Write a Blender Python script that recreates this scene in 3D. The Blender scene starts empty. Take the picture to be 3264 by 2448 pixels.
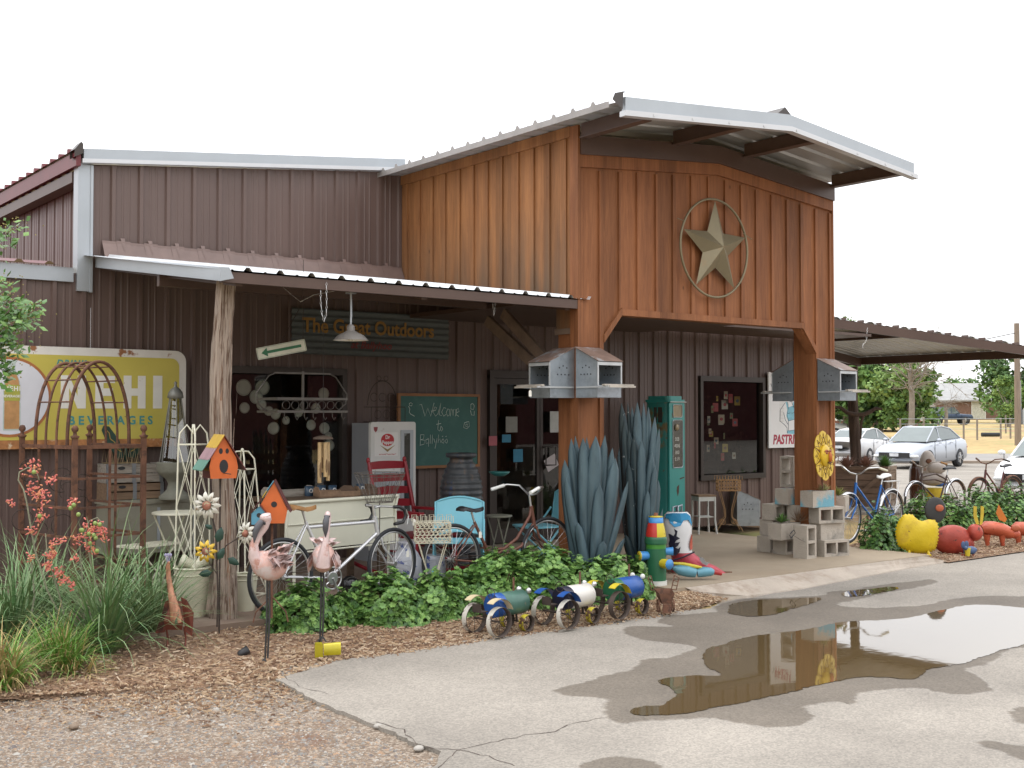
import bpy, math, random
from math import sin, cos, pi, radians as R, atan2, hypot
from mathutils import Matrix, Vector

# ------------------------------------------------------------------ camera
FL, CX, CY, HZ, H = 3700.0, 1632.0, 1224.0, 1322.0, 1.75
FW, RT = (0.618, 0.786), (0.786, -0.618)          # forward / right on the ground
scene = bpy.context.scene
cd = bpy.data.cameras.new('camera'); cam = bpy.data.objects.new('camera', cd)
scene.collection.objects.link(cam); scene.camera = cam
cd.sensor_width = 36; cd.lens = FL/3264*36; cd.clip_end = 3000; cd.clip_start = .05
PITCH = math.atan((HZ-CY)/FL)
cam.location = (0, 0, H); cam.rotation_euler = (pi/2+PITCH, 0, -math.atan2(.618, .786))

# ------------------------------------------------------------------ world, sun, exposure
w = bpy.data.worlds.new('World'); scene.world = w; w.use_nodes = True
wn, wl = w.node_tree.nodes, w.node_tree.links
wn.clear()
wo = wn.new('ShaderNodeOutputWorld'); bg = wn.new('ShaderNodeBackground')
sky = wn.new('ShaderNodeTexSky'); sky.sky_type = 'NISHITA'; sky.sun_disc = False
sky.sun_elevation = R(74); sky.sun_rotation = R(-15); sky.air_density = 1.2; sky.dust_density = 3
tc = wn.new('ShaderNodeTexCoord'); mp = wn.new('ShaderNodeMapping'); mp.inputs['Scale'].default_value = (1, 1, 2.5)
nz = wn.new('ShaderNodeTexNoise'); nz.inputs['Scale'].default_value = 2.2; nz.inputs['Detail'].default_value = 6
cr = wn.new('ShaderNodeValToRGB')
cr.color_ramp.elements[0].position = .35; cr.color_ramp.elements[0].color = (13.5, 13.7, 14.3, 1)
cr.color_ramp.elements[1].position = .62; cr.color_ramp.elements[1].color = (17.5, 17.5, 17.5, 1)
mx = wn.new('ShaderNodeMixRGB'); mx.inputs['Fac'].default_value = .9
wl.new(tc.outputs['Generated'], mp.inputs['Vector']); wl.new(mp.outputs[0], nz.inputs['Vector'])
wl.new(nz.outputs['Fac'], cr.inputs['Fac'])
wl.new(sky.outputs[0], mx.inputs['Color1']); wl.new(cr.outputs[0], mx.inputs['Color2'])
sp = wn.new('ShaderNodeSeparateXYZ'); wl.new(tc.outputs['Generated'], sp.inputs[0])
gr = wn.new('ShaderNodeMapRange'); gr.inputs['From Min'].default_value = 0; gr.inputs['From Max'].default_value = 1
gr.inputs['To Min'].default_value = 1.02; gr.inputs['To Max'].default_value = 1.85; wl.new(sp.outputs['Z'], gr.inputs['Value'])
vm = wn.new('ShaderNodeVectorMath'); vm.operation = 'SCALE'; wl.new(mx.outputs[0], vm.inputs[0]); wl.new(gr.outputs[0], vm.inputs['Scale'])
wl.new(vm.outputs[0], bg.inputs['Color']); bg.inputs['Strength'].default_value = .085
wl.new(bg.outputs[0], wo.inputs['Surface'])
sd = bpy.data.lights.new('sun', 'SUN'); so = bpy.data.objects.new('sun', sd); scene.collection.objects.link(so)
sd.energy = .6; sd.angle = R(25); sd.color = (1, .98, .95)
so.rotation_euler = (R(16), 0, R(165)); so.location = (0, 0, 30)
scene.view_settings.view_transform = 'Standard'; scene.view_settings.look = 'None'
scene.view_settings.exposure = 0.22; scene.view_settings.gamma = 1
cy = scene.cycles; cy.max_bounces = 6; cy.diffuse_bounces = 3; cy.glossy_bounces = 3
cy.transmission_bounces = 4; cy.transparent_max_bounces = 8; cy.use_adaptive_sampling = True

rnd = random.Random(7)

# ------------------------------------------------------------------ pixel -> world (photo pixels, 3264 wide)
def ray(u, v):
    x, y, z = (u-CX)/FL, 1.0, -(v-CY)/FL
    y, z = y*cos(PITCH)-z*sin(PITCH), y*sin(PITCH)+z*cos(PITCH)
    return Vector((RT[0]*x+FW[0]*y, RT[1]*x+FW[1]*y, z))
def oz(u, v, z=0.0):
    d = ray(u, v); t = (z-H)/d.z; return Vector((d.x*t, d.y*t, z))
def oy(u, v, y):
    d = ray(u, v); t = y/d.y; return Vector((d.x*t, y, H+d.z*t))
def ox(u, v, x):
    d = ray(u, v); t = x/d.x; return Vector((x, d.y*t, H+d.z*t))
def od(u, v, dep):
    d = ray(u, v); t = dep/(d.x*FW[0]+d.y*FW[1]); return Vector((d.x*t, d.y*t, H+d.z*t))
def RD(r, d, z=0.0): return Vector((RT[0]*r+FW[0]*d, RT[1]*r+FW[1]*d, z))
def dep(p): return p[0]*FW[0]+p[1]*FW[1]

# ------------------------------------------------------------------ mesh builder
class G:
    def __init__(s): s.v = []; s.f = []; s.m = []; s.sm = []
    def add(s, vs, fs, m=0, sm=False, M=None):
        o = len(s.v)
        if M is not None: vs = [M @ Vector(p) for p in vs]
        s.v.extend([tuple(p) for p in vs])
        for f in fs: s.f.append(tuple(i+o for i in f)); s.m.append(m); s.sm.append(sm)
    def bb(s, x0, x1, y0, y1, z0, z1, m=0, M=None):
        v = [(x0,y0,z0),(x1,y0,z0),(x1,y1,z0),(x0,y1,z0),(x0,y0,z1),(x1,y0,z1),(x1,y1,z1),(x0,y1,z1)]
        s.add(v, [(0,3,2,1),(4,5,6,7),(0,1,5,4),(1,2,6,5),(2,3,7,6),(3,0,4,7)], m, False, M)
    def box(s, c, sz, m=0, M=None, rz=0, rx=0, ry=0):
        T = Matrix.Translation(c) @ Matrix.Rotation(rz,4,'Z') @ Matrix.Rotation(ry,4,'Y') @ Matrix.Rotation(rx,4,'X')
        if M is not None: T = M @ T
        a, b, d = sz[0]/2, sz[1]/2, sz[2]/2
        s.bb(-a, a, -b, b, -d, d, m, T)
    def beam(s, p, q, wd, ht, m=0):
        p, q = Vector(p), Vector(q); d = q-p; L = d.length; y = d.normalized()
        up = Vector((0,0,1)) if abs(y.z) < .95 else Vector((0,1,0))
        x = y.cross(up).normalized(); z = x.cross(y)
        M = Matrix((x, y, z)).transposed().to_4x4(); M.translation = p
        s.bb(-wd/2, wd/2, 0, L, -ht/2, ht/2, m, M)
    def tube(s, pts, r, n=8, m=0, closed=False, cap=True, flat=1.0):
        P = [Vector(p) for p in pts]; N = len(P)
        rr = list(r) if isinstance(r, (list, tuple)) else [r]*N
        vs = []; u = None
        for i in range(N):
            a = P[(i-1) % N] if (closed or i > 0) else P[i]
            b = P[(i+1) % N] if (closed or i < N-1) else P[i]
            t = b-a
            t = t.normalized() if t.length > 1e-9 else Vector((0,0,1))
            if u is None:
                u = t.cross(Vector((0,0,1)) if abs(t.z) < .9 else Vector((0,1,0))).normalized()
            else:
                u = u - t*u.dot(t)
                u = u.normalized() if u.length > 1e-6 else t.orthogonal().normalized()
            w_ = t.cross(u)
            for k in range(n):
                A = 2*pi*k/n
                vs.append(P[i]+(u*cos(A)+w_*sin(A)*flat)*rr[i])
        fs = []
        for i in range(N if closed else N-1):
            j = (i+1) % N
            for k in range(n):
                l = (k+1) % n
                fs.append((i*n+k, i*n+l, j*n+l, j*n+k))
        s.add(vs, fs, m, n > 5)
        if cap and not closed:
            s.add(vs[:n], [tuple(range(n))[::-1]], m); s.add(vs[-n:], [tuple(range(n))], m)
    def lathe(s, prof, n=16, c=(0,0,0), m=0, M=None, sm=True, cap=True, sc=(1,1)):
        vs = []; fs = []
        for r, z in prof:
            for k in range(n):
                A = 2*pi*k/n; vs.append((c[0]+r*cos(A)*sc[0], c[1]+r*sin(A)*sc[1], c[2]+z))
        for i in range(len(prof)-1):
            for k in range(n):
                l = (k+1) % n; fs.append((i*n+k, i*n+l, (i+1)*n+l, (i+1)*n+k))
        s.add(vs, fs, m, sm, M)
        if cap:
            if prof[0][0] > 1e-4: s.add(vs[:n], [tuple(range(n))[::-1]], m, False, M)
            if prof[-1][0] > 1e-4: s.add(vs[-n:], [tuple(range(n))], m, False, M)
    def prism(s, poly, h0, h1, m=0, M=None, sm=False):
        n = len(poly)
        a = sum(poly[i][0]*poly[(i+1)%n][1]-poly[(i+1)%n][0]*poly[i][1] for i in range(n))
        if a < 0: poly = poly[::-1]
        vs = [(x, y, h0) for x, y in poly]+[(x, y, h1) for x, y in poly]
        s.add(vs, [tuple(range(n))[::-1], tuple(range(n, 2*n))], m, False, M)
        s.add(vs, [(i, (i+1)%n, (i+1)%n+n, i+n) for i in range(n)], m, sm, M)
    def ell(s, c, r, n=12, k=8, m=0, M=None, jit=0):
        vs = [(c[0], c[1], c[2]-r[2])]; fs = []
        for i in range(1, k):
            t = pi*i/k
            for j in range(n):
                A = 2*pi*j/n; q = 1+jit*(rnd.random()-.5)
                vs.append((c[0]+r[0]*sin(t)*cos(A)*q, c[1]+r[1]*sin(t)*sin(A)*q, c[2]-r[2]*cos(t)*q))
        vs.append((c[0], c[1], c[2]+r[2])); L = len(vs)-1
        for j in range(n):
            l = (j+1) % n
            fs.append((0, 1+l, 1+j)); fs.append((L, L-n+j, L-n+l))
            for i in range(k-2): fs.append((1+i*n+j, 1+i*n+l, 1+(i+1)*n+l, 1+(i+1)*n+j))
        s.add(vs, fs, m, True, M)
    def ring(s, c, rad, r, axis='Y', n=32, k=8, m=0, a0=0, a1=2*pi, M=None, sc=(1,1)):
        full = abs(a1-a0-2*pi) < 1e-6; pts = []
        for i in range(n if full else n+1):
            A = a0+(a1-a0)*i/n; a, b = rad*cos(A)*sc[0], rad*sin(A)*sc[1]
            p = {'Y': (a, 0, b), 'X': (0, a, b), 'Z': (a, b, 0)}[axis]
            p = Vector(p)+Vector(c)
            pts.append(M @ p if M is not None else p)
        s.tube(pts, r, k, m, closed=full)
    def poly(s, pts, m=0): s.add(pts, [tuple(range(len(pts)))], m)

COL = scene.collection
SPLIT = {'grip','porch_rafter','porch_beam','overhang_beam','side_awning_beam','timber_bracket','metal_strap','perch_arm','perch_slat','paint_chip','coin_knob','side_window','corner_trim','door_gap'}
def obj(name, g, mats, parent=None, loc=None, rz=0):
    if name in SPLIT:
        par = list(range(len(g.v)))
        def fd(a):
            while par[a] != a: par[a] = par[par[a]]; a = par[a]
            return a
        for f in g.f:
            for k in f[1:]: par[fd(k)] = fd(f[0])
        comps = {}
        for i, f in enumerate(g.f): comps.setdefault(fd(f[0]), []).append(i)
        if len(comps) > 1:
            out = []
            for ids in comps.values():
                h = G(); mp = {}
                for i in ids:
                    for k in g.f[i]:
                        if k not in mp: mp[k] = len(h.v); h.v.append(g.v[k])
                    h.f.append(tuple(mp[k] for k in g.f[i])); h.m.append(g.m[i]); h.sm.append(g.sm[i])
                out.append(obj(name, h, mats, parent, loc, rz))
            return out[0]
    me = bpy.data.meshes.new(name)
    me.from_pydata(g.v, [], g.f)
    if not isinstance(mats, (list, tuple)): mats = [mats]
    for m in mats: me.materials.append(m)
    me.polygons.foreach_set('material_index', g.m); me.polygons.foreach_set('use_smooth', g.sm)
    me.update()
    o = bpy.data.objects.new(name, me); COL.objects.link(o)
    if parent is not None: o.parent = parent
    if loc is not None: o.location = loc
    o.rotation_euler.z = rz
    return o
def tag(o, label, cat, group=None):
    o['label'] = label; o['category'] = cat
    if group: o['group'] = group
    return o
def thing(name, label, cat, loc=(0,0,0), rz=0, group=None, sc=1):
    o = bpy.data.objects.new(name, None); COL.objects.link(o)
    o.location = loc; o.rotation_euler.z = rz; o.scale = (sc, sc, sc); o.empty_display_size = .1
    return tag(o, label, cat, group)
def struct(name, g, mats, kind='structure'):
    o = obj(name, g, mats); o['kind'] = kind; return o
def kids(o): return [c for c in COL.objects if c.parent == o]
def dup(o, loc=None, rz=None, label=None, parent=None, sc=None):
    c = o.copy(); COL.objects.link(c)
    if parent is not None: c.parent = parent
    for k in kids(o): dup(k, parent=c)
    if loc is not None: c.location = loc
    if rz is not None: c.rotation_euler.z = rz
    if sc is not None: c.scale = (sc, sc, sc)
    if label: c['label'] = label
    return c
def text(name, body, size, mt, parent, M, align='CENTER', bold=0, ext=.001, shear=0, space=1, sx=1):
    cu = bpy.data.curves.new(name, 'FONT'); cu.body = body; cu.size = size; cu.align_x = align
    cu.offset = bold; cu.extrude = ext; cu.shear = shear; cu.space_character = space
    cu.align_y = 'CENTER'; cu.resolution_u = 3
    cu.materials.append(mt)
    tmp = bpy.data.objects.new(name, cu)
    me = bpy.data.meshes.new_from_object(tmp); bpy.data.objects.remove(tmp); bpy.data.curves.remove(cu)
    if not me.materials: me.materials.append(mt)
    o = bpy.data.objects.new(name, me); COL.objects.link(o)
    if parent is not None: o.parent = parent
    o.matrix_local = M @ Matrix.Diagonal((sx, 1, 1, 1))
    return o
def front(x, y, z, rx=0, rz=0, roll=0):   # text matrix: facing -Y, upright
    return Matrix.Translation((x, y, z)) @ Matrix.Rotation(rz, 4, 'Z') @ Matrix.Rotation(pi/2+rx, 4, 'X') @ Matrix.Rotation(roll, 4, 'Z')

# ------------------------------------------------------------------ materials
MC = {}
def M(name, col, rough=.6, metal=0, var=.2, scale=6, bump=0, bs=40, c2=None, t2=(.55, .62), s2=5, st=(1,1,1), spec=.5, c3=None, t3=(.6,.64), s3=20, coord='Object', grime=0):
    if name in MC: return MC[name]
    m = bpy.data.materials.new(name); m.use_nodes = True
    N, L = m.node_tree.nodes, m.node_tree.links
    b = N['Principled BSDF']
    t = N.new('ShaderNodeTexCoord'); mp = N.new('ShaderNodeMapping'); mp.inputs['Scale'].default_value = st
    L.new(t.outputs[coord], mp.inputs['Vector'])
    def noise(sc, det=5, rg=.6):
        n = N.new('ShaderNodeTexNoise'); n.inputs['Scale'].default_value = sc
        n.inputs['Detail'].default_value = det; n.inputs['Roughness'].default_value = rg
        L.new(mp.outputs[0], n.inputs['Vector']); return n
    n = noise(scale); r = N.new('ShaderNodeValToRGB')
    r.color_ramp.elements[0].position = .3; r.color_ramp.elements[1].position = .7
    r.color_ramp.elements[0].color = (*[max(0, c*(1-var)) for c in col], 1)
    r.color_ramp.elements[1].color = (*[min(1, c*(1+var)) for c in col], 1)
    L.new(n.outputs['Fac'], r.inputs['Fac']); out = r.outputs[0]
    for c_, t_, s_ in ((c2, t2, s2), (c3, t3, s3)):
        if c_ is None: continue
        n2 = noise(s_, 8, .65); q = N.new('ShaderNodeMapRange')
        q.inputs['From Min'].default_value = t_[0]; q.inputs['From Max'].default_value = t_[1]
        L.new(n2.outputs['Fac'], q.inputs['Value'])
        x = N.new('ShaderNodeMixRGB'); x.inputs['Color2'].default_value = (*c_, 1)
        L.new(q.outputs[0], x.inputs['Fac']); L.new(out, x.inputs['Color1']); out = x.outputs[0]
    L.new(out, b.inputs['Base Color'])
    b.inputs['Roughness'].default_value = rough; b.inputs['Metallic'].default_value = metal
    b.inputs['Specular IOR Level'].default_value = spec
    if bump:
        n3 = noise(bs, 4); u = N.new('ShaderNodeBump'); u.inputs['Strength'].default_value = bump
        u.inputs['Distance'].default_value = .02
        L.new(n3.outputs['Fac'], u.inputs['Height']); L.new(u.outputs[0], b.inputs['Normal'])
    MC[name] = m; return m
def glass(name, tint=(.8,.85,.85), alpha=.35, rough=.02):
    m = bpy.data.materials.new(name); m.use_nodes = True
    N, L = m.node_tree.nodes, m.node_tree.links; N.clear()
    o = N.new('ShaderNodeOutputMaterial'); a = N.new('ShaderNodeBsdfTransparent'); g = N.new('ShaderNodeBsdfGlossy')
    a.inputs[0].default_value = (*tint, 1); g.inputs['Roughness'].default_value = rough
    f = N.new('ShaderNodeFresnel'); f.inputs[0].default_value = 1.5
    q = N.new('ShaderNodeMapRange'); q.inputs['To Min'].default_value = alpha; q.inputs['To Max'].default_value = 1
    L.new(f.outputs[0], q.inputs['Value'])
    x = N.new('ShaderNodeMixShader'); L.new(q.outputs[0], x.inputs[0]); L.new(a.outputs[0], x.inputs[1]); L.new(g.outputs[0], x.inputs[2])
    L.new(x.outputs[0], o.inputs[0]); return m

RUST = (.12, .045, .02)
def wood_board(name, col, dark, grey=None, wear=None):
    """stained rough boards: grain streaks, knots, per-board tone"""
    m = bpy.data.materials.new(name); m.use_nodes = True
    N, L = m.node_tree.nodes, m.node_tree.links; b = N['Principled BSDF']
    t = N.new('ShaderNodeTexCoord')
    mp = N.new('ShaderNodeMapping'); mp.inputs['Scale'].default_value = (14, 14, .9); L.new(t.outputs['Object'], mp.inputs[0])
    n = N.new('ShaderNodeTexNoise'); n.inputs['Scale'].default_value = 2.2; n.inputs['Detail'].default_value = 8; n.inputs['Roughness'].default_value = .7
    n.inputs['Distortion'].default_value = 1.0
    L.new(mp.outputs[0], n.inputs['Vector'])
    mp2 = N.new('ShaderNodeMapping'); mp2.inputs['Scale'].default_value = (3.5, 3.5, .45); L.new(t.outputs['Object'], mp2.inputs[0])
    n2 = N.new('ShaderNodeTexNoise'); n2.inputs['Scale'].default_value = 1.5; n2.inputs['Detail'].default_value = 3; L.new(mp2.outputs[0], n2.inputs['Vector'])
    r = N.new('ShaderNodeValToRGB'); e = r.color_ramp.elements
    e[0].position = .3; e[0].color = (*dark, 1); e[1].position = .66; e[1].color = (*col, 1)
    L.new(n.outputs['Fac'], r.inputs['Fac'])
    mm = N.new('ShaderNodeMixRGB'); mm.blend_type = 'MULTIPLY'; mm.inputs['Fac'].default_value = 1
    r2 = N.new('ShaderNodeValToRGB'); r2.color_ramp.elements[0].position = .32; r2.color_ramp.elements[1].position = .68
    r2.color_ramp.elements[0].color = (.74, .70, .68, 1); r2.color_ramp.elements[1].color = (1.12, 1.12, 1.1, 1)
    L.new(n2.outputs['Fac'], r2.inputs['Fac']); L.new(r.outputs[0], mm.inputs['Color1']); L.new(r2.outputs[0], mm.inputs['Color2'])
    # tone of each board
    sb = N.new('ShaderNodeSeparateXYZ'); L.new(t.outputs['Object'], sb.inputs[0]); ab = N.new('ShaderNodeMath'); L.new(sb.outputs['X'], ab.inputs[0]); L.new(sb.outputs['Y'], ab.inputs[1])
    mb_ = N.new('ShaderNodeMath'); mb_.operation = 'MULTIPLY'; mb_.inputs[1].default_value = 3.53; L.new(ab.outputs[0], mb_.inputs[0]); fb_ = N.new('ShaderNodeMath'); fb_.operation = 'FLOOR'; L.new(mb_.outputs[0], fb_.inputs[0])
    wn_ = N.new('ShaderNodeTexWhiteNoise'); wn_.noise_dimensions = '1D'; L.new(fb_.outputs[0], wn_.inputs['W'])
    rb = N.new('ShaderNodeMapRange'); rb.inputs['To Min'].default_value = .80; rb.inputs['To Max'].default_value = 1.18; L.new(wn_.outputs['Value'], rb.inputs['Value'])
    vb = N.new('ShaderNodeVectorMath'); vb.operation = 'SCALE'; L.new(mm.outputs[0], vb.inputs[0]); L.new(rb.outputs[0], vb.inputs['Scale'])
    # knots
    v = N.new('ShaderNodeTexVoronoi'); v.inputs['Scale'].default_value = 2.1
    mp3 = N.new('ShaderNodeMapping'); mp3.inputs['Scale'].default_value = (1.4, 1.4, .7); L.new(t.outputs['Object'], mp3.inputs[0]); L.new(mp3.outputs[0], v.inputs['Vector'])
    k = N.new('ShaderNodeMapRange'); k.inputs['From Min'].default_value = .05; k.inputs['From Max'].default_value = .012; L.new(v.outputs['Distance'], k.inputs['Value'])
    x = N.new('ShaderNodeMixRGB'); x.inputs['Color2'].default_value = (.05, .02, .01, 1)
    L.new(k.outputs[0], x.inputs['Fac']); L.new(vb.outputs[0], x.inputs['Color1']); out = x.outputs[0]
    if grey:
        sx = N.new('ShaderNodeSeparateXYZ'); L.new(t.outputs['Object'], sx.inputs[0])
        q = N.new('ShaderNodeMapRange'); q.inputs['From Min'].default_value = wear[0]; q.inputs['From Max'].default_value = wear[1]
        q.inputs['To Min'].default_value = .95; q.inputs['To Max'].default_value = 0
        L.new(sx.outputs['Z'], q.inputs['Value'])
        n4 = N.new('ShaderNodeTexNoise'); n4.inputs['Scale'].default_value = 1.3; n4.inputs['Detail'].default_value = 6; L.new(mp2.outputs[0], n4.inputs['Vector'])
        ml = N.new('ShaderNodeMath'); ml.operation = 'MULTIPLY'; L.new(q.outputs[0], ml.inputs[0])
        q2 = N.new('ShaderNodeMapRange'); q2.inputs['From Min'].default_value = .3; q2.inputs['From Max'].default_value = .6; L.new(n4.outputs['Fac'], q2.inputs['Value'])
        L.new(q2.outputs[0], ml.inputs[1])
        g_ = N.new('ShaderNodeMixRGB'); g_.inputs['Color2'].default_value = (*grey, 1)
        L.new(ml.outputs[0], g_.inputs['Fac']); L.new(out, g_.inputs['Color1']); out = g_.outputs[0]
    L.new(out, b.inputs['Base Color']); b.inputs['Roughness'].default_value = .62; b.inputs['Specular IOR Level'].default_value = .3
    u = N.new('ShaderNodeBump'); u.inputs['Strength'].default_value = .35; u.inputs['Distance'].default_value = .01
    L.new(n.outputs['Fac'], u.inputs['Height']); L.new(u.outputs[0], b.inputs['Normal'])
    return m

cedar = wood_board('stained_cedar', (.30, .122, .050), (.195, .074, .031))
cedar_side = wood_board('stained_cedar_side', (.31, .138, .052), (.20, .086, .034), (.13, .09, .06), (3.0, 4.1))
brownwall = M('brown_ribbed_steel', (.116, .077, .067), .42, .0, .10, 1.2, c2=(.10,.066,.058), t2=(.5,.7), s2=.8, st=(1,1,.5))
brownsteel = M('brown_painted_steel', (.085, .05, .038), .45, 0, .12, 2)
galv = M('galvanised_trim', (.37, .40, .43), .38, .3, .05, 2)
lipm = M('bright_trim_lip', (.54,.55,.57), .35, .2, .03, 3)
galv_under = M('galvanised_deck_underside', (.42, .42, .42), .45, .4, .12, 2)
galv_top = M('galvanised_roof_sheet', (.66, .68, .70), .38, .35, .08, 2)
redroof = M('red_roof_sheet', (.13, .02, .026), .45, 0, .15, 3)
concrete = M('slab_concrete', (.33, .265, .19), .85, 0, .12, 1.5, bump=.15, bs=60, c2=(.30,.23,.16), t2=(.5,.72), s2=.9)
apronm = M('apron_concrete', (.42, .36, .30), .9, 0, .14, 2.5, bump=.5, bs=40, c2=(.31,.245,.19), t2=(.5,.66), s2=3)
bark = M('cedar_bark', (.40, .32, .26), .9, 0, .3, 4, st=(26,26,.6), bump=1.0, bs=6, c2=(.15,.09,.06), t2=(.5,.56), s2=1.8, c3=(.30,.15,.08), t3=(.6,.66), s3=1.2)
darkframe = M('dark_bronze_frame', (.045, .036, .032), .4, .2, .1, 3)
black = M('black_paint', (.015, .015, .017), .45, 0, .2, 8)
rubber = M('tyre_rubber', (.02, .022, .026), .7, 0, .2, 8)
white = M('white_paint', (.75, .75, .72), .4, 0, .05, 5)
# ================================================================== SETTING
WY = 12.5                                         # back wall plane
FX0, FX1, FY = 8.02, 12.3, 9.08                   # star facade
def wallx(u, v=1322): return oy(u, v, WY)

def asphalt_mat(name, base, damp=0):
    m = bpy.data.materials.new(name); m.use_nodes = True
    N, L = m.node_tree.nodes, m.node_tree.links; b = N['Principled BSDF']
    t = N.new('ShaderNodeTexCoord')
    v = N.new('ShaderNodeTexVoronoi'); v.inputs['Scale'].default_value = 85; L.new(t.outputs['Object'], v.inputs['Vector'])
    n = N.new('ShaderNodeTexNoise'); n.inputs['Scale'].default_value = .7; n.inputs['Detail'].default_value = 9; n.inputs['Roughness'].default_value = .62; L.new(t.outputs['Object'], n.inputs['Vector'])
    r = N.new('ShaderNodeValToRGB'); e = r.color_ramp.elements
    e[0].position = .33; e[0].color = (*[c*.78 for c in base], 1); e[1].position = .66; e[1].color = (*[c*1.14 for c in base], 1)
    L.new(n.outputs['Fac'], r.inputs['Fac'])
    s = N.new('ShaderNodeSeparateColor'); L.new(v.outputs['Color'], s.inputs[0])
    q = N.new('ShaderNodeValToRGB'); e = q.color_ramp.elements
    e[0].position = 0; e[0].color = (.62,.62,.62,1); e[1].position = 1; e[1].color = (1.38,1.36,1.32,1)
    L.new(s.outputs[0], q.inputs['Fac'])
    x = N.new('ShaderNodeMixRGB'); x.blend_type = 'MULTIPLY'; x.inputs['Fac'].default_value = .5
    L.new(r.outputs[0], x.inputs['Color1']); L.new(q.outputs[0], x.inputs['Color2'])
    L.new(x.outputs[0], b.inputs['Base Color']); b.inputs['Roughness'].default_value = .9-.35*damp
    b.inputs['Specular IOR Level'].default_value = .3+.2*damp
    u = N.new('ShaderNodeBump'); u.inputs['Strength'].default_value = .35; u.inputs['Distance'].default_value = .004
    L.new(v.outputs['Distance'], u.inputs['Height']); L.new(u.outputs[0], b.inputs['Normal'])
    return m
asph = asphalt_mat('weathered_asphalt', (.285, .259, .227))
damp = asphalt_mat('damp_asphalt', (.150, .128, .104), .35)
gravelm = M('gravel_dirt', (.19, .14, .10), .95, 0, .4, 30, bump=.8, bs=60, c2=(.36,.30,.24), t2=(.5,.56), s2=45, c3=(.15,.08,.05), t3=(.55,.7), s3=2)
mulchm = M('mulch_ground', (.20, .125, .078), .95, 0, .45, 18, bump=1, bs=30, c2=(.30,.19,.12), t2=(.5,.56), s2=30)
grassm = M('dry_grass', (.42, .30, .13), .95, 0, .25, 1.5, c2=(.22,.24,.08), t2=(.5,.65), s2=.25, c3=(.30,.17,.10), t3=(.56,.66), s3=.12)
AZ = -.12

# ground to the horizon
g = G()
nn = 40
xs = [-900, -300, -120, -60, -30, -15, 0, 8, 16, 24, 32, 40, 48, 52, 56, 60, 70, 80, 95, 110, 130, 150, 180, 230, 300, 500, 900]
def gz(d): return -.17 if d < 58 else (-.17+min(d-58, 75)/75*.85)
rs = [-700, -200, -60, -20, -5, 0, 5, 10, 20, 30, 45, 60, 90, 150, 300, 700]
vs = [RD(r, d, gz(d)) for d in xs for r in rs]; W_ = len(rs)
fs = [(i*W_+j, i*W_+j+1, (i+1)*W_+j+1, (i+1)*W_+j) for i in range(len(xs)-1) for j in range(W_-1)]
g.add(vs, fs, 0, True); struct('ground', g, grassm)

def sheet(name, pts, z, mt, kind='structure', dz=0):
    g = G(); g.poly([(p[0], p[1], z) for p in pts]); 
    o = struct(name, g, mt, kind); return o
px = lambda L_, z: [oz(u, v, z) for u, v in L_]
# asphalt drive and lot
edge = [(880,2138),(900,2128),(1076,2104),(1200,2088),(1307,2073),(1422,2050),(1560,2030),(1700,2015),(1912,1983),(2138,1951),(2240,1940),(2287,1937)]
grav = [(1384,2448),(1395,2420),(1407,2392),(1370,2383),(1307,2361),(1240,2325),(1153,2292),(1075,2262),(999,2230),(940,2195),(884,2165)]
def rough(pts, amp, seg=.12, seed=1):
    q = random.Random(seed); out = []
    for i in range(len(pts)-1):
        a, b = Vector(pts[i]), Vector(pts[i+1]); n = max(1, int((b-a).length/seg))
        for k in range(n):
            p = a.lerp(b, k/n); out.append(p+Vector((q.uniform(-amp, amp), q.uniform(-amp, amp), 0)))
    out.append(Vector(pts[-1])); return out
P = [RD(-1.0, 2.0, AZ)] + rough(px(grav, AZ)+px(edge, AZ), .012, .06)
P += px([(2400,1905),(2640,1850),(2900,1800),(3024,1792),(3264,1757)], AZ)
P += [RD(12, 17.5, AZ), RD(16, 22, AZ), RD(2, 22.5, AZ), RD(2, 44.6, AZ), RD(80, 44.6, AZ), RD(80, 2, AZ)]
g = G(); P = [tuple(p) for p in P]; nP = len(P); g.poly(P); g.add(P+[(x,y,-.2) for x,y,z in P], [(i, i+nP, (i+1)%nP+nP, (i+1)%nP) for i in range(nP)])
import bmesh
def triang(o):
    bm = bmesh.new(); bm.from_mesh(o.data); bmesh.ops.triangulate(bm, faces=bm.faces[:]); bm.to_mesh(o.data); bm.free()
o = struct('driveway', g, asph); triang(o)
# street beyond a low kerb
sheet('street', [RD(-60,45.2), RD(120,45.2), RD(120,57), RD(-60,57)], -.155, M('street_asphalt', (.25,.235,.22), .85, 0, .15, .5))
g = G(); g.bb(-60, 120, 44.62, 45.1, -.3, -.02); 
for i, p in enumerate(g.v): g.v[i] = tuple(RD(p[0], p[1], p[2]))
struct('kerb', g, M('kerb_concrete', (.30,.24,.19), .9, 0, .2, 2))
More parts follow.
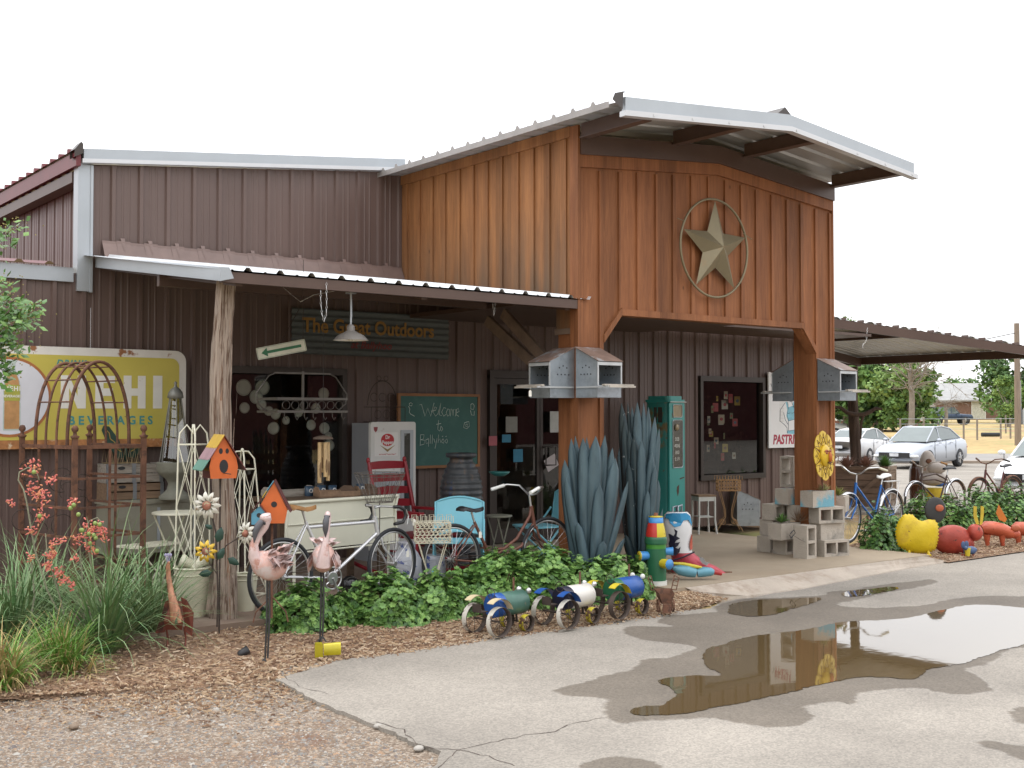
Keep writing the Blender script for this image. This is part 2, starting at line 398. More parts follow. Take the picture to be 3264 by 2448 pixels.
# mulch beds + gravel
MZ = -.10
sheet('gravel_ground', [RD(-14,1.5), RD(2,1.5), RD(2,7), RD(0,8.4), RD(-14,8.4)], -.145, gravelm)
inn = [(-9,9.15),(-4,9.15),(-1,9.15),(2,9.15),(4,9.15),(5.5,9.15),(7,9.15),(8.45,9.15),(8.47,8.7),(8.47,8.3),(8.62,8.2),(8.72,8.2)]
out = [oz(-2000,2200,AZ),oz(-500,2200,AZ),oz(300,2205,AZ),oz(600,2190,AZ),oz(884,2165,AZ),oz(1076,2106,AZ),oz(1307,2076,AZ),oz(1560,2033,AZ),oz(1750,2008,AZ),oz(1912,1986,AZ),oz(2138,1954,AZ),oz(2301,1905,AZ)]
def bed_z(t): return -.05+(-.075)*t
g = G(); mb = []
for (a, b_), o_ in zip(inn, out):
    for k in range(6):
        t = k/5; mb.append((a*(1-t)+o_.x*t, b_*(1-t)+o_.y*t, bed_z(t)-(0 if k < 5 else .030)))
g.add(mb, [(i*6+k, i*6+k+1, (i+1)*6+k+1, (i+1)*6+k) for i in range(11) for k in range(5)], 0, True)
struct('mulch_bed', g, mulchm)
sheet('side_bed', [oz(2640,1752,MZ), oz(3024,1791,MZ), oz(3264,1756,MZ), RD(11,17,MZ), RD(14,20,MZ), RD(6.2,18.5,MZ)], -.105, mulchm)

# concrete slab: porch, entrance and apron
SE = 8.22
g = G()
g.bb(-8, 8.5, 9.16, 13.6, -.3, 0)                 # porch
struct('porch_slab', g, M('shade_darkened_concrete', (.215,.155,.115), .8, 0, .2, 1.2, bump=.15, bs=60, c2=(.29,.235,.18), t2=(.5,.75), s2=1.3))  # coloured darker than the entrance slab to deepen the porch shade
g = G(); g.bb(8.503, 13.1, SE, 13.6, -.3, .0)
struct('entrance_slab', g, concrete)
g = G()
rp = px([(2650,1751),(3024,1792)], 0)
A = [Vector((8.7, SE-.003, -.004)), Vector((12.95, SE-.003, -.004))]
B = [oz(2301,1905,AZ), oz(2379,1903,AZ), oz(2549,1879,AZ), oz(2761,1838,AZ), oz(2902,1811,AZ), oz(3022,1792,AZ)]
top = [A[0], A[0].lerp(A[1], .2), A[0].lerp(A[1], .4), A[0].lerp(A[1], .6), A[0].lerp(A[1], .8), A[1]]
mid = []
vs = []
for i in range(6):
    b_ = B[i]+Vector((0, 0, .012)); a_ = top[i]
    vs += [a_, a_.lerp(b_, .5), b_, Vector((b_.x+.01, b_.y-.03, -.2))]
fs = [(i*4+k, i*4+k+1, (i+1)*4+k+1, (i+1)*4+k) for i in range(5) for k in range(3)]
fs += [(0,1,2,3)]
g.add(vs, fs, 0, False); struct('entrance_ramp', g, apronm)

# puddles, each a thin sheet of water on a darker damp patch
water = bpy.data.materials.new('puddle_water'); water.use_nodes = True
b = water.node_tree.nodes['Principled BSDF']; b.inputs['Base Color'].default_value = (.10,.068,.032,1)
b.inputs['Roughness'].default_value = .03; b.inputs['IOR'].default_value = 1.75; b.inputs['Specular IOR Level'].default_value = .9
_n = water.node_tree.nodes.new('ShaderNodeTexNoise'); _n.inputs['Scale'].default_value = 5; _n.inputs['Detail'].default_value = 2
_t = water.node_tree.nodes.new('ShaderNodeTexCoord'); _b = water.node_tree.nodes.new('ShaderNodeBump'); _b.inputs['Strength'].default_value = .04; _b.inputs['Distance'].default_value = .01
water.node_tree.links.new(_t.outputs['Object'], _n.inputs['Vector']); water.node_tree.links.new(_n.outputs['Fac'], _b.inputs['Height']); water.node_tree.links.new(_b.outputs[0], b.inputs['Normal'])
F_ = lambda L_: [(1700+a/1.4143, 1700+b_/1.4143) for a, b_ in L_]
def smooth_loop(pts, n=4):
    out = []; N_ = len(pts)
    for i in range(N_):
        p0, p1, p2, p3 = [Vector((*pts[(i+k-1) % N_], 0)) for k in range(4)]
        for k in range(n):
            t = k/n; out.append(.5*((2*p1)+(-p0+p2)*t+(2*p0-5*p1+4*p2-p3)*t*t+(-p0+3*p1-3*p2+p3)*t**3))
    return out
from mathutils import noise as mno
def wob(p, a): return Vector(tuple(mno.noise(p*2.3+o_)+.6*mno.noise(p*6.1+o_)+.45*mno.noise(p*17+o_)+.35*mno.noise(p*43+o_) for o_ in (Vector((0,0,0)), Vector((9,4,2))))+(0,))*a
def blot(name, L_, z, mt, amp, seed):
    base = [oz(p.x, p.y, z) for p in smooth_loop(F_(L_))]; pts = []
    for a, b_ in zip(base, base[1:]+base[:1]):
        n_ = max(1, int((b_-a).length/.014))
        for k in range(n_): pts.append(a.lerp(b_, k/n_))
    pts = [p+wob(p+Vector((seed,0,0)), amp*6) for p in pts]; g = G()
    if name == 'damp_patch':
        n_ = len(pts); ar = sum(pts[i].x*pts[(i+1)%n_].y-pts[(i+1)%n_].x*pts[i].y for i in range(n_)); sg = 1 if ar > 0 else -1
        outr = []
        for i in range(n_):
            t_ = pts[(i+14)%n_]-pts[i-14]; nn_ = Vector((t_.y, -t_.x, 0)); nn_ = nn_.normalized()*sg if nn_.length > 1e-5 else Vector((0,0,0)); outr.append(pts[i]+nn_*(.05+.03*mno.noise(pts[i]*3)))
        g.poly([tuple(p) for p in pts]); o = struct(name, g, mt); triang(o)
        me = o.data; n0 = len(me.vertices); bm = bmesh.new(); bm.from_mesh(me); bm.verts.ensure_lookup_table(); lay = bm.verts.layers.float.new('edge'); vo = [bm.verts.new((p.x, p.y, z-.0038)) for p in outr]
        for v in vo: v[lay] = 1.0
        bm.verts.ensure_lookup_table()
        for i in range(n_): bm.faces.new((bm.verts[i], bm.verts[(i+1)%n_], vo[(i+1)%n_], vo[i]))
        bm.normal_update(); bm.to_mesh(me); bm.free(); return o
    g.poly([tuple(p) for p in pts]); o = struct(name, g, mt); triang(o); return o
# damp concrete fades into dry at the rim
N, L = damp.node_tree.nodes, damp.node_tree.links; b = N['Principled BSDF']
at = N.new('ShaderNodeAttribute'); at.attribute_name = 'edge'; nd = N.new('ShaderNodeTexNoise'); nd.inputs['Scale'].default_value = 9; nd.inputs['Detail'].default_value = 8
tt_ = N.new('ShaderNodeTexCoord'); L.new(tt_.outputs['Object'], nd.inputs['Vector'])
ad = N.new('ShaderNodeMath'); ad.operation = 'ADD'; L.new(at.outputs['Fac'], ad.inputs[0]); L.new(nd.outputs['Fac'], ad.inputs[1])
mr = N.new('ShaderNodeMapRange'); mr.inputs['From Min'].default_value = .62; mr.inputs['From Max'].default_value = 1.25; L.new(ad.outputs[0], mr.inputs['Value'])
src_ = b.inputs['Base Color'].links[0].from_socket; mm_ = N.new('ShaderNodeMixRGB'); br_ = N.new('ShaderNodeVectorMath'); br_.operation = 'MULTIPLY'; br_.inputs[1].default_value = (1.90, 2.023, 2.183)
L.new(src_, br_.inputs[0]); L.new(mr.outputs[0], mm_.inputs['Fac']); L.new(src_, mm_.inputs['Color1']); L.new(br_.outputs[0], mm_.inputs['Color2']); L.new(mm_.outputs[0], b.inputs['Base Color'])
blot('damp_patch', [(120,708),(220,675),(330,640),(470,605),(520,570),(640,560),(740,520),(700,500),(600,490),(500,475),(425,440),(470,418),(600,420),(640,415),(595,400),(620,375),(740,362),(810,355),(850,325),(960,295),(1150,290),(1290,282),(1370,260),(1470,250),(1620,225),(1790,208),(1800,222),(1730,238),(1600,262),(1500,290),(1360,312),(1400,328),(1550,338),(1750,325),(1900,300),(2040,282),(2211,285),(2260,300),(2260,490),(2150,520),(2080,560),(2000,590),(1930,610),(1990,640),(2050,700),(1950,720),(1850,715),(1780,700),(1700,690),(1560,705),(1440,720),(1420,760),(1330,750),(1210,785),(1240,830),(1180,862),(1050,868),(930,850),(800,830),(650,835),(480,845),(380,850),(330,780),(350,745),(280,728),(200,728)], AZ+.004, damp, .008, 3)
blot('puddle', [(500,818),(420,800),(470,780),(600,765),(620,700),(560,660),(700,640),(850,640),(780,600),(760,560),(800,520),(900,480),(1040,455),(1200,440),(1290,420),(1370,402),(1500,392),(1700,380),(1850,345),(2000,320),(2211,335),(2260,340),(2260,480),(2100,525),(1960,580),(1800,612),(1700,655),(1520,645),(1380,665),(1250,690),(1080,730),(900,775),(700,810)], AZ+.008, water, .006, 4)
blot('puddle', [(880,330),(960,305),(1150,292),(1290,288),(1270,310),(1180,335),(1100,360),(1000,375),(900,360)], AZ+.008, water, .006, 5)
blot('puddle', [(1400,280),(1410,262),(1500,252),(1610,240),(1640,248),(1560,268),(1450,285)], AZ+.008, water, .006, 6)
blot('damp_patch', [(250,1058),(340,1020),(430,1010),(540,1025),(560,1060),(480,1100),(300,1100)], AZ+.004, damp, .01, 8)
blot('damp_patch', [(2030,945),(2100,940),(2180,960),(2260,965),(2260,1010),(2200,1000),(2120,975)], AZ+.004, damp, .01, 9)
blot('damp_patch', [(2185,800),(2230,785),(2280,800),(2270,860),(2200,840)], AZ+.004, damp, .01, 10)
# cracks in the asphalt
g = G()
for L_ in ([(884,2140),(960,2190),(1020,2203),(1046,2212)],[(1200,2300),(1225,2310),(1290,2325),(1305,2350),(1330,2372),(1400,2385),(1460,2390),(1420,2425),(1395,2448)],[(1460,2390),(1540,2372),(1640,2350),(1720,2335),(1765,2330),(1830,2305),(1940,2285),(1990,2283)],[(1460,2390),(1560,2410),(1640,2440)]):
    q = rough([oz(u, v, AZ+.002) for u, v in L_], .015, .05, 11)
    for i in range(len(q)-1):
        d_ = (q[i+1]-q[i]).normalized()*1; nrm = Vector((-d_.y, d_.x, 0))*rnd.uniform(.001, .004)
        g.poly([q[i]-nrm, q[i+1]-nrm, q[i+1]+nrm, q[i]+nrm])
struct('asphalt_crack', g, M('crack_dirt', (.07,.05,.04), .95))

# ================================================================== BUILDING
bld = thing('store_building', 'brown ribbed steel store with stained wood entrance block and covered porch', 'building', (FX0, FY, 0))
OFF = Vector((FX0, FY, 0))
def bpart(name, g, mt, parent=bld):
    if parent is bld:
        g.v = [tuple(Vector(p)-OFF) for p in g.v]
    return obj(name, g, mt, parent)

def ribbed(g, x0, x1, z0, ztop, y, holes=(), pitch=.305, dep_=.03, along='X', m=0, sgn=-1):
    """R-panel profile: one tall rib per pitch, two shallow ribs between; holes = (x0,x1,z0,z1)"""
    base = [(0,0),(.03,0),(.045,-1),(.085,-1),(.10,0),(.155,0),(.162,-.16),(.178,-.16),(.185,0),(.225,0),(.232,-.16),(.248,-.16),(.255,0)]
    xs = set([x0, x1]); n0 = int(math.floor(x0/pitch))-1; n1 = int(math.ceil(x1/pitch))+1
    pts = []
    for n in range(n0, n1):
        for a, h in base: pts.append((n*pitch+a, h*dep_))
    def hgt(x):
        for i in range(len(pts)-1):
            if pts[i][0] <= x <= pts[i+1][0]:
                t = (x-pts[i][0])/max(1e-9, pts[i+1][0]-pts[i][0]); return pts[i][1]*(1-t)+pts[i+1][1]*t
        return 0
    for a, _ in pts:
        if x0 < a < x1: xs.add(a)
    for h in holes: xs.add(h[0]); xs.add(h[1])
    xs = sorted(x for x in xs if x0 <= x <= x1)
    zt = ztop if callable(ztop) else (lambda x: ztop)
    def P_(x, z): 
        h = hgt(x)*(-sgn)
        return (x, y+h, z) if along == 'X' else (y+h, x, z)
    for a, b in zip(xs, xs[1:]):
        if b-a < 1e-5: continue
        mid = (a+b)/2; iv = [(z0, None)]
        cuts = sorted([(h[2], h[3]) for h in holes if h[0] < mid < h[1]])
        lo = z0
        for c0, c1 in cuts:
            if c0 > lo+1e-4: g.add([P_(a, lo), P_(b, lo), P_(b, c0), P_(a, c0)], [(0,1,2,3)], m)
            lo = max(lo, c1)
        g.add([P_(a, lo), P_(b, lo), P_(b, zt(b)), P_(a, zt(a))], [(0,1,2,3)], m)

# --- key positions from the photograph
wl0 = oy(291, 815, WY).x                           # left end of tall wall
zL = oy(240, 521, WY).z; zR = oy(1301, 552, WY).z  # roof line
W1 = (oy(700, 1187, WY).x, oy(1090, 1187, WY).x, .75, oy(1085, 1190, WY).z)
DR = (oy(1560, 1200, WY).x, oy(1905, 1200, WY).x, 0.0, oy(1560, 1196, WY).z)
W2 = (oy(2228, 1215, WY).x, oy(2425, 1215, WY).x, oy(2330, 1516, WY).z, oy(2330, 1212, WY).z)
XE = 16.35
print('W1', W1, 'DR', DR, 'W2', W2, 'wl0', wl0, zL, zR)
g = G()
ribbed(g, wl0, FX0+.0, 0, lambda x: zL+(zR-zL)*(x-wl0)/(FX0-wl0), WY, [W1, DR])
ribbed(g, FX0+.001, XE, 0, 3.6, WY, [W2, DR])
ribbed(g, -8, wl0-.001, 0, 3.25, WY, [])
bpart('wall', g, brownwall)
# side wall of the tall part going back
g = G(); ribbed(g, WY+.02, 24, 2.9, zL, wl0, along='Y', sgn=1); bpart('side_wall', g, M('maroon_ribbed_steel', (.135,.075,.068), .45, 0, .08, 1))
g = G(); ribbed(g, WY, 24, 0, 3.3, XE, along='Y', sgn=-1); bpart('side_wall', g, brownwall)
# interior shell behind the glazing
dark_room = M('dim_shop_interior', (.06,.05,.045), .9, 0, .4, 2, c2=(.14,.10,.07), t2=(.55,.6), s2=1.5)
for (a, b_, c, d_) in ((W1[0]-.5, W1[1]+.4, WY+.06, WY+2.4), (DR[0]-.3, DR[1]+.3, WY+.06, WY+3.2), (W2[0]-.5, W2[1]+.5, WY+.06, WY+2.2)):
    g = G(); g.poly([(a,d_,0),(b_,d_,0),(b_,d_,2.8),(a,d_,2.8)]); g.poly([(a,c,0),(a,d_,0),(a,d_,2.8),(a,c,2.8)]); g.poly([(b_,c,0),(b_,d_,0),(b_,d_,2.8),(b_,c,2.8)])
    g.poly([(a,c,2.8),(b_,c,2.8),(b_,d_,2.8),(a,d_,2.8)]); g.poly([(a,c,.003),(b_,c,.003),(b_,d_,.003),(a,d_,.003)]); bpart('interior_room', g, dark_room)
# roof band + trims
g = G()
def band(x0, x1, za, zb, h, y0=WY-.10, y1=WY+.12):
    g.add([(x0,y0,za),(x1,y0,zb),(x1,y0,zb+h),(x0,y0,za+h),(x0,y1,za),(x1,y1,zb),(x1,y1,zb+h),(x0,y1,za+h)],
          [(0,1,2,3),(0,4,5,1),(3,2,6,7),(0,3,7,4),(1,5,6,2)], 0)
band(wl0-.12, FX0, zL+.04, zR+.04, .11); bpart('roof_trim', g, galv)
g = G(); band(wl0-.14, FX0, zL-.005, zR-.005, .043, WY-.125, WY); bpart('trim_lip', g, lipm)
g = G()
g.bb(wl0-.16, wl0-.03, WY-.045, WY+.1, 3.06, zL-.006); g.bb(wl0-.0295, wl0-.002, WY-.055, WY, 3.05, zL-.007)
bpart('corner_trim', g, galv)
g = G()
g.bb(-8, wl0-.2, WY-.05, WY, oy(0,850,WY).z-.11, oy(0,850,WY).z+.04)
bpart('low_roof_trim', g, galv)
# red lower roof and red upper roof edge
g = G()
zr = oy(0,850,WY).z+.055
n0 = -8.0
while n0 < wl0-.25:
    x1 = min(n0+.30, wl0-.2)
    for a, b_, h0, h1 in ((n0, n0+.2, 0, 0), (n0+.2, n0+.23, 0, .03), (n0+.23, n0+.27, .03, .03), (n0+.27, n0+.30, .03, 0)):
        if b_ > wl0-.19: break
        g.add([(a, WY-.09, zr+h0), (b_, WY-.09, zr+h1), (b_, WY+6, zr+h1+.74), (a, WY+6, zr+h0+.74)], [(0,1,2,3)], 0)
    n0 += .30
bpart('low_roof', g, redroof)
g = G()
ze = zL+.06
g.bb(wl0-.20, wl0-.15, WY-.10, 24, ze-.10, ze+.05)          # red eave trim
g.bb(wl0-.17, wl0-.02, WY+.13, 24, ze-.24, ze-.125, 1)       # brown soffit beam
y = WY+.1
while y < 24:
    g.add([(wl0-.22,y,ze+.065),(wl0-.22,y+.06,ze+.065),(wl0-.22,y+.045,ze+.11),(wl0-.22,y+.015,ze+.11),(wl0+1.5,y,ze+.2),(wl0+1.5,y+.06,ze+.2),(wl0+1.5,y+.045,ze+.25),(wl0+1.5,y+.015,ze+.25)],
          [(0,1,2,3),(3,2,6,7),(0,3,7,4),(1,5,6,2)], 0); y += .305
g.poly([(wl0-.22,WY-.1,ze+.066),(wl0-.22,24,ze+.066),(FX0,24,ze+.5),(FX0,WY-.1,ze+.5)])
bpart('upper_roof', g, [redroof, brownsteel])
g = G(); g.add([(wl0-.23,WY-.14,ze-.02),(wl0-.14,WY-.14,ze+.03),(wl0-.14,WY-.14,ze+.13),(wl0-.16,WY-.14,ze+.15),(wl0-.23,WY-.14,ze+.06),(wl0-.23,WY+.02,ze-.02),(wl0-.14,WY+.02,ze+.03),(wl0-.14,WY+.02,ze+.13),(wl0-.16,WY+.02,ze+.15),(wl0-.23,WY+.02,ze+.06)],
      [(0,1,2,3,4),(9,8,7,6,5),(0,5,6,1),(1,6,7,2),(2,7,8,3),(3,8,9,4)]); bpart('ridge_cap', g, darkframe)

# --- porch roof (left): slopes from wall to eave
zw = oy(800, 851, WY).z-.03; EY = 9.05; PE0 = oy(696, 893, EY); ze_ = PE0.z
XL = PE0.x; XR = FX0+.14
print('porch', zw, ze_, XL, XR)
def corr_roof(g, x0, x1, y0, z0, y1, z1, m=0, pitch=.30, h=.032, th=.004):
    sh = [(0,0),(.1,0),(.108,.25),(.122,.25),(.13,0),(.215,0),(.24,1),(.27,1),(.295,0)]
    n = int((x1-x0)/pitch)+1; pr = []
    for i in range(n):
        for a, b_ in sh:
            if x0+i*pitch+a <= x1: pr.append((x0+i*pitch+a, b_*h))
    vs = [(x, y0, z0+k) for x, k in pr]+[(x, y1, z1+k) for x, k in pr]; n = len(pr)
    g.add(vs, [(i, i+1, n+i+1, n+i) for i in range(n-1)], m)
g = G(); corr_roof(g, XL, XR, EY-.02, ze_+.09, WY-.03, zw); bpart('porch_roof', g, galv_top)
g = G(); g.poly([(XL+.03,EY+.07,ze_+.082),(XR-.17,EY+.07,ze_+.082),(XR-.17,WY-.04,zw-.012),(XL+.12,WY-.04,zw-.012)]); bpart('porch_shade_liner', g, brownsteel)  # brown sheet added under the roof to cut light bouncing in the porch
g = G()
g.bb(XL+.03, XR-.16, EY, EY+.06, ze_-.012, ze_+.078); g.bb(XL+.12, XR-.16, EY+1.6, EY+1.66, ze_+.10, ze_+.27)
bpart('porch_beam', g, brownsteel)
g = G(); 
for x in (XL+.22, XL+2.1, XR-.25):
    g.beam((x, EY+.07, ze_+.03), (x, WY-.05, zw-.08), .06, .12)
bpart('porch_rafter', g, brownsteel)
# galvanised rake trim, left end
g = G(); A_ = Vector((wl0+.03, WY-.04, oy(291, 853, WY).z)); B_ = Vector((XL, EY-.04, oy(696, 897, EY).z)); hh = .115
g.add([A_, B_, B_+Vector((0,0,hh)), A_+Vector((0,0,hh)), A_+Vector((.10,0,hh+.005)), B_+Vector((.08,0,hh+.005)), B_+Vector((.12,0,.03))], [(0,1,2,3),(3,2,5,4),(1,6,5,2)])
bpart('rake_trim', g, galv)
# wall flashing above the porch roof
flm = M('flashing', (.17,.115,.10), .5, 0, .15, 4)
g = G(); zf = zw+.02
xsn = int((FX0-wl0-.12)/.1525)
for i in range(xsn+1):
    a = wl0+.1+i*.1525; b_ = min(a+.1525, FX0-.01)
    h_ = .165 if i % 2 else .155
    g.add([(a,WY-.14,zf-.04),(b_,WY-.14,zf-.04),(b_,WY-.05,zf+h_-.03),(a,WY-.05,zf+h_-.03)], [(0,1,2,3)])
    g.add([(a,WY-.05,zf+h_-.03),(b_,WY-.05,zf+h_-.03),(b_,WY-.045,zf+h_),(a,WY-.045,zf+h_)], [(0,1,2,3)])
    if i % 2: g.add([(a+.05,WY-.02,zf+.2),(a+.10,WY-.02,zf+.2),(a+.075,WY-.11,zf+.03)], [(0,1,2)])
bpart('roof_flashing', g, flm)

# --- star block
PW = .34
CXF = (FX0+FX1)/2
zch, zar = oy(1912,1092,FY).z, oy(2200,1022,FY).z
zb0, zb1 = 4.47, 4.66                              # facade board top at ends/apex
def ftop(x): return zb1-(zb1-zb0)*abs(x-CXF)/((FX1-FX0)/2)
xi0, xi1, xc0, xc1 = FX0+PW, FX1-PW, FX0+PW+.28, FX1-PW-.28
def arch(x):
    if x <= xi0 or x >= xi1: return 0
    if x < xc0: return zch+(zar-zch)*(x-xi0)/(xc0-xi0)
    if x > xc1: return zch+(zar-zch)*(xi1-x)/(xi1-xc1)
    return zar
g = G()
xs = sorted([FX0, FX1, xi0, xi1, xc0, xc1, CXF, xi0+1e-4, xi1-1e-4]+[FX0+i*.1 for i in range(1, 43)])
for a, b_ in zip(xs, xs[1:]):
    m_ = (a+b_)/2
    if xi0 < m_ < xi1: la, lb = arch(max(a, xi0+1e-4)), arch(min(b_, xi1-1e-4))
    else: la = lb = .0
    g.poly([(a,FY,la),(b_,FY,lb),(b_,FY,ftop(b_)),(a,FY,ftop(a))])
    g.poly([(a,FY+.12,la),(a,FY+.12,ftop(a)),(b_,FY+.12,ftop(b_)),(b_,FY+.12,lb)])
    if xi0 < m_ < xi1: g.poly([(a,FY,la),(a,FY+.12,la),(b_,FY+.12,lb),(b_,FY,lb)])
# pillars boxes behind the face
for x0, x1 in ((FX0, xi0), (xi1, FX1)):
    g.poly([(x0,FY+.32,0),(x0,FY,0),(x0,FY,3.0),(x0,FY+.32,3.0)]); g.poly([(x1,FY,0),(x1,FY+.32,0),(x1,FY+.32,3.2),(x1,FY,3.2)])
    g.poly([(x1,FY+.32,0),(x0,FY+.32,0),(x0,FY+.32,3.2),(x1,FY+.32,3.2)])
bpart('facade_boards', g, cedar)
g = G()
n = 15
for i in range(n+1):
    x = FX0+.02+(FX1-FX0-.04)*i/n+(rnd.uniform(-.012,.012) if 0 < i < n else 0)
    lo = arch(x) + (.07 if arch(x) > 0 else .0); w_ = .028
    g.bb(x-w_, x+w_, FY-.022, FY-.002, lo, ftop(x)-.16)
bpart('batten', g, cedar)
g = G()   # trims round the opening and under the beam
def strip(p, q, h, y0=FY-.034, y1=FY-.003):
    (a, za), (b_, zb_) = p, q
    g.add([(a,y0,za),(b_,y0,zb_),(b_,y0,zb_+h),(a,y0,za+h),(a,y1,za),(b_,y1,zb_),(b_,y1,zb_+h),(a,y1,za+h)], [(0,1,2,3),(0,4,5,1),(3,2,6,7),(0,3,7,4),(1,5,6,2)])
strip((xc0-.02,zar), (xc1+.02,zar), .07); strip((xi0,zch), (xc0-.021,zar), .085); strip((xc1+.021,zar), (xi1,zch), .085)
strip((FX0-.02,zb0-.13), (CXF,zb1-.13), .13); strip((CXF+.001,zb1-.13), (FX1+.02,zb0-.13), .13)
g.bb(FX0-.035, FX0-.002, FY-.035, FY+.09, 0, 4.78); g.bb(FX1+.003, FX1+.03, FY-.03, FY+.09, 0, 4.62)
bpart('facade_trim', g, cedar)
# side walls
g = G(); ZS = 4.79
def slope_panel(g, x0, x1, y0, y1, zt_, lift=0):
    f = lambda y: ze_+.11+(zw-ze_-.11)*(y-EY)/(WY-.03-EY)+lift
    g.add([(x0,y0,f(y0)),(x1,y0,f(y0)),(x1,y1,f(y1)),(x0,y1,f(y1)),(x0,y0,zt_),(x1,y0,zt_),(x1,y1,zt_),(x0,y1,zt_)], [(0,3,2,1),(4,5,6,7),(0,1,5,4),(1,2,6,5),(2,3,7,6),(3,0,4,7)])
slope_panel(g, FX0, FX0+.05, FY+.35, WY-.002, ZS); g.bb(FX0-.004, FX0+.05, FY+.121, FY+.349, 2.6, ZS); bpart('side_boards', g, cedar_side); g = G(); g.bb(FX1-.05, FX1, FY+.33, WY-.04, 3.04, 4.75); bpart('side_boards', g, cedar_side)
g = G()
y = FY+.2
while y < WY:
    slope_panel(g, FX0-.022, FX0-.001, y-.028, y+.028, ZS-.12); y += .285+rnd.uniform(-.02,.02)
g.bb(FX0-.03, FX0-.0015, FY+.1, WY-.04, ZS-.115, ZS)
bpart('side_batten', g, cedar_side)
g = G()  # side trims at pillar head + bracket timber below
g.bb(FX0-.02, FX0-.001, FY+.1, FY+.36, 2.60, 2.66)
g.beam((FX0+.02, FY+.5, 2.3), (FX0+.02, FY+1.3, 2.9), .05, .12); 
g.beam((FX0+.09, FY+1.7, 2.85), (FX0+.09, FY+.9, 2.35), .05, .12)
bpart('timber_bracket', g, M('grey_timber', (.16,.11,.08), .8, 0, .3, 6))
g = G(); g.bb(FX0+.06, FX1-.06, FY+.13, WY-.05, 2.98, 3.03); g.bb(FX1+.004, XE, FY+2.2, WY-.05, 3.03, 3.07); bpart('ceiling_and_light_block', g, brownsteel)  # entrance ceiling, plus a panel to its right added to block light

# beam over the facade, overhang structure, roof
RY0, RX0, RX1 = 8.02, 7.69, 12.53
g = G()
def gband(x0, x1, ya, yb, zf_, h, m=0):
    xs_ = [x0, CXF, x1] if x0 < CXF < x1 else [x0, x1]
    for a, b_ in zip(xs_, xs_[1:]):
        za, zb_ = zf_(a), zf_(b_)
        g.add([(a,ya,za),(b_,ya,zb_),(b_,ya,zb_+h),(a,ya,za+h),(a,yb,za),(b_,yb,zb_),(b_,yb,zb_+h),(a,yb,za+h)], [(0,1,2,3),(0,4,5,1),(3,2,6,7),(0,3,7,4),(1,5,6,2),(4,7,6,5)], m)
gband(FX0+.003, FX1+.02, FY-.06, FY-.001, lambda x: ftop(x)+.002, .20)
rz_ = lambda x: 4.99-(4.99-4.77)*abs(x-CXF)/2.42       # underside of roof deck
for x in (FX0+.02, CXF-.75, CXF+.45, FX1-.02):
    z0_, z1_ = rz_(x)-.15, rz_(x)-.006
    g.bb(x-.03, x+.03, RY0+.05, FY-.061, z0_, z1_); g.bb(x-.055, x+.055, RY0+.05, FY-.061, z0_-.012, z0_-.001)
bpart('overhang_beam', g, brownsteel)
g = G()
gband(RX0, RX1, RY0, RY0+.05, lambda x: rz_(x)-.10, .135); bpart('fascia_trim', g, galv); g = G(); gband(RX0-.03, RX1+.03, RY0-.035, RY0+.05, lambda x: rz_(x)-.155, .053)
for i in range(9):
    x = RX0+.35+i*.55; g.bb(x-.012, x+.012, RY0-.04, RY0-.036, rz_(x)-.14, rz_(x)-.12)
bpart('trim_lip', g, lipm)
g = G()   # roof deck: ribs run across (along X), seen from the end
def deck(y0, y1, z_off=0, m=0):
    y = y0; yy = []
    while y < y1:
        for a, h in ((0,0),(.18,0),(.205,.035),(.235,.035),(.26,0)):
            if y+a <= y1: yy.append((y+a, h))
        y += .30
    for xa, xb in ((RX0-.02, CXF), (CXF, RX1+.02)):
        n_ = len(yy)
        vs = [(xa, q, rz_(xa)+h+z_off) for q, h in yy]+[(xb, q, rz_(xb)+h+z_off) for q, h in yy]
        g.add(vs, [(i, i+n_, i+n_+1, i+1) for i in range(n_-1)], m)
deck(RY0+.052, 22, .003)
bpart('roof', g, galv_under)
g = G(); y = RY0+.2
for i in range(45):   # closed sheet edge that shows its ribs at the eave
    g.add([(RX0-.03,y,rz_(RX0)-.03),(RX0-.03,y+.3,rz_(RX0)-.03),(RX0-.03,y+.3,rz_(RX0)+.03),(RX0-.03,y+.27,rz_(RX0)+.032),(RX0-.03,y+.25,rz_(RX0)+.07),(RX0-.03,y+.22,rz_(RX0)+.07),(RX0-.03,y+.19,rz_(RX0)+.032),(RX0-.03,y,rz_(RX0)+.03)], [(0,1,2,3,4,5,6,7)])
    y += .3
bpart('eave_trim', g, M('dull_galvanised', (.30,.28,.27), .5, .3, .15, 3))
g = G()
g.add([(RX0-.045,RY0-.01,rz_(RX0)-.10),(RX0-.045,RY0-.02,rz_(RX0)+.075),(RX0-.045,RY0+.10,rz_(RX0)+.085),(RX0-.05,RY0+.13,rz_(RX0)+.03),(RX0+.0,RY0-.02,rz_(RX0)+.075),(RX0+.0,RY0+.10,rz_(RX0)+.085)], [(0,1,2,3),(1,4,5,2)])
g.add([(CXF-.14,RY0+.06,rz_(CXF)+.03),(CXF,RY0+.06,rz_(CXF)+.13),(CXF+.14,RY0+.06,rz_(CXF)+.03),(CXF-.14,RY0+.3,rz_(CXF)+.03),(CXF,RY0+.3,rz_(CXF)+.13),(CXF+.14,RY0+.3,rz_(CXF)+.03)], [(0,1,2),(0,3,4,1),(1,4,5,2)])
bpart('ridge_cap', g, darkframe)

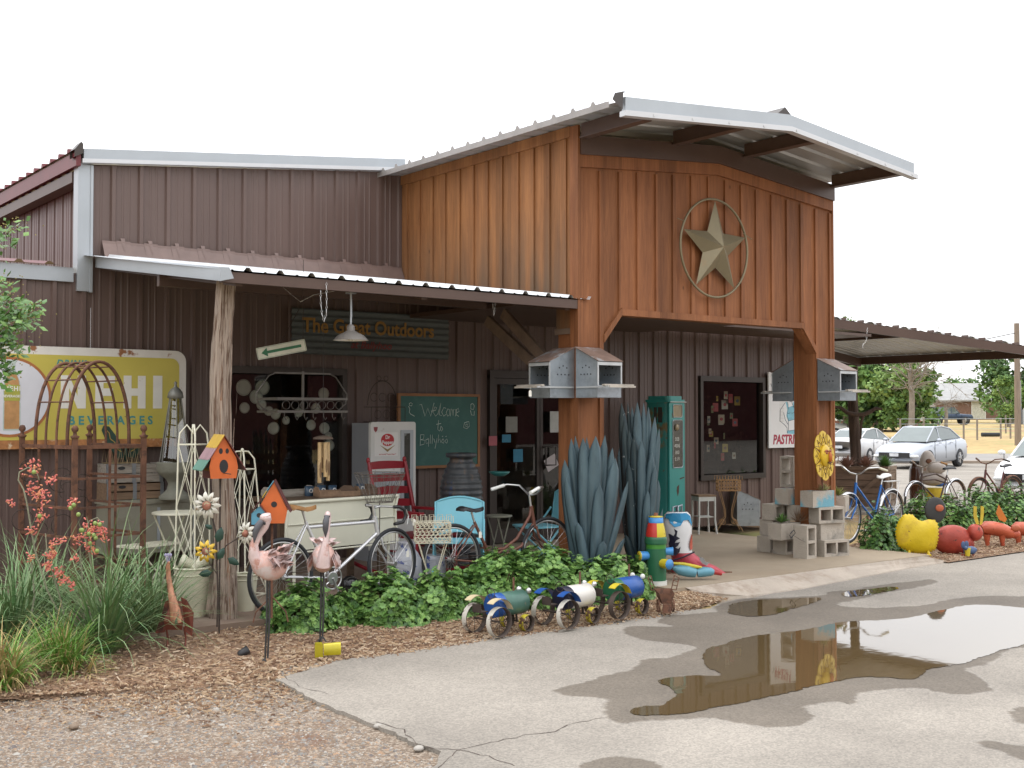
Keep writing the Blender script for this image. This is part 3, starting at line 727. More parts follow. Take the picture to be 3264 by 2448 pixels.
# right awning
RA = .136; aX = 20.23; az0 = 2.93
azf = lambda x: az0+RA*(aX-x)
Pd0, Pd1 = Vector((16.42, 12.43)), Vector((20.41, 10.30))
g = G()
def ydiag(x): return Pd0.y+(Pd1.y-Pd0.y)*(x-Pd0.x)/(Pd1.x-Pd0.x)
yy = []; y = 10.2
while y < 19.5:
    for a, h in ((0,0),(.09,0),(.10,.01),(.12,.01),(.13,0),(.22,0),(.24,.035),(.27,.035),(.295,0)): yy.append((y+a, h))
    y += .30
for (ya, ha), (yb, hb) in zip(yy, yy[1:]):
    def xd(y): return max(16.40, Pd0.x+(y-Pd0.y)*(Pd1.x-Pd0.x)/(Pd1.y-Pd0.y))
    a, b_ = xd(ya), xd(yb)
    if a < aX+.1 or b_ < aX+.1:
        a, b_ = min(a, aX+.12), min(b_, aX+.12)
        g.poly([(a,ya,azf(a)+ha),(aX+.12,ya,azf(aX+.12)+ha),(aX+.12,yb,azf(aX+.12)+hb),(b_,yb,azf(b_)+hb)])
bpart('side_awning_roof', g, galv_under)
g = G()
g.beam((16.42, ydiag(16.42)+.02, azf(16.42)-.08), (20.3, ydiag(20.3)+.02, azf(20.3)-.08), .06, .15)
g.beam((aX, 10.6, az0-.085), (aX, 19.4, az0-.085), .07, .15)
g.beam((17.9, ydiag(17.9)+.08, azf(17.9)-.075), (17.9, 19.3, azf(17.9)-.075), .07, .14)
g.beam((16.42, 14.2, azf(16.42)-.12), (aX-.04, 14.2, az0-.12), .07, .16)
for i in range(13):
    x = 16.6+i*.29
    y = ydiag(x); g.add([(x-.02,y-.02,azf(x)),(x+.02,y-.02,azf(x)),(x+.012,y-.02,azf(x)+.045),(x-.012,y-.02,azf(x)+.045),(x-.02,y+.1,azf(x)),(x+.02,y+.1,azf(x)),(x+.012,y+.1,azf(x)+.045),(x-.012,y+.1,azf(x)+.045)], [(0,1,2,3),(3,2,6,7),(0,3,7,4),(1,5,6,2)])
bpart('side_awning_beam', g, brownsteel)

# --- log posts
def log_post(p, h, r, seed, name='log_post', mt=bark, lean=0):
    q = random.Random(seed); g = G(); n = 20; prof = []
    ph = [q.uniform(0, 6.3) for _ in range(8)]
    vs = []; rows = 26
    for i in range(rows+1):
        t = i/rows; z = t*h
        for k in range(n):
            A = 2*pi*k/n
            fl = 1+.18*max(0, .12-t)/.12
            rr = r*fl*(1-.12*t)*(1+.10*sin(3*A+ph[0]+z*1.3)+.07*sin(5*A+ph[1]-z*2)+.05*sin(9*A+ph[2]+z)+q.uniform(-.05,.05))
            vs.append((rr*cos(A)+.03*sin(z*2.1+ph[3])+lean*z, rr*sin(A)+.02*sin(z*1.7+ph[4]), z))
    fs = [(i*n+k, i*n+(k+1)%n, (i+1)*n+(k+1)%n, (i+1)*n+k) for i in range(rows) for k in range(n)]
    g.add(vs, fs, 0, True); g.add(vs[-n:], [tuple(range(n))])
    for i in range(26):   # peeling strips
        A = q.uniform(0, 6.28); z = q.uniform(.1, h-.5); L_ = q.uniform(.1, .4); rr = r*1.12
        g.add([(rr*cos(A),rr*sin(A),z),(rr*cos(A+.12),rr*sin(A+.12),z),(rr*1.1*cos(A+.1),rr*1.1*sin(A+.1),z+L_),(rr*1.1*cos(A+.02),rr*1.1*sin(A+.02),z+L_)], [(0,1,2,3)])
    o = obj(name, g, mt, bld, Vector(p)-OFF); return o
pp = oz(708, 1968, 0)
log_post((pp.x, pp.y, 0), ze_+.05, .095, 2)
darkbark = M('dark_cedar_bark', (.085,.055,.04), .9, 0, .4, 3, st=(9,9,.8), bump=1.0, bs=9)
lp = od(2725, 1500, 23.7); log_post((lp.x, lp.y, -.1), az0-.1, .105, 5, mt=darkbark)
# ================================================================== OBJECTS ON AND ROUND THE LEFT PORCH
YAW = -math.atan2(.618, .786)
def S(d): return d/FL
class View:
    """local frame of a thing seen at photo pixel (u,v) at ground depth d: x right, y away, z up"""
    def __init__(s, u, v, d, ground=None):
        s.u, s.v, s.s, s.d = u, v, d/FL, d
        p = od(u, v, d)
        s.loc = (p.x, p.y, ground if ground is not None else p.z); s.dz = p.z-s.loc[2]
    def __call__(s, u, v, y=0): k = s.s*(s.d+y)/s.d; return Vector(((u-s.u)*k, y, s.dz+(s.v-v)*k))
cream = M('cream_enamel', (.62,.60,.46), .45, 0, .08, 4, c2=(.40,.30,.10), t2=(.62,.75), s2=3)
rustm = M('rusted_steel', (.16,.075,.045), .85, .1, .3, 8, c2=(.09,.045,.03), t2=(.5,.6), s2=14)
rustdark = M('dark_rusted_iron', (.055,.04,.033), .8, .2, .3, 10)
whiteiron = M('white_painted_iron', (.70,.68,.55), .5, 0, .08, 6, c2=(.45,.35,.18), t2=(.64,.7), s2=12)
greywood = M('weathered_crate_wood', (.30,.27,.23), .85, 0, .3, 3, st=(1,6,12), c2=(.16,.12,.09), t2=(.5,.7), s2=4)
brownwood = M('brown_crate_wood', (.20,.13,.08), .8, 0, .3, 3, st=(1,6,12))
teal = M('teal_letter_paint', (.06,.26,.25), .5, 0, .1, 6)
# ---- drink sign
y0 = WY-.13
a, b_ = oy(590,1120,y0), oy(585,1422,y0); x1s, zt, zb = a.x, a.z, b_.z; x0s = oy(-330,1266,y0).x
sgn = thing('drink_sign', 'rusty yellow enamel NEHI BEVERAGES sign with white border on the brown wall', 'sign', (x1s, y0, 0))
def rrect(x0, x1, z0, z1, r, n=6):
    out = []
    for cx_, cz_, a0 in ((x1-r, z0+r, -pi/2), (x1-r, z1-r, 0), (x0+r, z1-r, pi/2), (x0+r, z0+r, pi)):
        for k in range(n+1): out.append((cx_+r*cos(a0+k*pi/2/n), cz_+r*sin(a0+k*pi/2/n)))
    return out
XZ = lambda y: Matrix(((1,0,0,0),(0,0,-1,y),(0,1,0,0),(0,0,0,1)))   # prism in XZ plane; height goes to -Y
Wd = x1s-x0s
g = G(); g.prism(rrect(-Wd, 0, zb, zt, .12), 0, .03, 0, XZ(0))
obj('border', g, M('white_enamel_rusty', (.66,.64,.60), .4, 0, .06, 6, c2=(.28,.12,.05), t2=(.58,.63), s2=4, c3=(.12,.05,.03), t3=(.66,.7), s3=9), sgn)
g = G(); g.prism(rrect(-Wd+.08, -.08, zb+.09, zt-.085, .09), .0305, .034, 0, XZ(0))
obj('panel', g, M('yellow_enamel', (.52,.445,.085), .35, 0, .08, 2, c2=(.40,.27,.08), t2=(.62,.72), s2=2.5, c3=(.20,.08,.03), t3=(.70,.73), s3=12), sgn)
g = G(); g.prism(rrect(-Wd+.05, -.03, zb+.0, zb+.09, .03), .0305, .033, 0, XZ(0))
obj('rust_strip', g, M('rusted_sign_edge', (.36,.16,.06), .9, 0, .4, 12, c2=(.6,.5,.35), t2=(.55,.65), s2=9), sgn)
wl_ = M('white_letter_paint', (.72,.71,.66), .45, 0, .05, 6, c2=(.3,.15,.08), t2=(.66,.7), s2=7)
def sx(u, v=1266): return oy(u, v, y0).x-x1s
def szz(u, v): return oy(u, v, y0).z
for ch, ua, ub, vt, vb in (('N',190,270,1197,1302),('E',300,362,1198,1302),('H',390,460,1198,1302),('I',484,513,1198,1302)):
    xa, xb = sx(ua), sx(ub); z1_, z0_ = szz((ua+ub)/2, vt), szz((ua+ub)/2, vb); t_ = .085
    g = G(); Mx = XZ(0)
    def bar(a, b, c, d): g.prism([(a,c),(b,c),(b,d),(a,d)], .0345, .037, 0, Mx)
    h_ = (z1_-z0_)
    if ch == 'I': bar(xa, xb, z0_, z1_)
    else:
        bar(xa, xa+t_, z0_, z1_)
        if ch == 'E':
            bar(xa+t_, xb, z1_-.075, z1_); bar(xa+t_, xb-.02, z0_+h_/2-.04, z0_+h_/2+.04); bar(xa+t_, xb, z0_, z0_+.075)
        if ch == 'H': bar(xb-t_, xb, z0_, z1_); bar(xa+t_, xb-t_, z0_+h_/2-.04, z0_+h_/2+.04)
        if ch == 'N':
            bar(xb-t_, xb, z0_, z1_); g.prism([(xa+.0855,z1_),(xa+.0855,z1_-.13),(xb-.0855,z0_),(xb-.0855,z0_+.13)], .0345, .0368, 0, Mx)
    obj('lettering', g, wl_, sgn)
text('lettering', 'DRINK', .085, teal, sgn, front(sx(222), -.036, szz(222, 1158)), bold=.003, shear=.25, space=1.25)
text('lettering', 'BEVERAGES', .125, teal, sgn, front(sx(352), -.036, szz(352, 1341)), bold=.004, space=1.55, sx=.98)
cx_, cz_ = sx(28), (szz(28,1137)+szz(28,1394))/2; rc = (szz(28,1137)-szz(28,1394))/2
el = lambda r, q=1: [(cx_+r*q*cos(2*pi*k/40), cz_+r*sin(2*pi*k/40)) for k in range(40)]
g = G(); g.prism(el(rc, 1.0), .0345, .0365, 0, XZ(0)); obj('roundel_rim', g, M('orange_rim', (.36,.13,.04), .5), sgn)
g = G(); g.prism(el(rc-.028, 1.0), .0367, .0385, 0, XZ(0)); rd_ = obj('roundel', g, M('pale_enamel', (.62,.63,.68), .35, 0, .04, 4), sgn)
def bottle(cx, z0, hgt, r, y, mt, cut=(0, 1)):
    pr = [(0,.95),(.02,1.0),(.38,1.0),(.40,.93),(.60,.98),(.70,.85),(.80,.50),(.88,.36),(.95,.33),(.955,.42),(1.0,.42)]
    L_ = [(cx-r*q, z0+hgt*t) for t, q in pr if cut[0] <= t <= cut[1]]; Rr = [(cx+r*q, z0+hgt*t) for t, q in pr[::-1] if cut[0] <= t <= cut[1]]
    g = G(); g.prism(L_+Rr, y, y+.0015, 0, XZ(0)); return g
bw = abs(sx(58)-sx(2))/2; bz0, bz1 = szz(30,1372), szz(30,1148)
obj('bottle_picture', bottle(cx_+.02, bz0, bz1-bz0, bw, .0387, None), M('bottle_glass_paint', (.42,.50,.46), .4), sgn)
obj('bottle_picture', bottle(cx_+.02, bz0+.015, bz1-bz0, bw*.86, .0404, None, (0, .82)), M('orange_drink_paint', (.46,.25,.10), .4, 0, .2, 12), sgn)
g = G(); g.prism([(cx_+.02-bw*.9,bz0+.30),(cx_+.02+bw*.9,bz0+.30),(cx_+.02+bw*.9,bz0+.46),(cx_+.02-bw*.9,bz0+.46)], .0421, .0432, 0, XZ(0)); obj('bottle_label', g, M('olive_label', (.36,.36,.06), .5), sgn)
text('lettering', 'NEHI', .065, wl_, sgn, front(cx_+.02, -.0436, bz0+.42), bold=.002, space=1.2); text('lettering', 'BEVERAGES', .035, wl_, sgn, front(cx_+.02, -.0436, bz0+.345), bold=.001)

# ---- rusty arbor
Bp, Dp, Ap = RD(-1392*10.6/FL, 10.6), RD(-1173*11.1/FL, 11.1), RD(-1560*11.2/FL, 11.2); Cp = Ap+Dp-Bp
arb = thing('garden_arbor', 'rusty square-post garden arbor with arched ribbed top in front of the yellow drink sign', 'arbor', Bp)
Lb = lambda p: Vector(p)-Bp
zt_ = 1.75-(1425-HZ)*10.7/FL
for p in (Ap, Bp, Cp, Dp):
    g = G(); q = Lb(p); g.bb(q.x-.022, q.x+.022, q.y-.022, q.y+.022, 0, zt_+.08); g.lathe([(.034,0),(.045,.02),(.02,.03),(.016,.055),(.03,.07),(.034,.09),(.022,.115),(.0,.122)], 10, (q.x, q.y, zt_+.08)); obj('post', g, rustm, arb)
def lat(p, q, name='side_panel', mid=1):
    p, q = Lb(p), Lb(q); g = G()
    for z in (zt_, zt_-.29, zt_-.56, zt_-.83, zt_-1.11, zt_-1.36): g.beam(p+Vector((0,0,z)), q+Vector((0,0,z)), .02, .035 if z == zt_ else .022)
    for k in range(1, mid+1):
        m_ = p.lerp(q, k/(mid+1)); g.beam(m_+Vector((0,0,.05)), m_+Vector((0,0,zt_)), .022, .014)
    obj(name, g, rustm, arb)
lat(Bp, Dp); lat(Ap, Bp, mid=2); lat(Cp, Dp); 
fa = [Ap.lerp(Bp, .26), Ap.lerp(Bp, .86)]; fb = [Cp.lerp(Dp, .10), Cp.lerp(Dp, .74)]
N_ = 26
def arc(p, q, z0, hh):
    return [Lb(p.lerp(q, (1-cos(pi*k/N_))/2))+Vector((0,0,z0+hh*max(0, sin(pi*k/N_))**.85)) for k in range(N_+1)]
arcs = []
for t in (0, 1/3, 2/3, 1):
    a_ = arc(fa[0].lerp(fa[1], t), fb[0].lerp(fb[1], t), zt_, .80); arcs.append(a_)
    g = G(); g.tube(a_, .017 if t in (0, 1) else .012, 6); obj('arch_rib', g, rustm, arb)
for k in (4, 7, 10, 13, 16, 19, 22):
    g = G(); g.tube([arcs[i][k] for i in range(4)], .008, 6); obj('crossbar', g, rustm, arb)
# wire scrollwork climbing the left end
g = G(); q = random.Random(3)
p0 = Lb(Ap.lerp(Bp, .3))
for i in range(14):
    c = p0+Vector((q.uniform(-.1,.45), q.uniform(-.1,.2), q.uniform(.3,1.25))); g.ring(c, q.uniform(.04,.12), .004, 'Y', 14, 4, a0=0, a1=q.uniform(3,6))
obj('scrollwork', g, rustdark, arb)

# ---- cooler cabinet, stool table, crates, butterfly, basket, lantern, urn
dark_cream = M('dull_cream_metal', (.27,.26,.20), .5, 0, .12, 2, c2=(.17,.14,.09), t2=(.55,.7), s2=3)
V = View(440, 1700, 12.6, 0)
t = thing('metal_cabinet', 'long dull cream metal cabinet on legs behind the rusty arbor', 'cabinet', V.loc, 0)
g = G(); g.bb(-.42, .95, -.28, .28, .28, .80); obj('body', g, dark_cream, t)
g = G(); g.bb(-.44, .97, -.30, .30, .803, .85); obj('lid', g, dark_cream, t)
g = G(); g.bb(.1, .13, -.295, -.285, .32, .76); g.bb(.5, .53, -.295, -.285, .32, .76); obj('moulding', g, galv, t)
for x in (-.38, .91):
    for y in (-.24, .24): g = G(); g.bb(x-.02, x+.02, y-.02, y+.02, 0, .28); obj('leg', g, dark_cream, t)
topz = .853; cab = V.loc
def fold_table(name, label, u, v, d, r, h, mt=whiteiron, sq=False, cat='table', zt=0):
    V = View(u, v, d, zt); t = thing(name, label, cat, V.loc, .3)
    g = G()
    if sq: g.bb(-r, r, -r*.5, r*.5, h-.02, h)
    else: g.lathe([(r,h-.02),(r+.004,h-.01),(r,h)], 24)
    obj('tabletop', g, mt, t)
    for s_ in (-1, 1):
        for q in (-1, 1):
            g = G(); g.tube([(-r*.8*q, s_*r*.45, 0), (r*.8*q, s_*r*.45, h-.022)], .009, 6); obj('leg', g, mt, t)
    return t
fold_table('round_table', 'small round cream folding table beside the white obelisk trellis', 565, 1632, 11.4, .24, .80)
fold_table('folding_bench', 'low cream slatted bench on crossed legs seen through the rusty arbor', 475, 1725, 11.3, .27, .50, sq=True, cat='bench')
def crate(label, u, v, d, w, h, dp, z, mt, rz=0, handle=True, tilt=0):
    p = od(u, v, d); t = thing('wooden_crate', label, 'crate', (p.x, p.y, z), rz, 'wooden drink crates')
    for sx_ in (-1, 1):
        g = G(); g.bb(sx_*w/2-.012, sx_*w/2+.012, -dp/2, dp/2, 0, h); obj('end_board', g, mt, t)
    for sy in (-1, 1):
        for k in range(2):
            g = G(); z0 = .005+k*(h/2); g.bb(-w/2+.0125, w/2-.0125, sy*dp/2-.008, sy*dp/2+.008, z0, z0+h/2-.014); obj('side_slat', g, mt, t)
    g = G(); g.bb(-w/2+.013, w/2-.013, -dp/2+.009, dp/2-.009, 0, .012); obj('bottom_board', g, mt, t)
    g = G()
    for x in (-w/2, -.01, w/2): g.bb(x-.02, x+.02, -dp/2-.012, -dp/2-.0085, 0, h+.003)
    obj('metal_strap', g, M('dull_zinc_strap', (.20,.21,.22), .6, .3, .2, 8), t)
    if handle: g = G(); g.lathe([(0,0),(.03,0),(.03,.003)], 14, M=Matrix.Translation((-w/4,-dp/2-.0085,h*.78)) @ Matrix.Rotation(pi/2,4,'X') @ Matrix.Diagonal((1.3,.6,1,1))); obj('hand_hole', g, black, t)
    return t
crate('brown weathered crate, lower of the two on the cream cabinet', 414, 1560, 12.45, .58, .175, .3, topz, brownwood, .03)
crate('grey weathered crate, upper of the two on the cream cabinet', 414, 1510, 12.45, .57, .20, .3, topz+.178, greywood, -.02)
V = View(395, 1446, 12.45); V.loc = (V.loc[0], V.loc[1], topz+.383)
t = thing('wire_basket', 'tan zigzag wire basket on top of the stacked wooden crates', 'basket', V.loc)
g = G(); w_ = .20
for z, r in ((.0,1),(.16,1.06)): g.tube([(-w_*r,-.1*r,z),(w_*r,-.1*r,z),(w_*r,.1*r,z),(-w_*r,.1*r,z)], .004, 5, closed=True)
for y_ in (-.1, .1):
    for i in range(8):
        x = -w_+i*w_/4; g.tube([(x, y_, 0), (x+.025, y_*1.06, .16), (x+.05, y_, 0)], .003, 4)
obj('frame', g, M('tan_wire', (.36,.27,.15), .6), t)
t = thing('metal_butterfly', 'dark green metal butterfly with wavy gold stripes in the tan wire basket', 'garden ornament', (V.loc[0]+.02, V.loc[1], V.loc[2]+.02))
dg = M('dark_green_tin', (.02,.055,.04), .4, .2, .2, 6); gold = M('gold_tin', (.38,.27,.08), .4, .5, .2, 6)
for s_ in (-1, 1):
    g = G(); g.prism([(.03*s_,.04),(.10*s_,.03),(.20*s_,.17),(.27*s_,.33),(.25*s_,.38),(.19*s_,.37),(.08*s_,.22)], 0, .008, 0, XZ(.02*s_)); wg = obj('wing', g, dg, t)
    g = G(); g.tube([(.06*s_,.02*s_-.013,.1),(.12*s_,.02*s_-.013,.14),(.13*s_,.02*s_-.013,.20),(.18*s_,.02*s_-.013,.24),(.19*s_,.02*s_-.013,.30),(.22*s_,.02*s_-.013,.33)], .006, 5); obj('stripe', g, gold, wg)
g = G(); g.ell((0,0,.08), (.02,.02,.09)); g.tube([(0,0,.16),(.03,0,.26),(.01,0,.30)], .002, 4); g.tube([(0,0,.16),(-.03,0,.26),(-.05,0,.29)], .002, 4); obj('body', g, dg, t)
# urn and lantern
V = View(557, 1560, 12.4); ux, uy = V.loc[0], V.loc[1]
t = thing('stone_urn', 'grey stone urn with flared bowl and round foot below the tall lantern', 'urn', (ux, uy, topz))
g = G(); g.lathe([(.16,0),(.165,.03),(.13,.06),(.085,.10),(.07,.16),(.08,.185)], 20); obj('foot', g, M('grey_stone', (.20,.20,.16), .8, 0, .15, 5, bump=.3), t)
g = G(); g.lathe([(.08,.186),(.10,.22),(.17,.27),(.19,.31),(.185,.38),(.19,.395),(.165,.395),(.155,.35)], 20, cap=False); obj('bowl', g, MC['grey_stone'], t)
t = thing('tall_lantern', 'tall tapering grey metal lantern with domed cap and finial on the stone urn', 'lantern', (ux, uy, topz+.38))
gm = M('aged_zinc', (.22,.22,.20), .5, .5, .15, 6)
hl = od(570, 1240, dep(t.location)).z-t.location.z
g = G()
for k in range(6):
    A = pi/3*k+.3; g.tube([(.17*cos(A), .17*sin(A), 0), (.062*cos(A), .062*sin(A), hl-.1)], .007, 5)
g.ring((0,0,.0), .17, .01, 'Z', 24, 6); obj('frame', g, gm, t)
g = G(); g.lathe([(.165,.0),(.060,hl-.1)], 6, cap=False, sm=False, M=Matrix.Rotation(.3,4,'Z')); obj('glass', g, glass('lantern_glass', (.7,.7,.62), .12), t)
g = G(); g.lathe([(.075,hl-.1),(.085,hl-.09),(.075,hl-.04),(.05,hl+.0),(.02,hl+.02),(.012,hl+.05),(.02,hl+.065),(.0,hl+.085)], 16); obj('cap', g, gm, t)

# ---- obelisk trellises, buckets
def obelisk(label, u, v, d, uw, vt, vr, gz_=0, wbase=None):
    V = View(u, v, d, gz_); t = thing('obelisk_trellis', label, 'trellis', V.loc, .5, 'white obelisk trellises')
    H_ = (V(u, vt)).z; zr_ = V(u, vr).z; wb = wbase or .19; wt = .105
    for k in range(4):
        A = pi/4+k*pi/2; c_, s_ = cos(A)*1.2, sin(A)*1.2
        g = G(); g.tube([(wb*c_,wb*s_,0),(wt*c_,wt*s_,zr_),(wt*c_*.9,wt*s_*.9,zr_+.10),(wt*c_*.45,wt*s_*.45,zr_+.17),(0,0,H_)], .008, 6); obj('leg', g, whiteiron, t)
    def fr(z): return [( (wb+(wt-wb)*z/zr_)*1.2*cos(pi/4+k*pi/2), (wb+(wt-wb)*z/zr_)*1.2*sin(pi/4+k*pi/2), z) for k in range(4)]
    for z in (zr_, .02): g = G(); g.tube(fr(z), .007, 5, closed=True); obj('ring', g, whiteiron, t)
    for k in range(4):
        g = G(); a_, b2 = fr(.06)[k], fr(.06)[(k+1)%4]; c_, d2 = fr(zr_)[k], fr(zr_)[(k+1)%4]
        m1, m2 = fr(zr_*.5)[k], fr(zr_*.5)[(k+1)%4]
        g.tube([a_, m2, c_], .004, 4); g.tube([b2, m1, d2], .004, 4); obj('cross_wire', g, whiteiron, t)
    g = G(); g.ell((0,0,H_+.012), (.016,.016,.018), 8, 6); obj('finial', g, whiteiron, t)
    return t
def bucket(label, u, v, d, r, h, mt=cream, group='cream buckets', gz_=0.0):
    V = View(u, v, d, gz_); t = thing('metal_bucket', label, 'bucket', V.loc, 0, group)
    g = G(); g.lathe([(r*.72,0),(r*.74,.01),(r,h-.02),(r*1.0,h)], 24, cap=False); g.lathe([(0,.006),(r*.72,.006)], 24, cap=False); obj('body', g, mt, t)
    g = G(); g.ring((0,0,h), r*1.01, .009, 'Z', 28, 6); g.ring((0,0,h*.86), r*.985, .005, 'Z', 28, 5); obj('rim', g, mt, t)
    return t
bk = bucket('large cream bucket holding the white trellis and tin horns, left of the log post', 612, 1962, 10.15, .155, .42)
bucket('cream bucket standing behind the log post to its right', 783, 1950, 10.45, .105, .32)
obelisk('white obelisk trellis standing in the cream bucket left of the log post', 614, 1780, 10.15, 0, 1384, 1418, .40, .125)
obelisk('white obelisk trellis standing behind the orange birdhouse', 770, 1850, 11.2, 0, 1440, 1497, 0, .20)
V = View(612, 1830, 10.15)
for i, (dx, dy, rr) in enumerate(((-.05,-.02,.06),(.05,-.05,.065))):
    t = thing('tin_horn', ['cream tin horn lying in the left of the bucket rim','cream tin horn with dark open mouth at the right of the bucket rim'][i], 'garden ornament', (V.loc[0]+dx, V.loc[1]+dy-.02, .395), [2.6,.5][i], 'tin horns in the bucket')
    g = G(); g.lathe([(.02,-.12),(.035,-.05),(.05,.02),(.07,.07),(.066,.068),(.045,.02)], 16, M=Matrix.Translation((0,0,.07)) @ Matrix.Rotation(1.2,4,'Y')); obj('cone', g, cream, t)
    g = G(); g.lathe([(0,.03),(.055,.03)], 16, M=Matrix.Translation((0,0,.07)) @ Matrix.Rotation(1.2,4,'Y'), cap=False); obj('mouth', g, black, t)

# ---- birdhouses
orange = M('orange_tin', (.58,.13,.03), .4, .1, .15, 5, c2=(.30,.06,.02), t2=(.6,.68), s2=9)
yelt = M('yellow_tin', (.56,.36,.05), .4, .1, .2, 6, c2=(.35,.16,.06), t2=(.62,.7), s2=8)
mauve = M('mauve_tin', (.34,.21,.24), .45, .1, .15, 6); tealt = M('sea_green_tin', (.12,.27,.22), .45, .1, .15, 6)
maroon = M('maroon_tin', (.11,.03,.03), .45, .1, .2, 6); bluet = M('sky_blue_tin', (.10,.30,.42), .4, .1, .15, 6, c2=(.25,.15,.1), t2=(.66,.7), s2=10)
def scallop(g, p0, p1, q1, q0, n=6, drop=.012, m=0, th=.006):
    p0, p1, q1, q0 = map(Vector, (p0, p1, q1, q0))   # p0-p1 upper edge, q0-q1 lower edge
    nrm = (p1-p0).cross(q0-p0).normalized()*th; top = []; dn = (q0-p0).normalized()
    low = []
    for i in range(n*4+1):
        t_ = i/(n*4); ph = (i % 4)/4; low.append(q0.lerp(q1, t_)+dn*drop*sin(pi*ph))
    pts = [p0]+low+[p1]
    g.add([p for p in pts]+[p+nrm for p in pts], [tuple(range(len(pts))), tuple(range(2*len(pts)-1, len(pts)-1, -1))]+[(i, (i+1)%len(pts), (i+1)%len(pts)+len(pts), i+len(pts)) for i in range(len(pts))], m)
# house one: front faces right-front, roof slope to the left
V = View(712, 1525, 9.55)
t = thing('birdhouse', 'orange birdhouse with yellow, mauve and sea green scalloped roof bands at the log post', 'birdhouse', V.loc, YAW+.50, 'tin birdhouses')
w_, hw, pk, dpt = .105, .17, .345, .26
g = G(); g.prism([(-w_,0),(w_,0),(w_*1.12,hw*.55),(w_*.98,hw),(0,pk),(-w_*.98,hw),(-w_*1.12,hw*.55)], 0, .01, 0, XZ(0)); fr_ = obj('front_panel', g, orange, t)
g = G(); g.bb(-w_, -w_+.008, .001, dpt, 0, hw); g.bb(w_-.008, w_, .001, dpt, 0, hw); g.bb(-w_+.009, w_-.009, .001, dpt, 0, .008); g.prism([(-w_,0),(w_,0),(w_,hw),(0,pk-.01),(-w_,hw)], 0, .008, 0, XZ(dpt+.01)); obj('box', g, maroon, t)
g = G()
for x, z, a_, b2 in ((0,.10,.036,.055),(-.025,.225,.016,.024),(.027,.225,.014,.022)):
    g.lathe([(0,.0),(1,.0),(1,.002)], 18, M=Matrix.Translation((x,-.0105,z)) @ Matrix.Rotation(pi/2,4,'X') @ Matrix.Diagonal((a_,b2,1,1)))
obj('entrance_hole', g, black, fr_)
sl = lambda f, y, s_: Vector((s_*(f*(w_+.07)), y, pk+.012-(pk-hw)/w_*f*(w_+.07)*.93))
for i, (mt, f0, f1) in enumerate(((yelt,0,.38),(mauve,.36,.72),(tealt,.70,1.02))):
    for s_ in (-1, 1):
        g = G(); o_ = Vector((0,0,-.004*i)); scallop(g, sl(f0,-.04,s_)+o_, sl(f0,dpt+.03,s_)+o_, sl(f1,dpt+.03,s_)+o_, sl(f1,-.04,s_)+o_); obj('roof_band', g, mt if s_ < 0 else maroon, t)
text('lettering', 'DRINKS 317', .035, M('dull_gold_letter', (.30,.17,.05), .6), t, Matrix.Translation((-w_-.002,.13,.07)) @ Matrix.Rotation(-pi/2,4,'Z') @ Matrix.Rotation(pi/2,4,'X'))
g = G(); g.tube([(0,.1,-1.55+0),(0,.1,0)], .007, 6); g.tube([(-.0,-.011,.045),(.0,-.07,.045),(.03,-.12,.04)], .004, 5); obj('stake', g, rustdark, t)
# house two
V = View(865, 1668, 9.5)
t = thing('birdhouse', 'orange birdhouse with small blue gabled porch house behind the pink flamingo', 'birdhouse', V.loc, YAW+.12, 'tin birdhouses')
g = G(); g.prism([(-.12,0),(.105,0),(.13,.11),(.02,.335),(-.10,.13)], 0, .012, 0, XZ(0)); fr_ = obj('front_panel', g, orange, t)
g = G(); g.prism([(-.11,.0),(.10,.0),(.12,.11),(.02,.31),(-.09,.13)], 0, .14, 0, XZ(.155)); obj('box', g, orange, t)
g = G(); g.lathe([(0,.0),(.024,.0),(.024,.002)], 18, M=Matrix.Translation((.022,-.0125,.155)) @ Matrix.Rotation(pi/2,4,'X')); obj('entrance_hole', g, black, fr_)
for mt, a_, b2 in ((bluet,(.02,.345),(-.035,.265)),(yelt,(-.034,.267),(-.07,.21)),(maroon,(-.069,.212),(-.16,.09))):
    g = G(); scallop(g, (a_[0],-.03,a_[1]), (a_[0],.17,a_[1]), (b2[0],.17,b2[1]), (b2[0],-.03,b2[1])); obj('roof_band', g, mt, t)
g = G(); g.add([(.02,-.03,.345),(.02,.17,.345),(.15,.17,.09),(.15,-.03,.09),(.02,-.03,.352),(.02,.17,.352),(.158,.17,.09),(.158,-.03,.09)], [(0,1,2,3),(7,6,5,4),(0,3,7,4)]); obj('roof_band', g, maroon, t)
g = G(); g.prism([(-.15,0),(-.04,0),(-.035,.09),(-.085,.15),(-.15,.09)], 0, .09, 0, XZ(-.0135)); ph = obj('porch_house', g, bluet, t)
g = G(); g.lathe([(0,.0),(.019,.0),(.019,.002)], 16, M=Matrix.Translation((-.09,-.104,.075)) @ Matrix.Rotation(pi/2,4,'X')); obj('entrance_hole', g, black, ph)
g = G(); g.add([(-.085,-.12,.16),(-.085,-.014,.16),(-.02,-.014,.07),(-.02,-.12,.07)], [(0,1,2,3)]); g.add([(-.085,-.12,.16),(-.085,-.014,.16),(-.17,-.014,.08),(-.17,-.12,.08)], [(0,1,2,3)]); obj('porch_roof', g, maroon, ph)
g = G(); g.tube([(0,.07,-.78),(0,.07,0)], .01, 6); g.tube([(0,.07,-.6),(-.12,.0,-.72),(-.14,-.02,-.8)], .006, 5); g.tube([(0,.07,-.6),(.12,.0,-.72),(.14,-.02,-.8)], .006, 5); obj('stake', g, rustm, t)

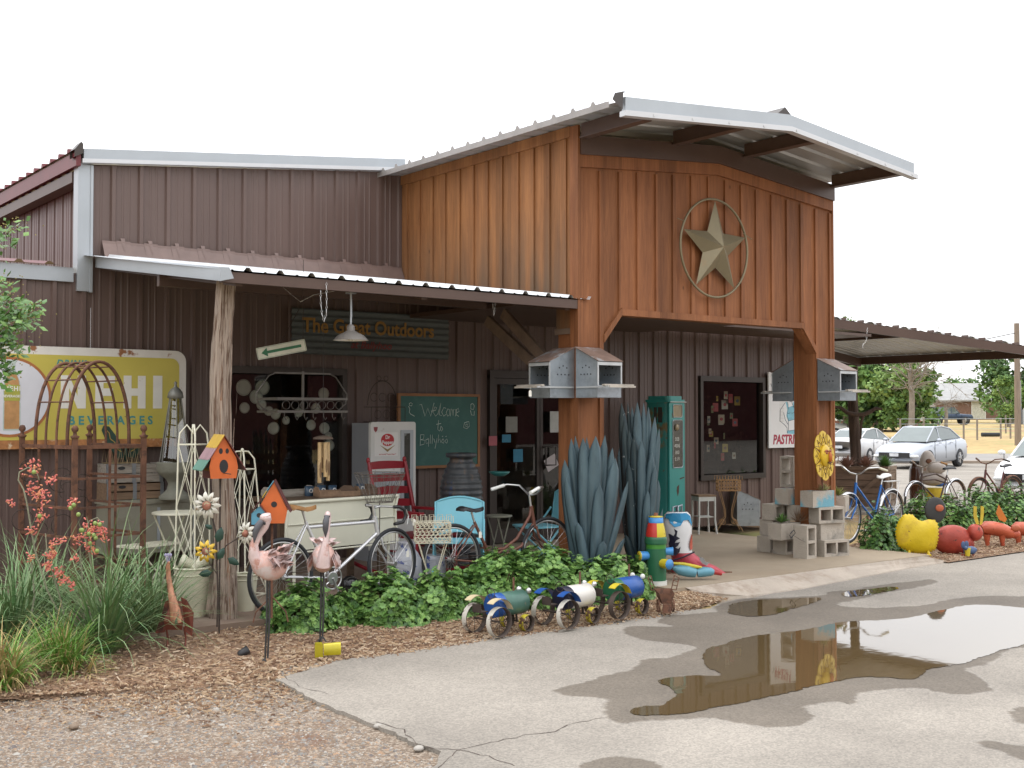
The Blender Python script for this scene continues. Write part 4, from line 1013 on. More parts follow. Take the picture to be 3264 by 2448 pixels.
# ---- sheet metal sunflower stand
V = View(692, 1998, 9.35, -.07)
t = thing('flower_sculpture', 'sheet metal sunflowers with one yellow and two white blooms beside the log post', 'garden ornament', V.loc, YAW)
petw = M('white_tin_petal', (.55,.53,.46), .35, .2, .1, 8, c2=(.30,.22,.15), t2=(.6,.68), s2=14); pety = M('yellow_tin_petal', (.58,.38,.04), .35, .2, .15, 8)
g = G(); g.tube([V(692,1998), V(694,1900), V(690,1800), V(686,1700), V(672,1640)], .007, 6); g.tube([V(694,1870),V(690,1830),V(668,1800),V(657,1770)], .005, 5); g.tube([V(690,1790),V(720,1740),V(770,1710,.05)], .005, 5); obj('stem', g, rustdark, t)
for (u, v, n, r, mt, tl) in ((660,1612,11,.105,petw,0),(657,1757,9,.085,pety,.1),(785,1700,10,.088,petw,-.5)):
    c = V(u, v, -.03); Mx = Matrix.Translation(c) @ Matrix.Rotation(tl,4,'Z') @ Matrix.Rotation(pi/2,4,'X')
    g = G()
    for k in range(n):
        A = 2*pi*k/n; P_ = Matrix.Rotation(A,4,'Z')
        pts = [(r*.25,-.012,.0),(r*.6,-r*.24,.012),(r*.95,-r*.12,.0),(r*1.1,0,-.012),(r*.95,r*.12,.0),(r*.6,r*.24,.012),(r*.25,.012,.0)]
        g.add(pts+[(r*.65,0,.03)], [(7,i,i+1) for i in range(6)], 0, True, Mx @ P_)
    bl = obj('bloom', g, mt, t)
    g = G(); g.ell((0,0,.012), (r*.36,r*.36,.02), 14, 6, M=Mx); obj('centre', g, M('rusty_centre', (.30,.12,.08), .7, 0, .5, 40, c2=(.35,.35,.2), t2=(.55,.6), s2=30), bl)
for (u, v, A, L_) in ((700,1705,1.3,.13),(665,1680,2.7,.07),(705,1765,1.1,.11),(745,1790,-.5,.11),(655,1828,3.3,.11)):
    g = G(); Mx = Matrix.Translation(V(u, v, -.02)) @ Matrix.Rotation(pi/2,4,'X') @ Matrix.Rotation(A,4,'Z')
    g.add([(-L_/2,0,0),(-L_*.2,-L_*.28,.0),(L_*.2,-L_*.22,0),(L_/2,0,0),(L_*.2,L_*.22,0),(-L_*.2,L_*.28,0),(0,0,.02)], [(6,i,(i+1)%6) for i in range(6)], 0, True, Mx); obj('leaf', g, dg, t)

# ---- rusty rooster-like peacock
V = View(572, 2058, 9.15, -.11)
t = thing('peacock_sculpture', 'rusty brown sheet metal peacock with striped neck at the edge of the yucca', 'garden ornament', V.loc, YAW)
pk_ = M('rust_red_tin', (.20,.06,.04), .4, .3, .3, 6, c2=(.07,.03,.025), t2=(.5,.6), s2=6)
g = G()
g.add([V(560,1905,-.1), V(597,1975,-.12), V(592,2000,-.1), V(540,2000,-.1), V(535,1970,-.12), V(565,1990,.05), V(575,1930,.12)], [(0,4,3,2,1),(0,1,6),(0,6,4),(1,2,5,6),(4,6,5,3),(2,3,5)], 0)
obj('body', g, pk_, t)
for pts in (((582,1900),(600,1910),(622,1950),(618,2025),(596,2010),(588,1950)), ((555,1900),(532,1915),(520,1960),(500,2015),(530,2012),(548,1950))):
    g = G(); P0 = [V(u, v, -.06+.003*i) for i, (u, v) in enumerate(pts)]; P1 = [p+Vector((0,.012,0)) for p in P0]; n = len(P0)
    g.add(P0+P1, [tuple(range(n)), tuple(range(2*n-1, n-1, -1))]+[(i,(i+1)%n,(i+1)%n+n,i+n) for i in range(n)]); obj('wing', g, pk_, t)
g = G(); g.tube([V(575,1975,-.1), V(570,1935,-.12), V(556,1885,-.1), V(545,1835,-.08), V(543,1800,-.08), V(548,1785,-.1)], [.05,.042,.026,.02,.017,.008], 8, flat=.8); nk = obj('neck', g, M('striped_tin_neck', (.42,.20,.12), .5, .1, .5, 30, st=(1,1,.4), c2=(.08,.16,.09), t2=(.55,.58), s2=16), t)
g = G()
for dx in (-8, 0, 8): g.tube([V(543,1798,-.08), V(543+dx,1765,-.08)], .004, 4); g.ell(V(543+dx,1765,-.08), (.012,.004,.014), 8, 5)
obj('crest', g, M('lilac_tin', (.30,.28,.42), .4), nk)
for u in (535, 592): g = G(); g.tube([V(u,1995,-.05), V(u+2,2030,-.02), V(u+4,2062,-.05)], .008, 6); g.tube([V(u-8,2062,-.1), V(u+4,2060,-.03), V(u+16,2062,-.1)], .006, 5); obj('leg', g, pk_, t)

# ---- flamingos
pink = M('pink_tin', (.58,.36,.31), .35, .15, .15, 7, c2=(.60,.52,.50), t2=(.5,.58), s2=5, c3=(.30,.14,.09), t3=(.64,.7), s3=12)
pinkw = M('pale_pink_tin', (.64,.50,.48), .35, .15, .12, 9, c2=(.5,.27,.22), t2=(.52,.6), s2=9)
beakm = M('grey_beak', (.09,.09,.10), .45, .2, .2, 6)
def feather(g, c, L_, w_, az, el, m=0):
    Mx = Matrix.Translation(c) @ Matrix.Rotation(az,4,'Z') @ Matrix.Rotation(-el,4,'Y')
    g.add([(0,0,0),(L_*.3,-w_,.0),(L_*.75,-w_*.9,0),(L_,0,-.01),(L_*.75,w_*.9,0),(L_*.3,w_,.0),(L_*.5,0,.022)], [(6,i,(i+1)%6) for i in range(6)], m, True, Mx)
def flamingo(label, V, kind):
    t = thing('flamingo_sculpture', label, 'flamingo', V.loc, YAW, 'tin flamingos')
    g = G(); q = random.Random(kind)
    if kind == 0:
        c = V(862, 1805); g.ell(c, (.125,.085,.115), 18, 12); g.ell(V(835,1800), (.085,.08,.10), 16, 10)
    else:
        c = V(1030, 1780); g.ell(c, (.095,.11,.12), 18, 12)
    body = obj('body', g, pink, t)
    g = G()
    if kind == 0:
        for i in range(30):
            u = q.uniform(850, 915); v = q.uniform(1750, 1815); yy = -.075+.04*abs(u-875)/40
            feather(g, V(u, v, yy), .09, .03, q.uniform(-.5,.3), q.uniform(.1,.9))
        feather(g, V(858,1770,-.10), .14, .045, .35, -1.0); feather(g, V(870,1765,-.10), .14, .045, .2, -.9)
        for i in range(6): feather(g, V(895+i*3,1770,.02*i-.05), .10, .028, .1*i-.2, 1.1)
    else:
        for s_ in (-1, 1):
            for i in range(9): feather(g, c+Vector((s_*(.075+.006*(i%3)), -.07+.02*i, .02+.012*(i%4))), .14, .04, pi/2*(0 if s_ > 0 else 2)+.2*s_, -1.25)
        for i in range(12): feather(g, c+Vector((q.uniform(-.06,.06), .05, .08+q.uniform(0,.04))), .1, .03, q.uniform(0,6), .5)
    obj('feathers', g, pinkw, body)
    g = G()
    if kind == 0:
        nk = [V(828,1805,-.02), V(812,1770,-.05), V(812,1735,-.05), V(824,1705,-.03), V(842,1680,-.03), V(850,1655,-.04), V(848,1640,-.05)]
        rr = [.06,.045,.033,.032,.034,.038,.040]
    else:
        nk = [V(1035,1800,-.09), V(1038,1760,-.11), V(1044,1715,-.10), V(1048,1670,-.08), V(1048,1645,-.07), V(1048,1632,-.06)]
        rr = [.06,.045,.024,.022,.028,.020]
    g.tube(nk, rr, 10); neck = obj('neck', g, pinkw, t)
    g = G(); hd = V(848,1650,-.05) if kind == 0 else V(1048,1640,-.08)
    g.ell(hd, (.044,.038,.036) if kind == 0 else (.026,.04,.036), 14, 10); head = obj('head', g, pinkw, t)
    g = G()
    if kind == 0: g.tube([V(838,1660,-.07), V(828,1672,-.09), V(820,1695,-.10), V(816,1725,-.09)], [.026,.027,.022,.004], 10)
    else: g.tube([V(1048,1640,-.11), V(1046,1655,-.14), V(1045,1680,-.14), V(1044,1706,-.12)], [.020,.027,.023,.003], 10)
    obj('beak', g, beakm, head)
    g = G()
    if kind == 0: g.ell(V(849,1664,-.09), (.009,.006,.013), 8, 6)
    else: g.ell(V(1040,1640,-.115), (.005,.005,.008), 8, 6); g.ell(V(1056,1640,-.115), (.005,.005,.008), 8, 6)
    obj('eye', g, black, head)
    legs = ((850,1850,845,2100),(858,1850,853,2100)) if kind == 0 else ((1022,1815,1020,2040),(1030,1815,1028,2030))
    for (a, b1, c_, d_) in legs:
        g = G(); g.tube([V(a,b1), V((a+c_)/2+1,(b1+d_)/2,.015), V(c_,d_)], [.007,.009,.007], 6)
        for k in (-14, 0, 14): g.tube([V(c_,d_-2), V(c_+k,d_+12,-.05)], .006, 5)
        obj('leg', g, M('blackened_rod', (.05,.05,.05), .6, .4, .3, 10), t)
flamingo('pink tin flamingo in profile with curved neck and grey beak pointing left', View(850, 2112, 8.8, -.12), 0)
flamingo('pink tin flamingo facing the viewer, right of the one in profile', View(1028, 2042, 9.45, -.11), 1)
V = View(1043, 2085, 8.95, -.115)
t = thing('yellow_tin_piece', 'bent glossy yellow tin piece lying on the mulch by the asphalt edge', 'scrap metal', V.loc, YAW+.25)
g = G(); yb = M('glossy_yellow_tin', (.42,.35,.015), .25, .2, .15, 8, c2=(.12,.08,.03), t2=(.62,.68), s2=8)
n = 10
for (x0, x1, zz) in ((-.095,-.035,.11),):
    g.bb(x0, x1, -.03, .035, 0, zz)
vs = []
for i in range(n+1):
    A = -.5+i/n*2.4; vs += [(-.03, -.04*cos(A)+.0, .055+.058*sin(A)), (.10, -.04*cos(A)-.01, .06+.062*sin(A))]
g.add(vs, [(2*i, 2*i+1, 2*i+3, 2*i+2) for i in range(n)], 0, True); g.bb(-.09,-.04,-.031,.035,.1105,.118)
obj('shell', g, yb, t)
V = View(777, 2030, 8.95, -.12)
t = thing('spotlight', 'small black garden spotlight lying in the mulch', 'garden light', V.loc, .4)
g = G(); g.lathe([(.022,-.045),(.03,-.03),(.034,.04),(.03,.04)], 14, M=Matrix.Translation((0,0,.05)) @ Matrix.Rotation(1.0,4,'Y') @ Matrix.Rotation(.5,4,'X')); g.tube([(0,0,-.02),(0,0,.04)], .008, 6); obj('housing', g, black, t)
# ================================================================== BICYCLES
steel = M('bright_steel', (.60,.60,.60), .28, .85, .1, 8)
def bicycle(label, f, r, kind, frame, tyre=rubber, rimm=steel, R_=.34, fender=None, saddle=black, grip=None, chain=rustm, steer=0.0, bar=None):
    """f, r: ground points under the front and rear hub; local +x runs forward"""
    f, r = Vector(f), Vector(r); d = f-r; wb = hypot(d.x, d.y); a = atan2(d.y, d.x)
    t = thing('bicycle', label, 'bicycle', r, a, 'old bicycles')
    bar = bar or steel
    def wheel(x, st=0):
        c = Vector((x, 0, R_)); Mx = Matrix.Translation(c) @ Matrix.Rotation(st,4,'Z')
        g = G(); g.ring((0,0,0), R_-.018, .018, 'Y', 44, 8, M=Mx); w_ = obj('wheel', g, tyre, t)
        g = G(); g.ring((0,0,0), R_-.042, .009, 'Y', 44, 6, M=Mx); obj('rim', g, rimm, w_)
        g = G(); g.lathe([(.022,-.045),(.022,.045)], 10, M=Mx @ Matrix.Rotation(pi/2,4,'X')); obj('hub', g, rimm, w_)
        g = G()
        for k in range(28):
            A = 2*pi*k/28; B = A+(.35 if k % 2 else -.35); s_ = .03 if k % 4 < 2 else -.03
            g.tube([Mx @ Vector((.02*cos(B), s_, .02*sin(B))), Mx @ Vector(((R_-.045)*cos(A), 0, (R_-.045)*sin(A)))], .0016, 3, cap=False)
        obj('spokes', g, rimm, w_)
        if fender:
            g = G(); vs = []; a0, a1 = (.25, 2.9) if x < .1 else (.55, 2.6); a0, a1 = (.1, 2.9) if x < .1 else (.3, 2.7)
            for i in range(21):
                A = a0+(a1-a0)*i/20; rr = R_+.022
                for y_, dr in ((-.032,-.02),(-.02,0),(.02,0),(.032,-.02)): vs.append(Mx @ Vector(((rr+dr)*cos(A), y_, (rr+dr)*sin(A))))
            g.add(vs, [(i*4+k, i*4+k+1, (i+1)*4+k+1, (i+1)*4+k) for i in range(20) for k in range(3)], 0, True); obj('mudguard', g, fender, t)
            g = G(); e = Mx @ Vector(((R_+.02)*cos(2.7 if x < .1 else 2.5), 0, (R_+.02)*sin(2.7 if x < .1 else 2.5))); e2 = Mx @ Vector(((R_+.0)*cos(.4), 0, (R_)*sin(.4)))
            g.tube([Mx @ Vector((0,.04,0)), e], .003, 4); g.tube([Mx @ Vector((0,-.04,0)), e], .003, 4); obj('stay', g, steel, t)
    wheel(0); wheel(wb, steer)
    bb = Vector((.44*wb/1.06, 0, .28)); hd0 = Vector((wb-.17, 0, .62)); hd1 = Vector((wb-.215, 0, .80 if kind != 'road' else .78)); sc0 = Vector((.27, 0, .76 if kind != 'cruiser' else .70))
    if kind == 'road': sc0 = Vector((.26, 0, .80))
    g = G(); tr = .016
    def T(*p): g.tube(p, tr, 8)
    T(bb, sc0)
    if kind == 'road': T(sc0-Vector((-.01,0,.05)), hd1-Vector((0,0,.03))); T(bb, hd0+Vector((-.0,0,.03)))
    elif kind == 'step': T(bb+Vector((-.02,0,.12)), hd1-Vector((0,0,.02))); T(bb, hd0+Vector((0,0,.02)))
    elif kind == 'cruiser':
        mid = Vector((wb-.40,0,.50)); T(bb, bb+Vector((.05,0,.08)), mid, hd0+Vector((-.06,0,.10)), hd1-Vector((0,0,.01))); T(bb+Vector((.07,0,.04)), mid+Vector((.06,0,-.08)), hd0+Vector((-.05,0,-.02)), hd0+Vector((.0,0,.03))); T(bb+Vector((.06,0,.13)), bb+Vector((.14,0,.13)))
    else:  # arched
        T(bb, hd0+Vector((0,0,.03))); T(sc0-Vector((0,0,.08)), Vector((wb*.5,0,.80)), hd1-Vector((0,0,.04))); T(sc0-Vector((0,0,.14)), Vector((wb*.52,0,.70)), hd0+Vector((0,0,.08)))
    g.tube([hd0-Vector((0,0,.02)), hd1+Vector((0,0,.02))], .021, 8)
    for s_ in (-1, 1):
        g.tube([Vector((0,.05*s_,R_)), bb+Vector((0,.03*s_,0))], .009, 6); g.tube([Vector((0,.05*s_,R_)), sc0+Vector((0,.015*s_,-.03))], .008, 6)
    obj('frame', g, frame, t)
    Ms = Matrix.Translation(hd0) @ Matrix.Rotation(steer,4,'Z') @ Matrix.Translation(-hd0)
    g = G()
    for s_ in (-1, 1): g.tube([Ms @ (hd0+Vector((.0,.03*s_,-.02))), Ms @ (hd0+Vector((.03,.045*s_,-.12))), Ms @ Vector((wb-.06,.05*s_,R_+.08)), Ms @ Vector((wb,.05*s_,R_))], .011, 8)
    g.tube([Ms @ (hd0+Vector((0,-.04,-.02))), Ms @ (hd0+Vector((0,.04,-.02)))], .015, 8); obj('fork', g, frame, t)
    # handlebar
    g = G(); st = hd1+Vector((-.02,0,.13)); g.tube([hd1, st], .012, 8)
    gr = G(); gx = None
    if kind == 'road':
        st = hd1+Vector((0,0,.10)); c = Ms @ (st+Vector((.07,0,.01))); g.tube([st, c], .012, 8)
        for s_ in (-1, 1):
            p = [c, c+Vector((0,.17*s_,0)), c+Vector((.05,.20*s_,-.0)), c+Vector((.11,.21*s_,-.03)), c+Vector((.13,.21*s_,-.09)), c+Vector((.09,.21*s_,-.145)), c+Vector((-.03,.21*s_,-.155))]
            p = [Ms @ q for q in p]; g.tube(p[:2], .011, 8); gr.tube(p[1:], .016, 8)
            g.tube([p[3]+Vector((.02,0,0)), p[3]+Vector((.05,0,-.06)), p[3]+Vector((.035,0,-.14))], .006, 5)
        obj('bar_tape', gr, black, t)
    else:
        c = Ms @ st
        for s_ in (-1, 1):
            p = [c, c+Vector((.03,.08*s_,.02)), c+Vector((.02,.19*s_,.09)), c+Vector((-.08,.27*s_,.10)), c+Vector((-.22,.31*s_,.06))]
            p = [Ms @ q for q in p]; g.tube(p, .011, 8); gr.tube([p[3].lerp(p[4], .2), p[4]+(p[4]-p[3]).normalized()*.03], .018, 8)
        if grip: obj('grip', gr, grip, t)
    obj('handlebar', g, bar, t)
    # saddle
    sp = sc0+Vector((-.035, 0, .10)); g = G(); g.tube([sc0, sp], .012, 6); obj('seat_post', g, steel, t)
    g = G(); prof = [(-.14,.068,.035),(-.11,.075,.05),(-.04,.055,.03),(.03,.030,.008),(.10,.018,.015),(.145,.010,.03)]; vs = []
    if kind == 'arch': prof = [(-.12,.10,.03),(-.08,.11,.045),(0,.09,.04),(.08,.05,.03),(.13,.03,.02)]
    for x, w_, z in prof:
        for k in range(9):
            A = pi*k/8; vs.append((sp.x+x, -w_*cos(A), sp.z+.0+z*.8+.022*sin(A)+(.0 if k not in (0,8) else -.016)))
    n = len(prof)
    g.add(vs, [(i*9+k, i*9+k+1, (i+1)*9+k+1, (i+1)*9+k) for i in range(n-1) for k in range(8)]+[tuple(range(8,-1,-1)), tuple(range((n-1)*9, n*9))], 0, True); obj('saddle', g, saddle, t)
    # chainset, chain, pedals
    g = G(); g.ring(bb+Vector((0,-.05,0)), .098 if kind == 'road' else .085, .008, 'Y', 28, 6); g.ring(bb+Vector((0,-.05,0)), .055, .004, 'Y', 22, 5)
    for k in range(5):
        A = 2*pi*k/5; g.tube([bb+Vector((0,-.05,0)), bb+Vector((.085*cos(A),-.05,.085*sin(A)))], .005, 4)
    if kind == 'road': g.lathe([(.03,0),(.05,.0),(.05,.004)], 26, M=Matrix.Translation(bb+Vector((0,-.052,0))) @ Matrix.Rotation(pi/2,4,'X'))
    obj('chainring', g, chain if kind != 'road' else steel, t)
    g = G(); g.tube([bb+Vector((0,-.05,.085)), Vector((0,-.05,R_+.035))], .004, 4); g.tube([bb+Vector((0,-.05,-.085)), Vector((0,-.05,R_-.035))], .004, 4); g.ring((0,-.05,R_), .035, .005, 'Y', 16, 5); obj('chain', g, rustdark, t)
    for s_, A in ((-1,-1.2),(1,-1.2+pi)):
        e = bb+Vector((.165*cos(A), .075*s_, .165*sin(A))); g = G(); g.tube([bb+Vector((0,.06*s_,0)), e], .009, 6); g.bb(e.x-.04, e.x+.04, min(e.y,e.y+.08*s_), max(e.y,e.y+.08*s_), e.z-.012, e.z+.012); obj('pedal', g, steel if kind in ('road','step') else chain, t)
    return t
silver = M('silver_frame_paint', (.60,.60,.62), .25, .4, .06, 4, c2=(.30,.13,.16), t2=(.66,.72), s2=3)
tan = M('tan_suede', (.30,.15,.05), .7, 0, .2, 10)
gp = lambda u, v, d, z=0: Vector((*od(u, v, d)[:2], z))
b1 = bicycle('silver road bicycle with drop handlebar and tan saddle', gp(1250,1793,11.05), gp(895,1835,10.15), 'road', silver, saddle=tan, steer=.15)
b2 = bicycle('rust brown cruiser bicycle with black saddle and white grips', gp(1744,1744,12.0), gp(1440,1787,11.25), 'cruiser', M('brown_frame_paint', (.15,.06,.04), .5, .1, .2, 8), saddle=black, grip=white, R_=.35, bar=steel)
g = G(); g.ring((0,0,0), .001, .001, 'Y', 4, 3)
bluef = M('blue_frame_paint', (.02,.13,.42), .3, .2, .15, 6)
b3 = bicycle('blue step-through bicycle with chrome mudguards and white saddle by the cinder blocks', gp(2703,1651,15.8), gp(2840,1630,16.6), 'step', bluef, fender=steel, saddle=white, grip=M('ivory_grip', (.62,.58,.45), .5), rimm=steel)
g = G(); g.bb(-.18, .20, -.05, .05, .80, .806); g.tube([(-.18,-.05,.80),(.2,-.05,.80)], .006, 5); g.tube([(-.18,.05,.80),(.2,.05,.80)], .006, 5); g.tube([(-.15,-.05,.8),(-.02,-.05,.36)], .005, 5); g.tube([(-.15,.05,.8),(-.02,.05,.36)], .005, 5); obj('carrier_rack', g, steel, b3)
b4 = bicycle('old black cruiser bicycle with dented chrome mudguards and black saddle', gp(2918,1594,20.3,-.1), gp(3045,1579,21.1,-.1), 'arch', M('black_rusty_frame', (.06,.035,.03), .5, .3, .3, 8, c2=(.25,.18,.12), t2=(.6,.66), s2=10), fender=M('chrome_mudguard', (.6,.6,.62), .2, .9, .1, 5, c2=(.2,.1,.06), t2=(.58,.66), s2=8), rimm=rustm, saddle=black, grip=tan, bar=M('dull_chrome_bar', (.35,.32,.30), .4, .7, .2, 8))
b5 = bicycle('rusty maroon bicycle nearest the right edge, in front of the white van', gp(3121,1566,21.6,-.1), gp(3226,1571,22.2,-.1), 'step', M('maroon_rusty_frame', (.13,.05,.05), .6, .2, .3, 8), fender=rustm, rimm=rustm, saddle=black, grip=black, bar=rustm)
# price tags
def price_tag(label, u, v, d, par=None):
    V = View(u, v, d); t = thing('price_tag', label, 'price tag', V.loc, YAW+.2)
    g = G(); g.prism([(-.014,-.075),(.014,-.075),(.014,-.022),(.007,-.012),(-.007,-.012),(-.014,-.022)], 0, .001, 0, XZ(0)); obj('card', g, M('card_paper', (.68,.66,.60), .7), t)
    g = G(); g.tube([(0,0,-.015),(.003,0,.02)], .0012, 3); obj('string', g, M('card_paper',(0,0,0)), t)
price_tag('paper tag hanging under the brown bicycle saddle', 1531, 1690, 11.3)
price_tag('paper tag on the left nest box of the near pillar', 1690, 1240, 11.6)
price_tag('paper tag on the blue and white jar', 1300, 1750, 10.95)
price_tag('paper tag on the cream ring basket', 1320, 1650, 10.95)

# ================================================================== PORCH GOODS
# tailgate
cr_ = M('cream_tailgate', (.62,.61,.50), .4, 0, .05, 3, c2=(.50,.42,.20), t2=(.6,.75), s2=2.2)
A1, A2, A3, A4 = od(915,1600,10.9), od(1272,1583,11.9), od(1262,1742,11.9), od(907,1766,10.9)
t = thing('truck_tailgate', 'cream painted truck tailgate with two recessed panels behind the silver bicycle', 'tailgate', (A4.x, A4.y, 0), atan2(A2.y-A1.y, A2.x-A1.x))
Lg = hypot(A2.x-A1.x, A2.y-A1.y); z1_, z0_ = A1.z, A4.z; zm = z0_+(z1_-z0_)*.55
g = G(); g.bb(.02, Lg-.02, 0, .03, z0_+.02, z1_-.02); obj('panel', g, cr_, t)
g = G()
g.tube([(0,-.012,z1_-.01),(Lg,-.012,z1_-.01)], .018, 8); g.tube([(0,-.008,z0_),(Lg-.03,-.008,z0_)], .010, 6); g.tube([(.03,-.01,zm),(Lg-.03,-.01,zm)], .008, 6)
for x in (.0, Lg): g.tube([(x,-.012,z1_-.01),(x+(.02 if x == 0 else -.03),-.01,z1_-.12),(x+(.01 if x == 0 else -.03),-.01,zm),(x,-.01,z0_)], .014, 8)
obj('rolled_edge', g, cr_, t)
for x in (.12, Lg-.1): g = G(); g.tube([(x,.015,0),(x,.015,z0_+.03)], .016, 6); g.tube([(x-.06,.0,0.01),(x+.06,.0,.01)], .012, 6); obj('leg', g, cr_, t)
# table with trays
V = View(1010, 1580, 12.0)
ttop = V.loc[2]
t = thing('display_table', 'dark wooden display table carrying trays and tin cups before the shop window', 'table', (V.loc[0], V.loc[1], 0))
g = G(); g.bb(-.62, .62, -.38, .34, ttop-.04, ttop); obj('tabletop', g, M('dark_table_wood', (.10,.065,.04), .6, 0, .3, 4, st=(1,8,8)), t)
for x in (-.57, .57):
    for y in (-.33, .29): g = G(); g.bb(x-.03, x+.03, y-.03, y+.03, 0, ttop-.041); obj('leg', g, MC['dark_table_wood'], t)
tx, ty = V.loc[0], V.loc[1]
def tray(label, x, y, w_, d_, h, rz, mt, handle=True):
    t = thing('wooden_tray', label, 'tray', (x, y, ttop), rz, 'wooden trays on the display table')
    g = G(); g.bb(-w_/2, w_/2, -d_/2, d_/2, 0, .01); obj('base', g, mt, t)
    for s_ in (-1, 1): g = G(); g.bb(-w_/2, w_/2, s_*d_/2-.006, s_*d_/2+.006, .0105, h); obj('side', g, mt, t)
    for s_ in (-1, 1):
        g = G(); g.prism([(-d_/2+.007,.0105),(d_/2-.007,.0105),(d_/2-.007,h),(d_*.2,h+.04),(-d_*.2,h+.04),(-d_/2+.007,h)], -.006, .006, 0, Matrix.Translation((s_*w_/2,0,0)) @ Matrix.Rotation(pi/2,4,'Z') @ Matrix.Rotation(pi/2,4,'X')); e = obj('end_panel', g, mt, t)
tray('long shallow brown tray with tall ends in the middle of the table', tx+.12, ty-.2, .42, .26, .06, -.25, M('tray_brown', (.24,.15,.09), .7, 0, .25, 3, st=(8,1,8)))
tray('dark weathered tray holding a tin cup, right end of the table', tx+.42, ty-.12, .34, .24, .065, .35, M('tray_dark', (.14,.09,.06), .8, 0, .3, 3, st=(8,1,8)))
tray('pale flat tray at the back of the table', tx-.25, ty+.15, .5, .22, .06, .05, greywood)
for i, (x, y, lb) in enumerate(((-.08,.02,'navy enamel tin cup with white ring, leftmost on the table'),(.08,.05,'navy enamel tin cup second from the left, half behind another'),(.17,-.02,'navy enamel tin cup third from the left on the table'),(.46,-.10,'navy enamel tin cup standing in the dark tray below the wind chime'))):
    t = thing('tin_cup', lb, 'cup', (tx+x, ty+y, ttop+(.011 if i == 3 else 0)), 0, 'navy tin cups')
    g = G(); g.lathe([(.042,0),(.045,.01),(.045,.10),(.041,.10),(.041,.012)], 16, cap=False); g.lathe([(0,.005),(.042,.005)], 16, cap=False); obj('body', g, M('navy_enamel', (.03,.06,.10), .35, 0, .2, 5), t)
    g = G(); g.ring((0,-.046,.055), .018, .005, 'Y', 16, 5); obj('white_ring', g, white, t)
# bamboo wind chime
V = View(1030, 1400, 11.5)
t = thing('bamboo_chime', 'bamboo wind chime with four long tubes hanging over the table', 'wind chime', (V.loc[0], V.loc[1], V.loc[2]))
bam = M('bamboo', (.48,.33,.16), .5, 0, .2, 4, st=(6,6,1), c2=(.25,.15,.06), t2=(.6,.68), s2=3)
g = G(); g.lathe([(.10,0),(.095,.02),(.04,.035),(0,.04)], 18); obj('top_disc', g, M('coconut_brown', (.10,.07,.05), .7), t)
for (x, y, L_, r) in ((-.05,-.02,.40,.019),(.0,-.05,.34,.021),(.05,-.01,.38,.019),(.01,.05,.30,.018)):
    g = G(); g.tube([(x,y,-.03),(x,y,-.03-L_*.45),(x,y,-.03-L_*.46),(x,y,-.03-L_)], [r,r,r*1.1,r], 10); tb = obj('tube', g, bam, t)
    g = G(); g.lathe([(0,0),(1,0),(1,.001)], 12, M=Matrix.Translation((x,y-r-.0005,-.03-L_*.68)) @ Matrix.Rotation(pi/2,4,'X') @ Matrix.Diagonal((r*.6,L_*.2,1,1))); obj('cut_mouth', g, M('bamboo_inside', (.20,.12,.06), .7), tb)
g = G(); g.tube([(0,0,.04),(0,0,ze_+.12-V.loc[2])], .002, 4); obj('cord', g, black, t)
# vending machine
V = View(1251, 1345, 12.55)
pL, pR = oy(1179,1345,11.95), oy(1322,1346,11.95)
vw, vh = pR.x-pL.x, pL.z
t = thing('drink_machine', 'old white upright drink vending machine with red oval sign', 'vending machine', (pL.x, 11.95, 0))
vm_ = M('white_machine_enamel', (.68,.68,.66), .4, 0, .06, 3, c2=(.38,.30,.24), t2=(.66,.72), s2=8)
g = G(); g.bb(0, vw, .03, .42, 0, vh-.015); obj('cabinet', g, M('grey_machine_side', (.26,.27,.29), .45, 0, .08, 2), t)
g = G(); g.prism(rrect(0, vw, .12, vh, .03), 0, .05, 0, XZ(.029)); dr = obj('door', g, vm_, t)
g = G(); g.prism([(.66*vw,.50),(.94*vw,.50),(.94*vw,vh-.10),(.66*vw,vh-.10)], .0505, .058, 0, XZ(.029)); obj('bottle_door_frame', g, galv, dr)
g = G(); g.prism([(.735*vw,.54),(.865*vw,.54),(.865*vw,vh-.14),(.735*vw,vh-.14)], .0585, .060, 0, XZ(.029)); obj('bottle_window', g, M('dark_machine_glass', (.03,.035,.035), .15, 0, .5, 9, c2=(.2,.22,.22), t2=(.6,.66), s2=12), dr)
g = G(); g.prism(rrect(.07*vw, .62*vw, .62, vh-.60, .02), .0505, .053, 0, XZ(.029)); g.prism([(.3*vw,vh-.68),(.42*vw,vh-.68),(.42*vw,vh-.60),(.3*vw,vh-.60)], .0535, .062, 0, XZ(.029)); obj('coin_plate', g, galv, dr)
g = G(); g.lathe([(0,0),(.018,0),(.018,.03),(0,.03)], 12, M=Matrix.Translation((.36*vw,-.024,vh-.78)) @ Matrix.Rotation(pi/2,4,'X')); g.lathe([(0,0),(.013,0),(.013,.02),(0,.02)], 12, M=Matrix.Translation((.52*vw,-.024,vh-.66)) @ Matrix.Rotation(pi/2,4,'X')); g.beam((.30*vw,-.05,vh-.86), (.5*vw,-.05,vh-.77), .02, .03); obj('coin_knob', g, darkframe, dr)
zc = oy(1232,1410,11.95).z; xc = oy(1232,1410,11.95).x-pL.x
g = G(); g.prism(rrect(.08*vw, .60*vw, zc-.165, zc+.12, .005), .0505, .052, 0, XZ(.029)); sp_ = obj('sign_plate', g, M('bright_white_sign', (.78,.77,.75), .4, 0, .02, 3), dr)
red_ = M('sign_red', (.50,.02,.03), .4, 0, .06, 5)
g = G(); g.prism([(xc+.092*cos(2*pi*k/32), zc+.03+.075*sin(2*pi*k/32)) for k in range(32)], .0525, .054, 0, XZ(.029)); obj('red_oval', g, red_, sp_)
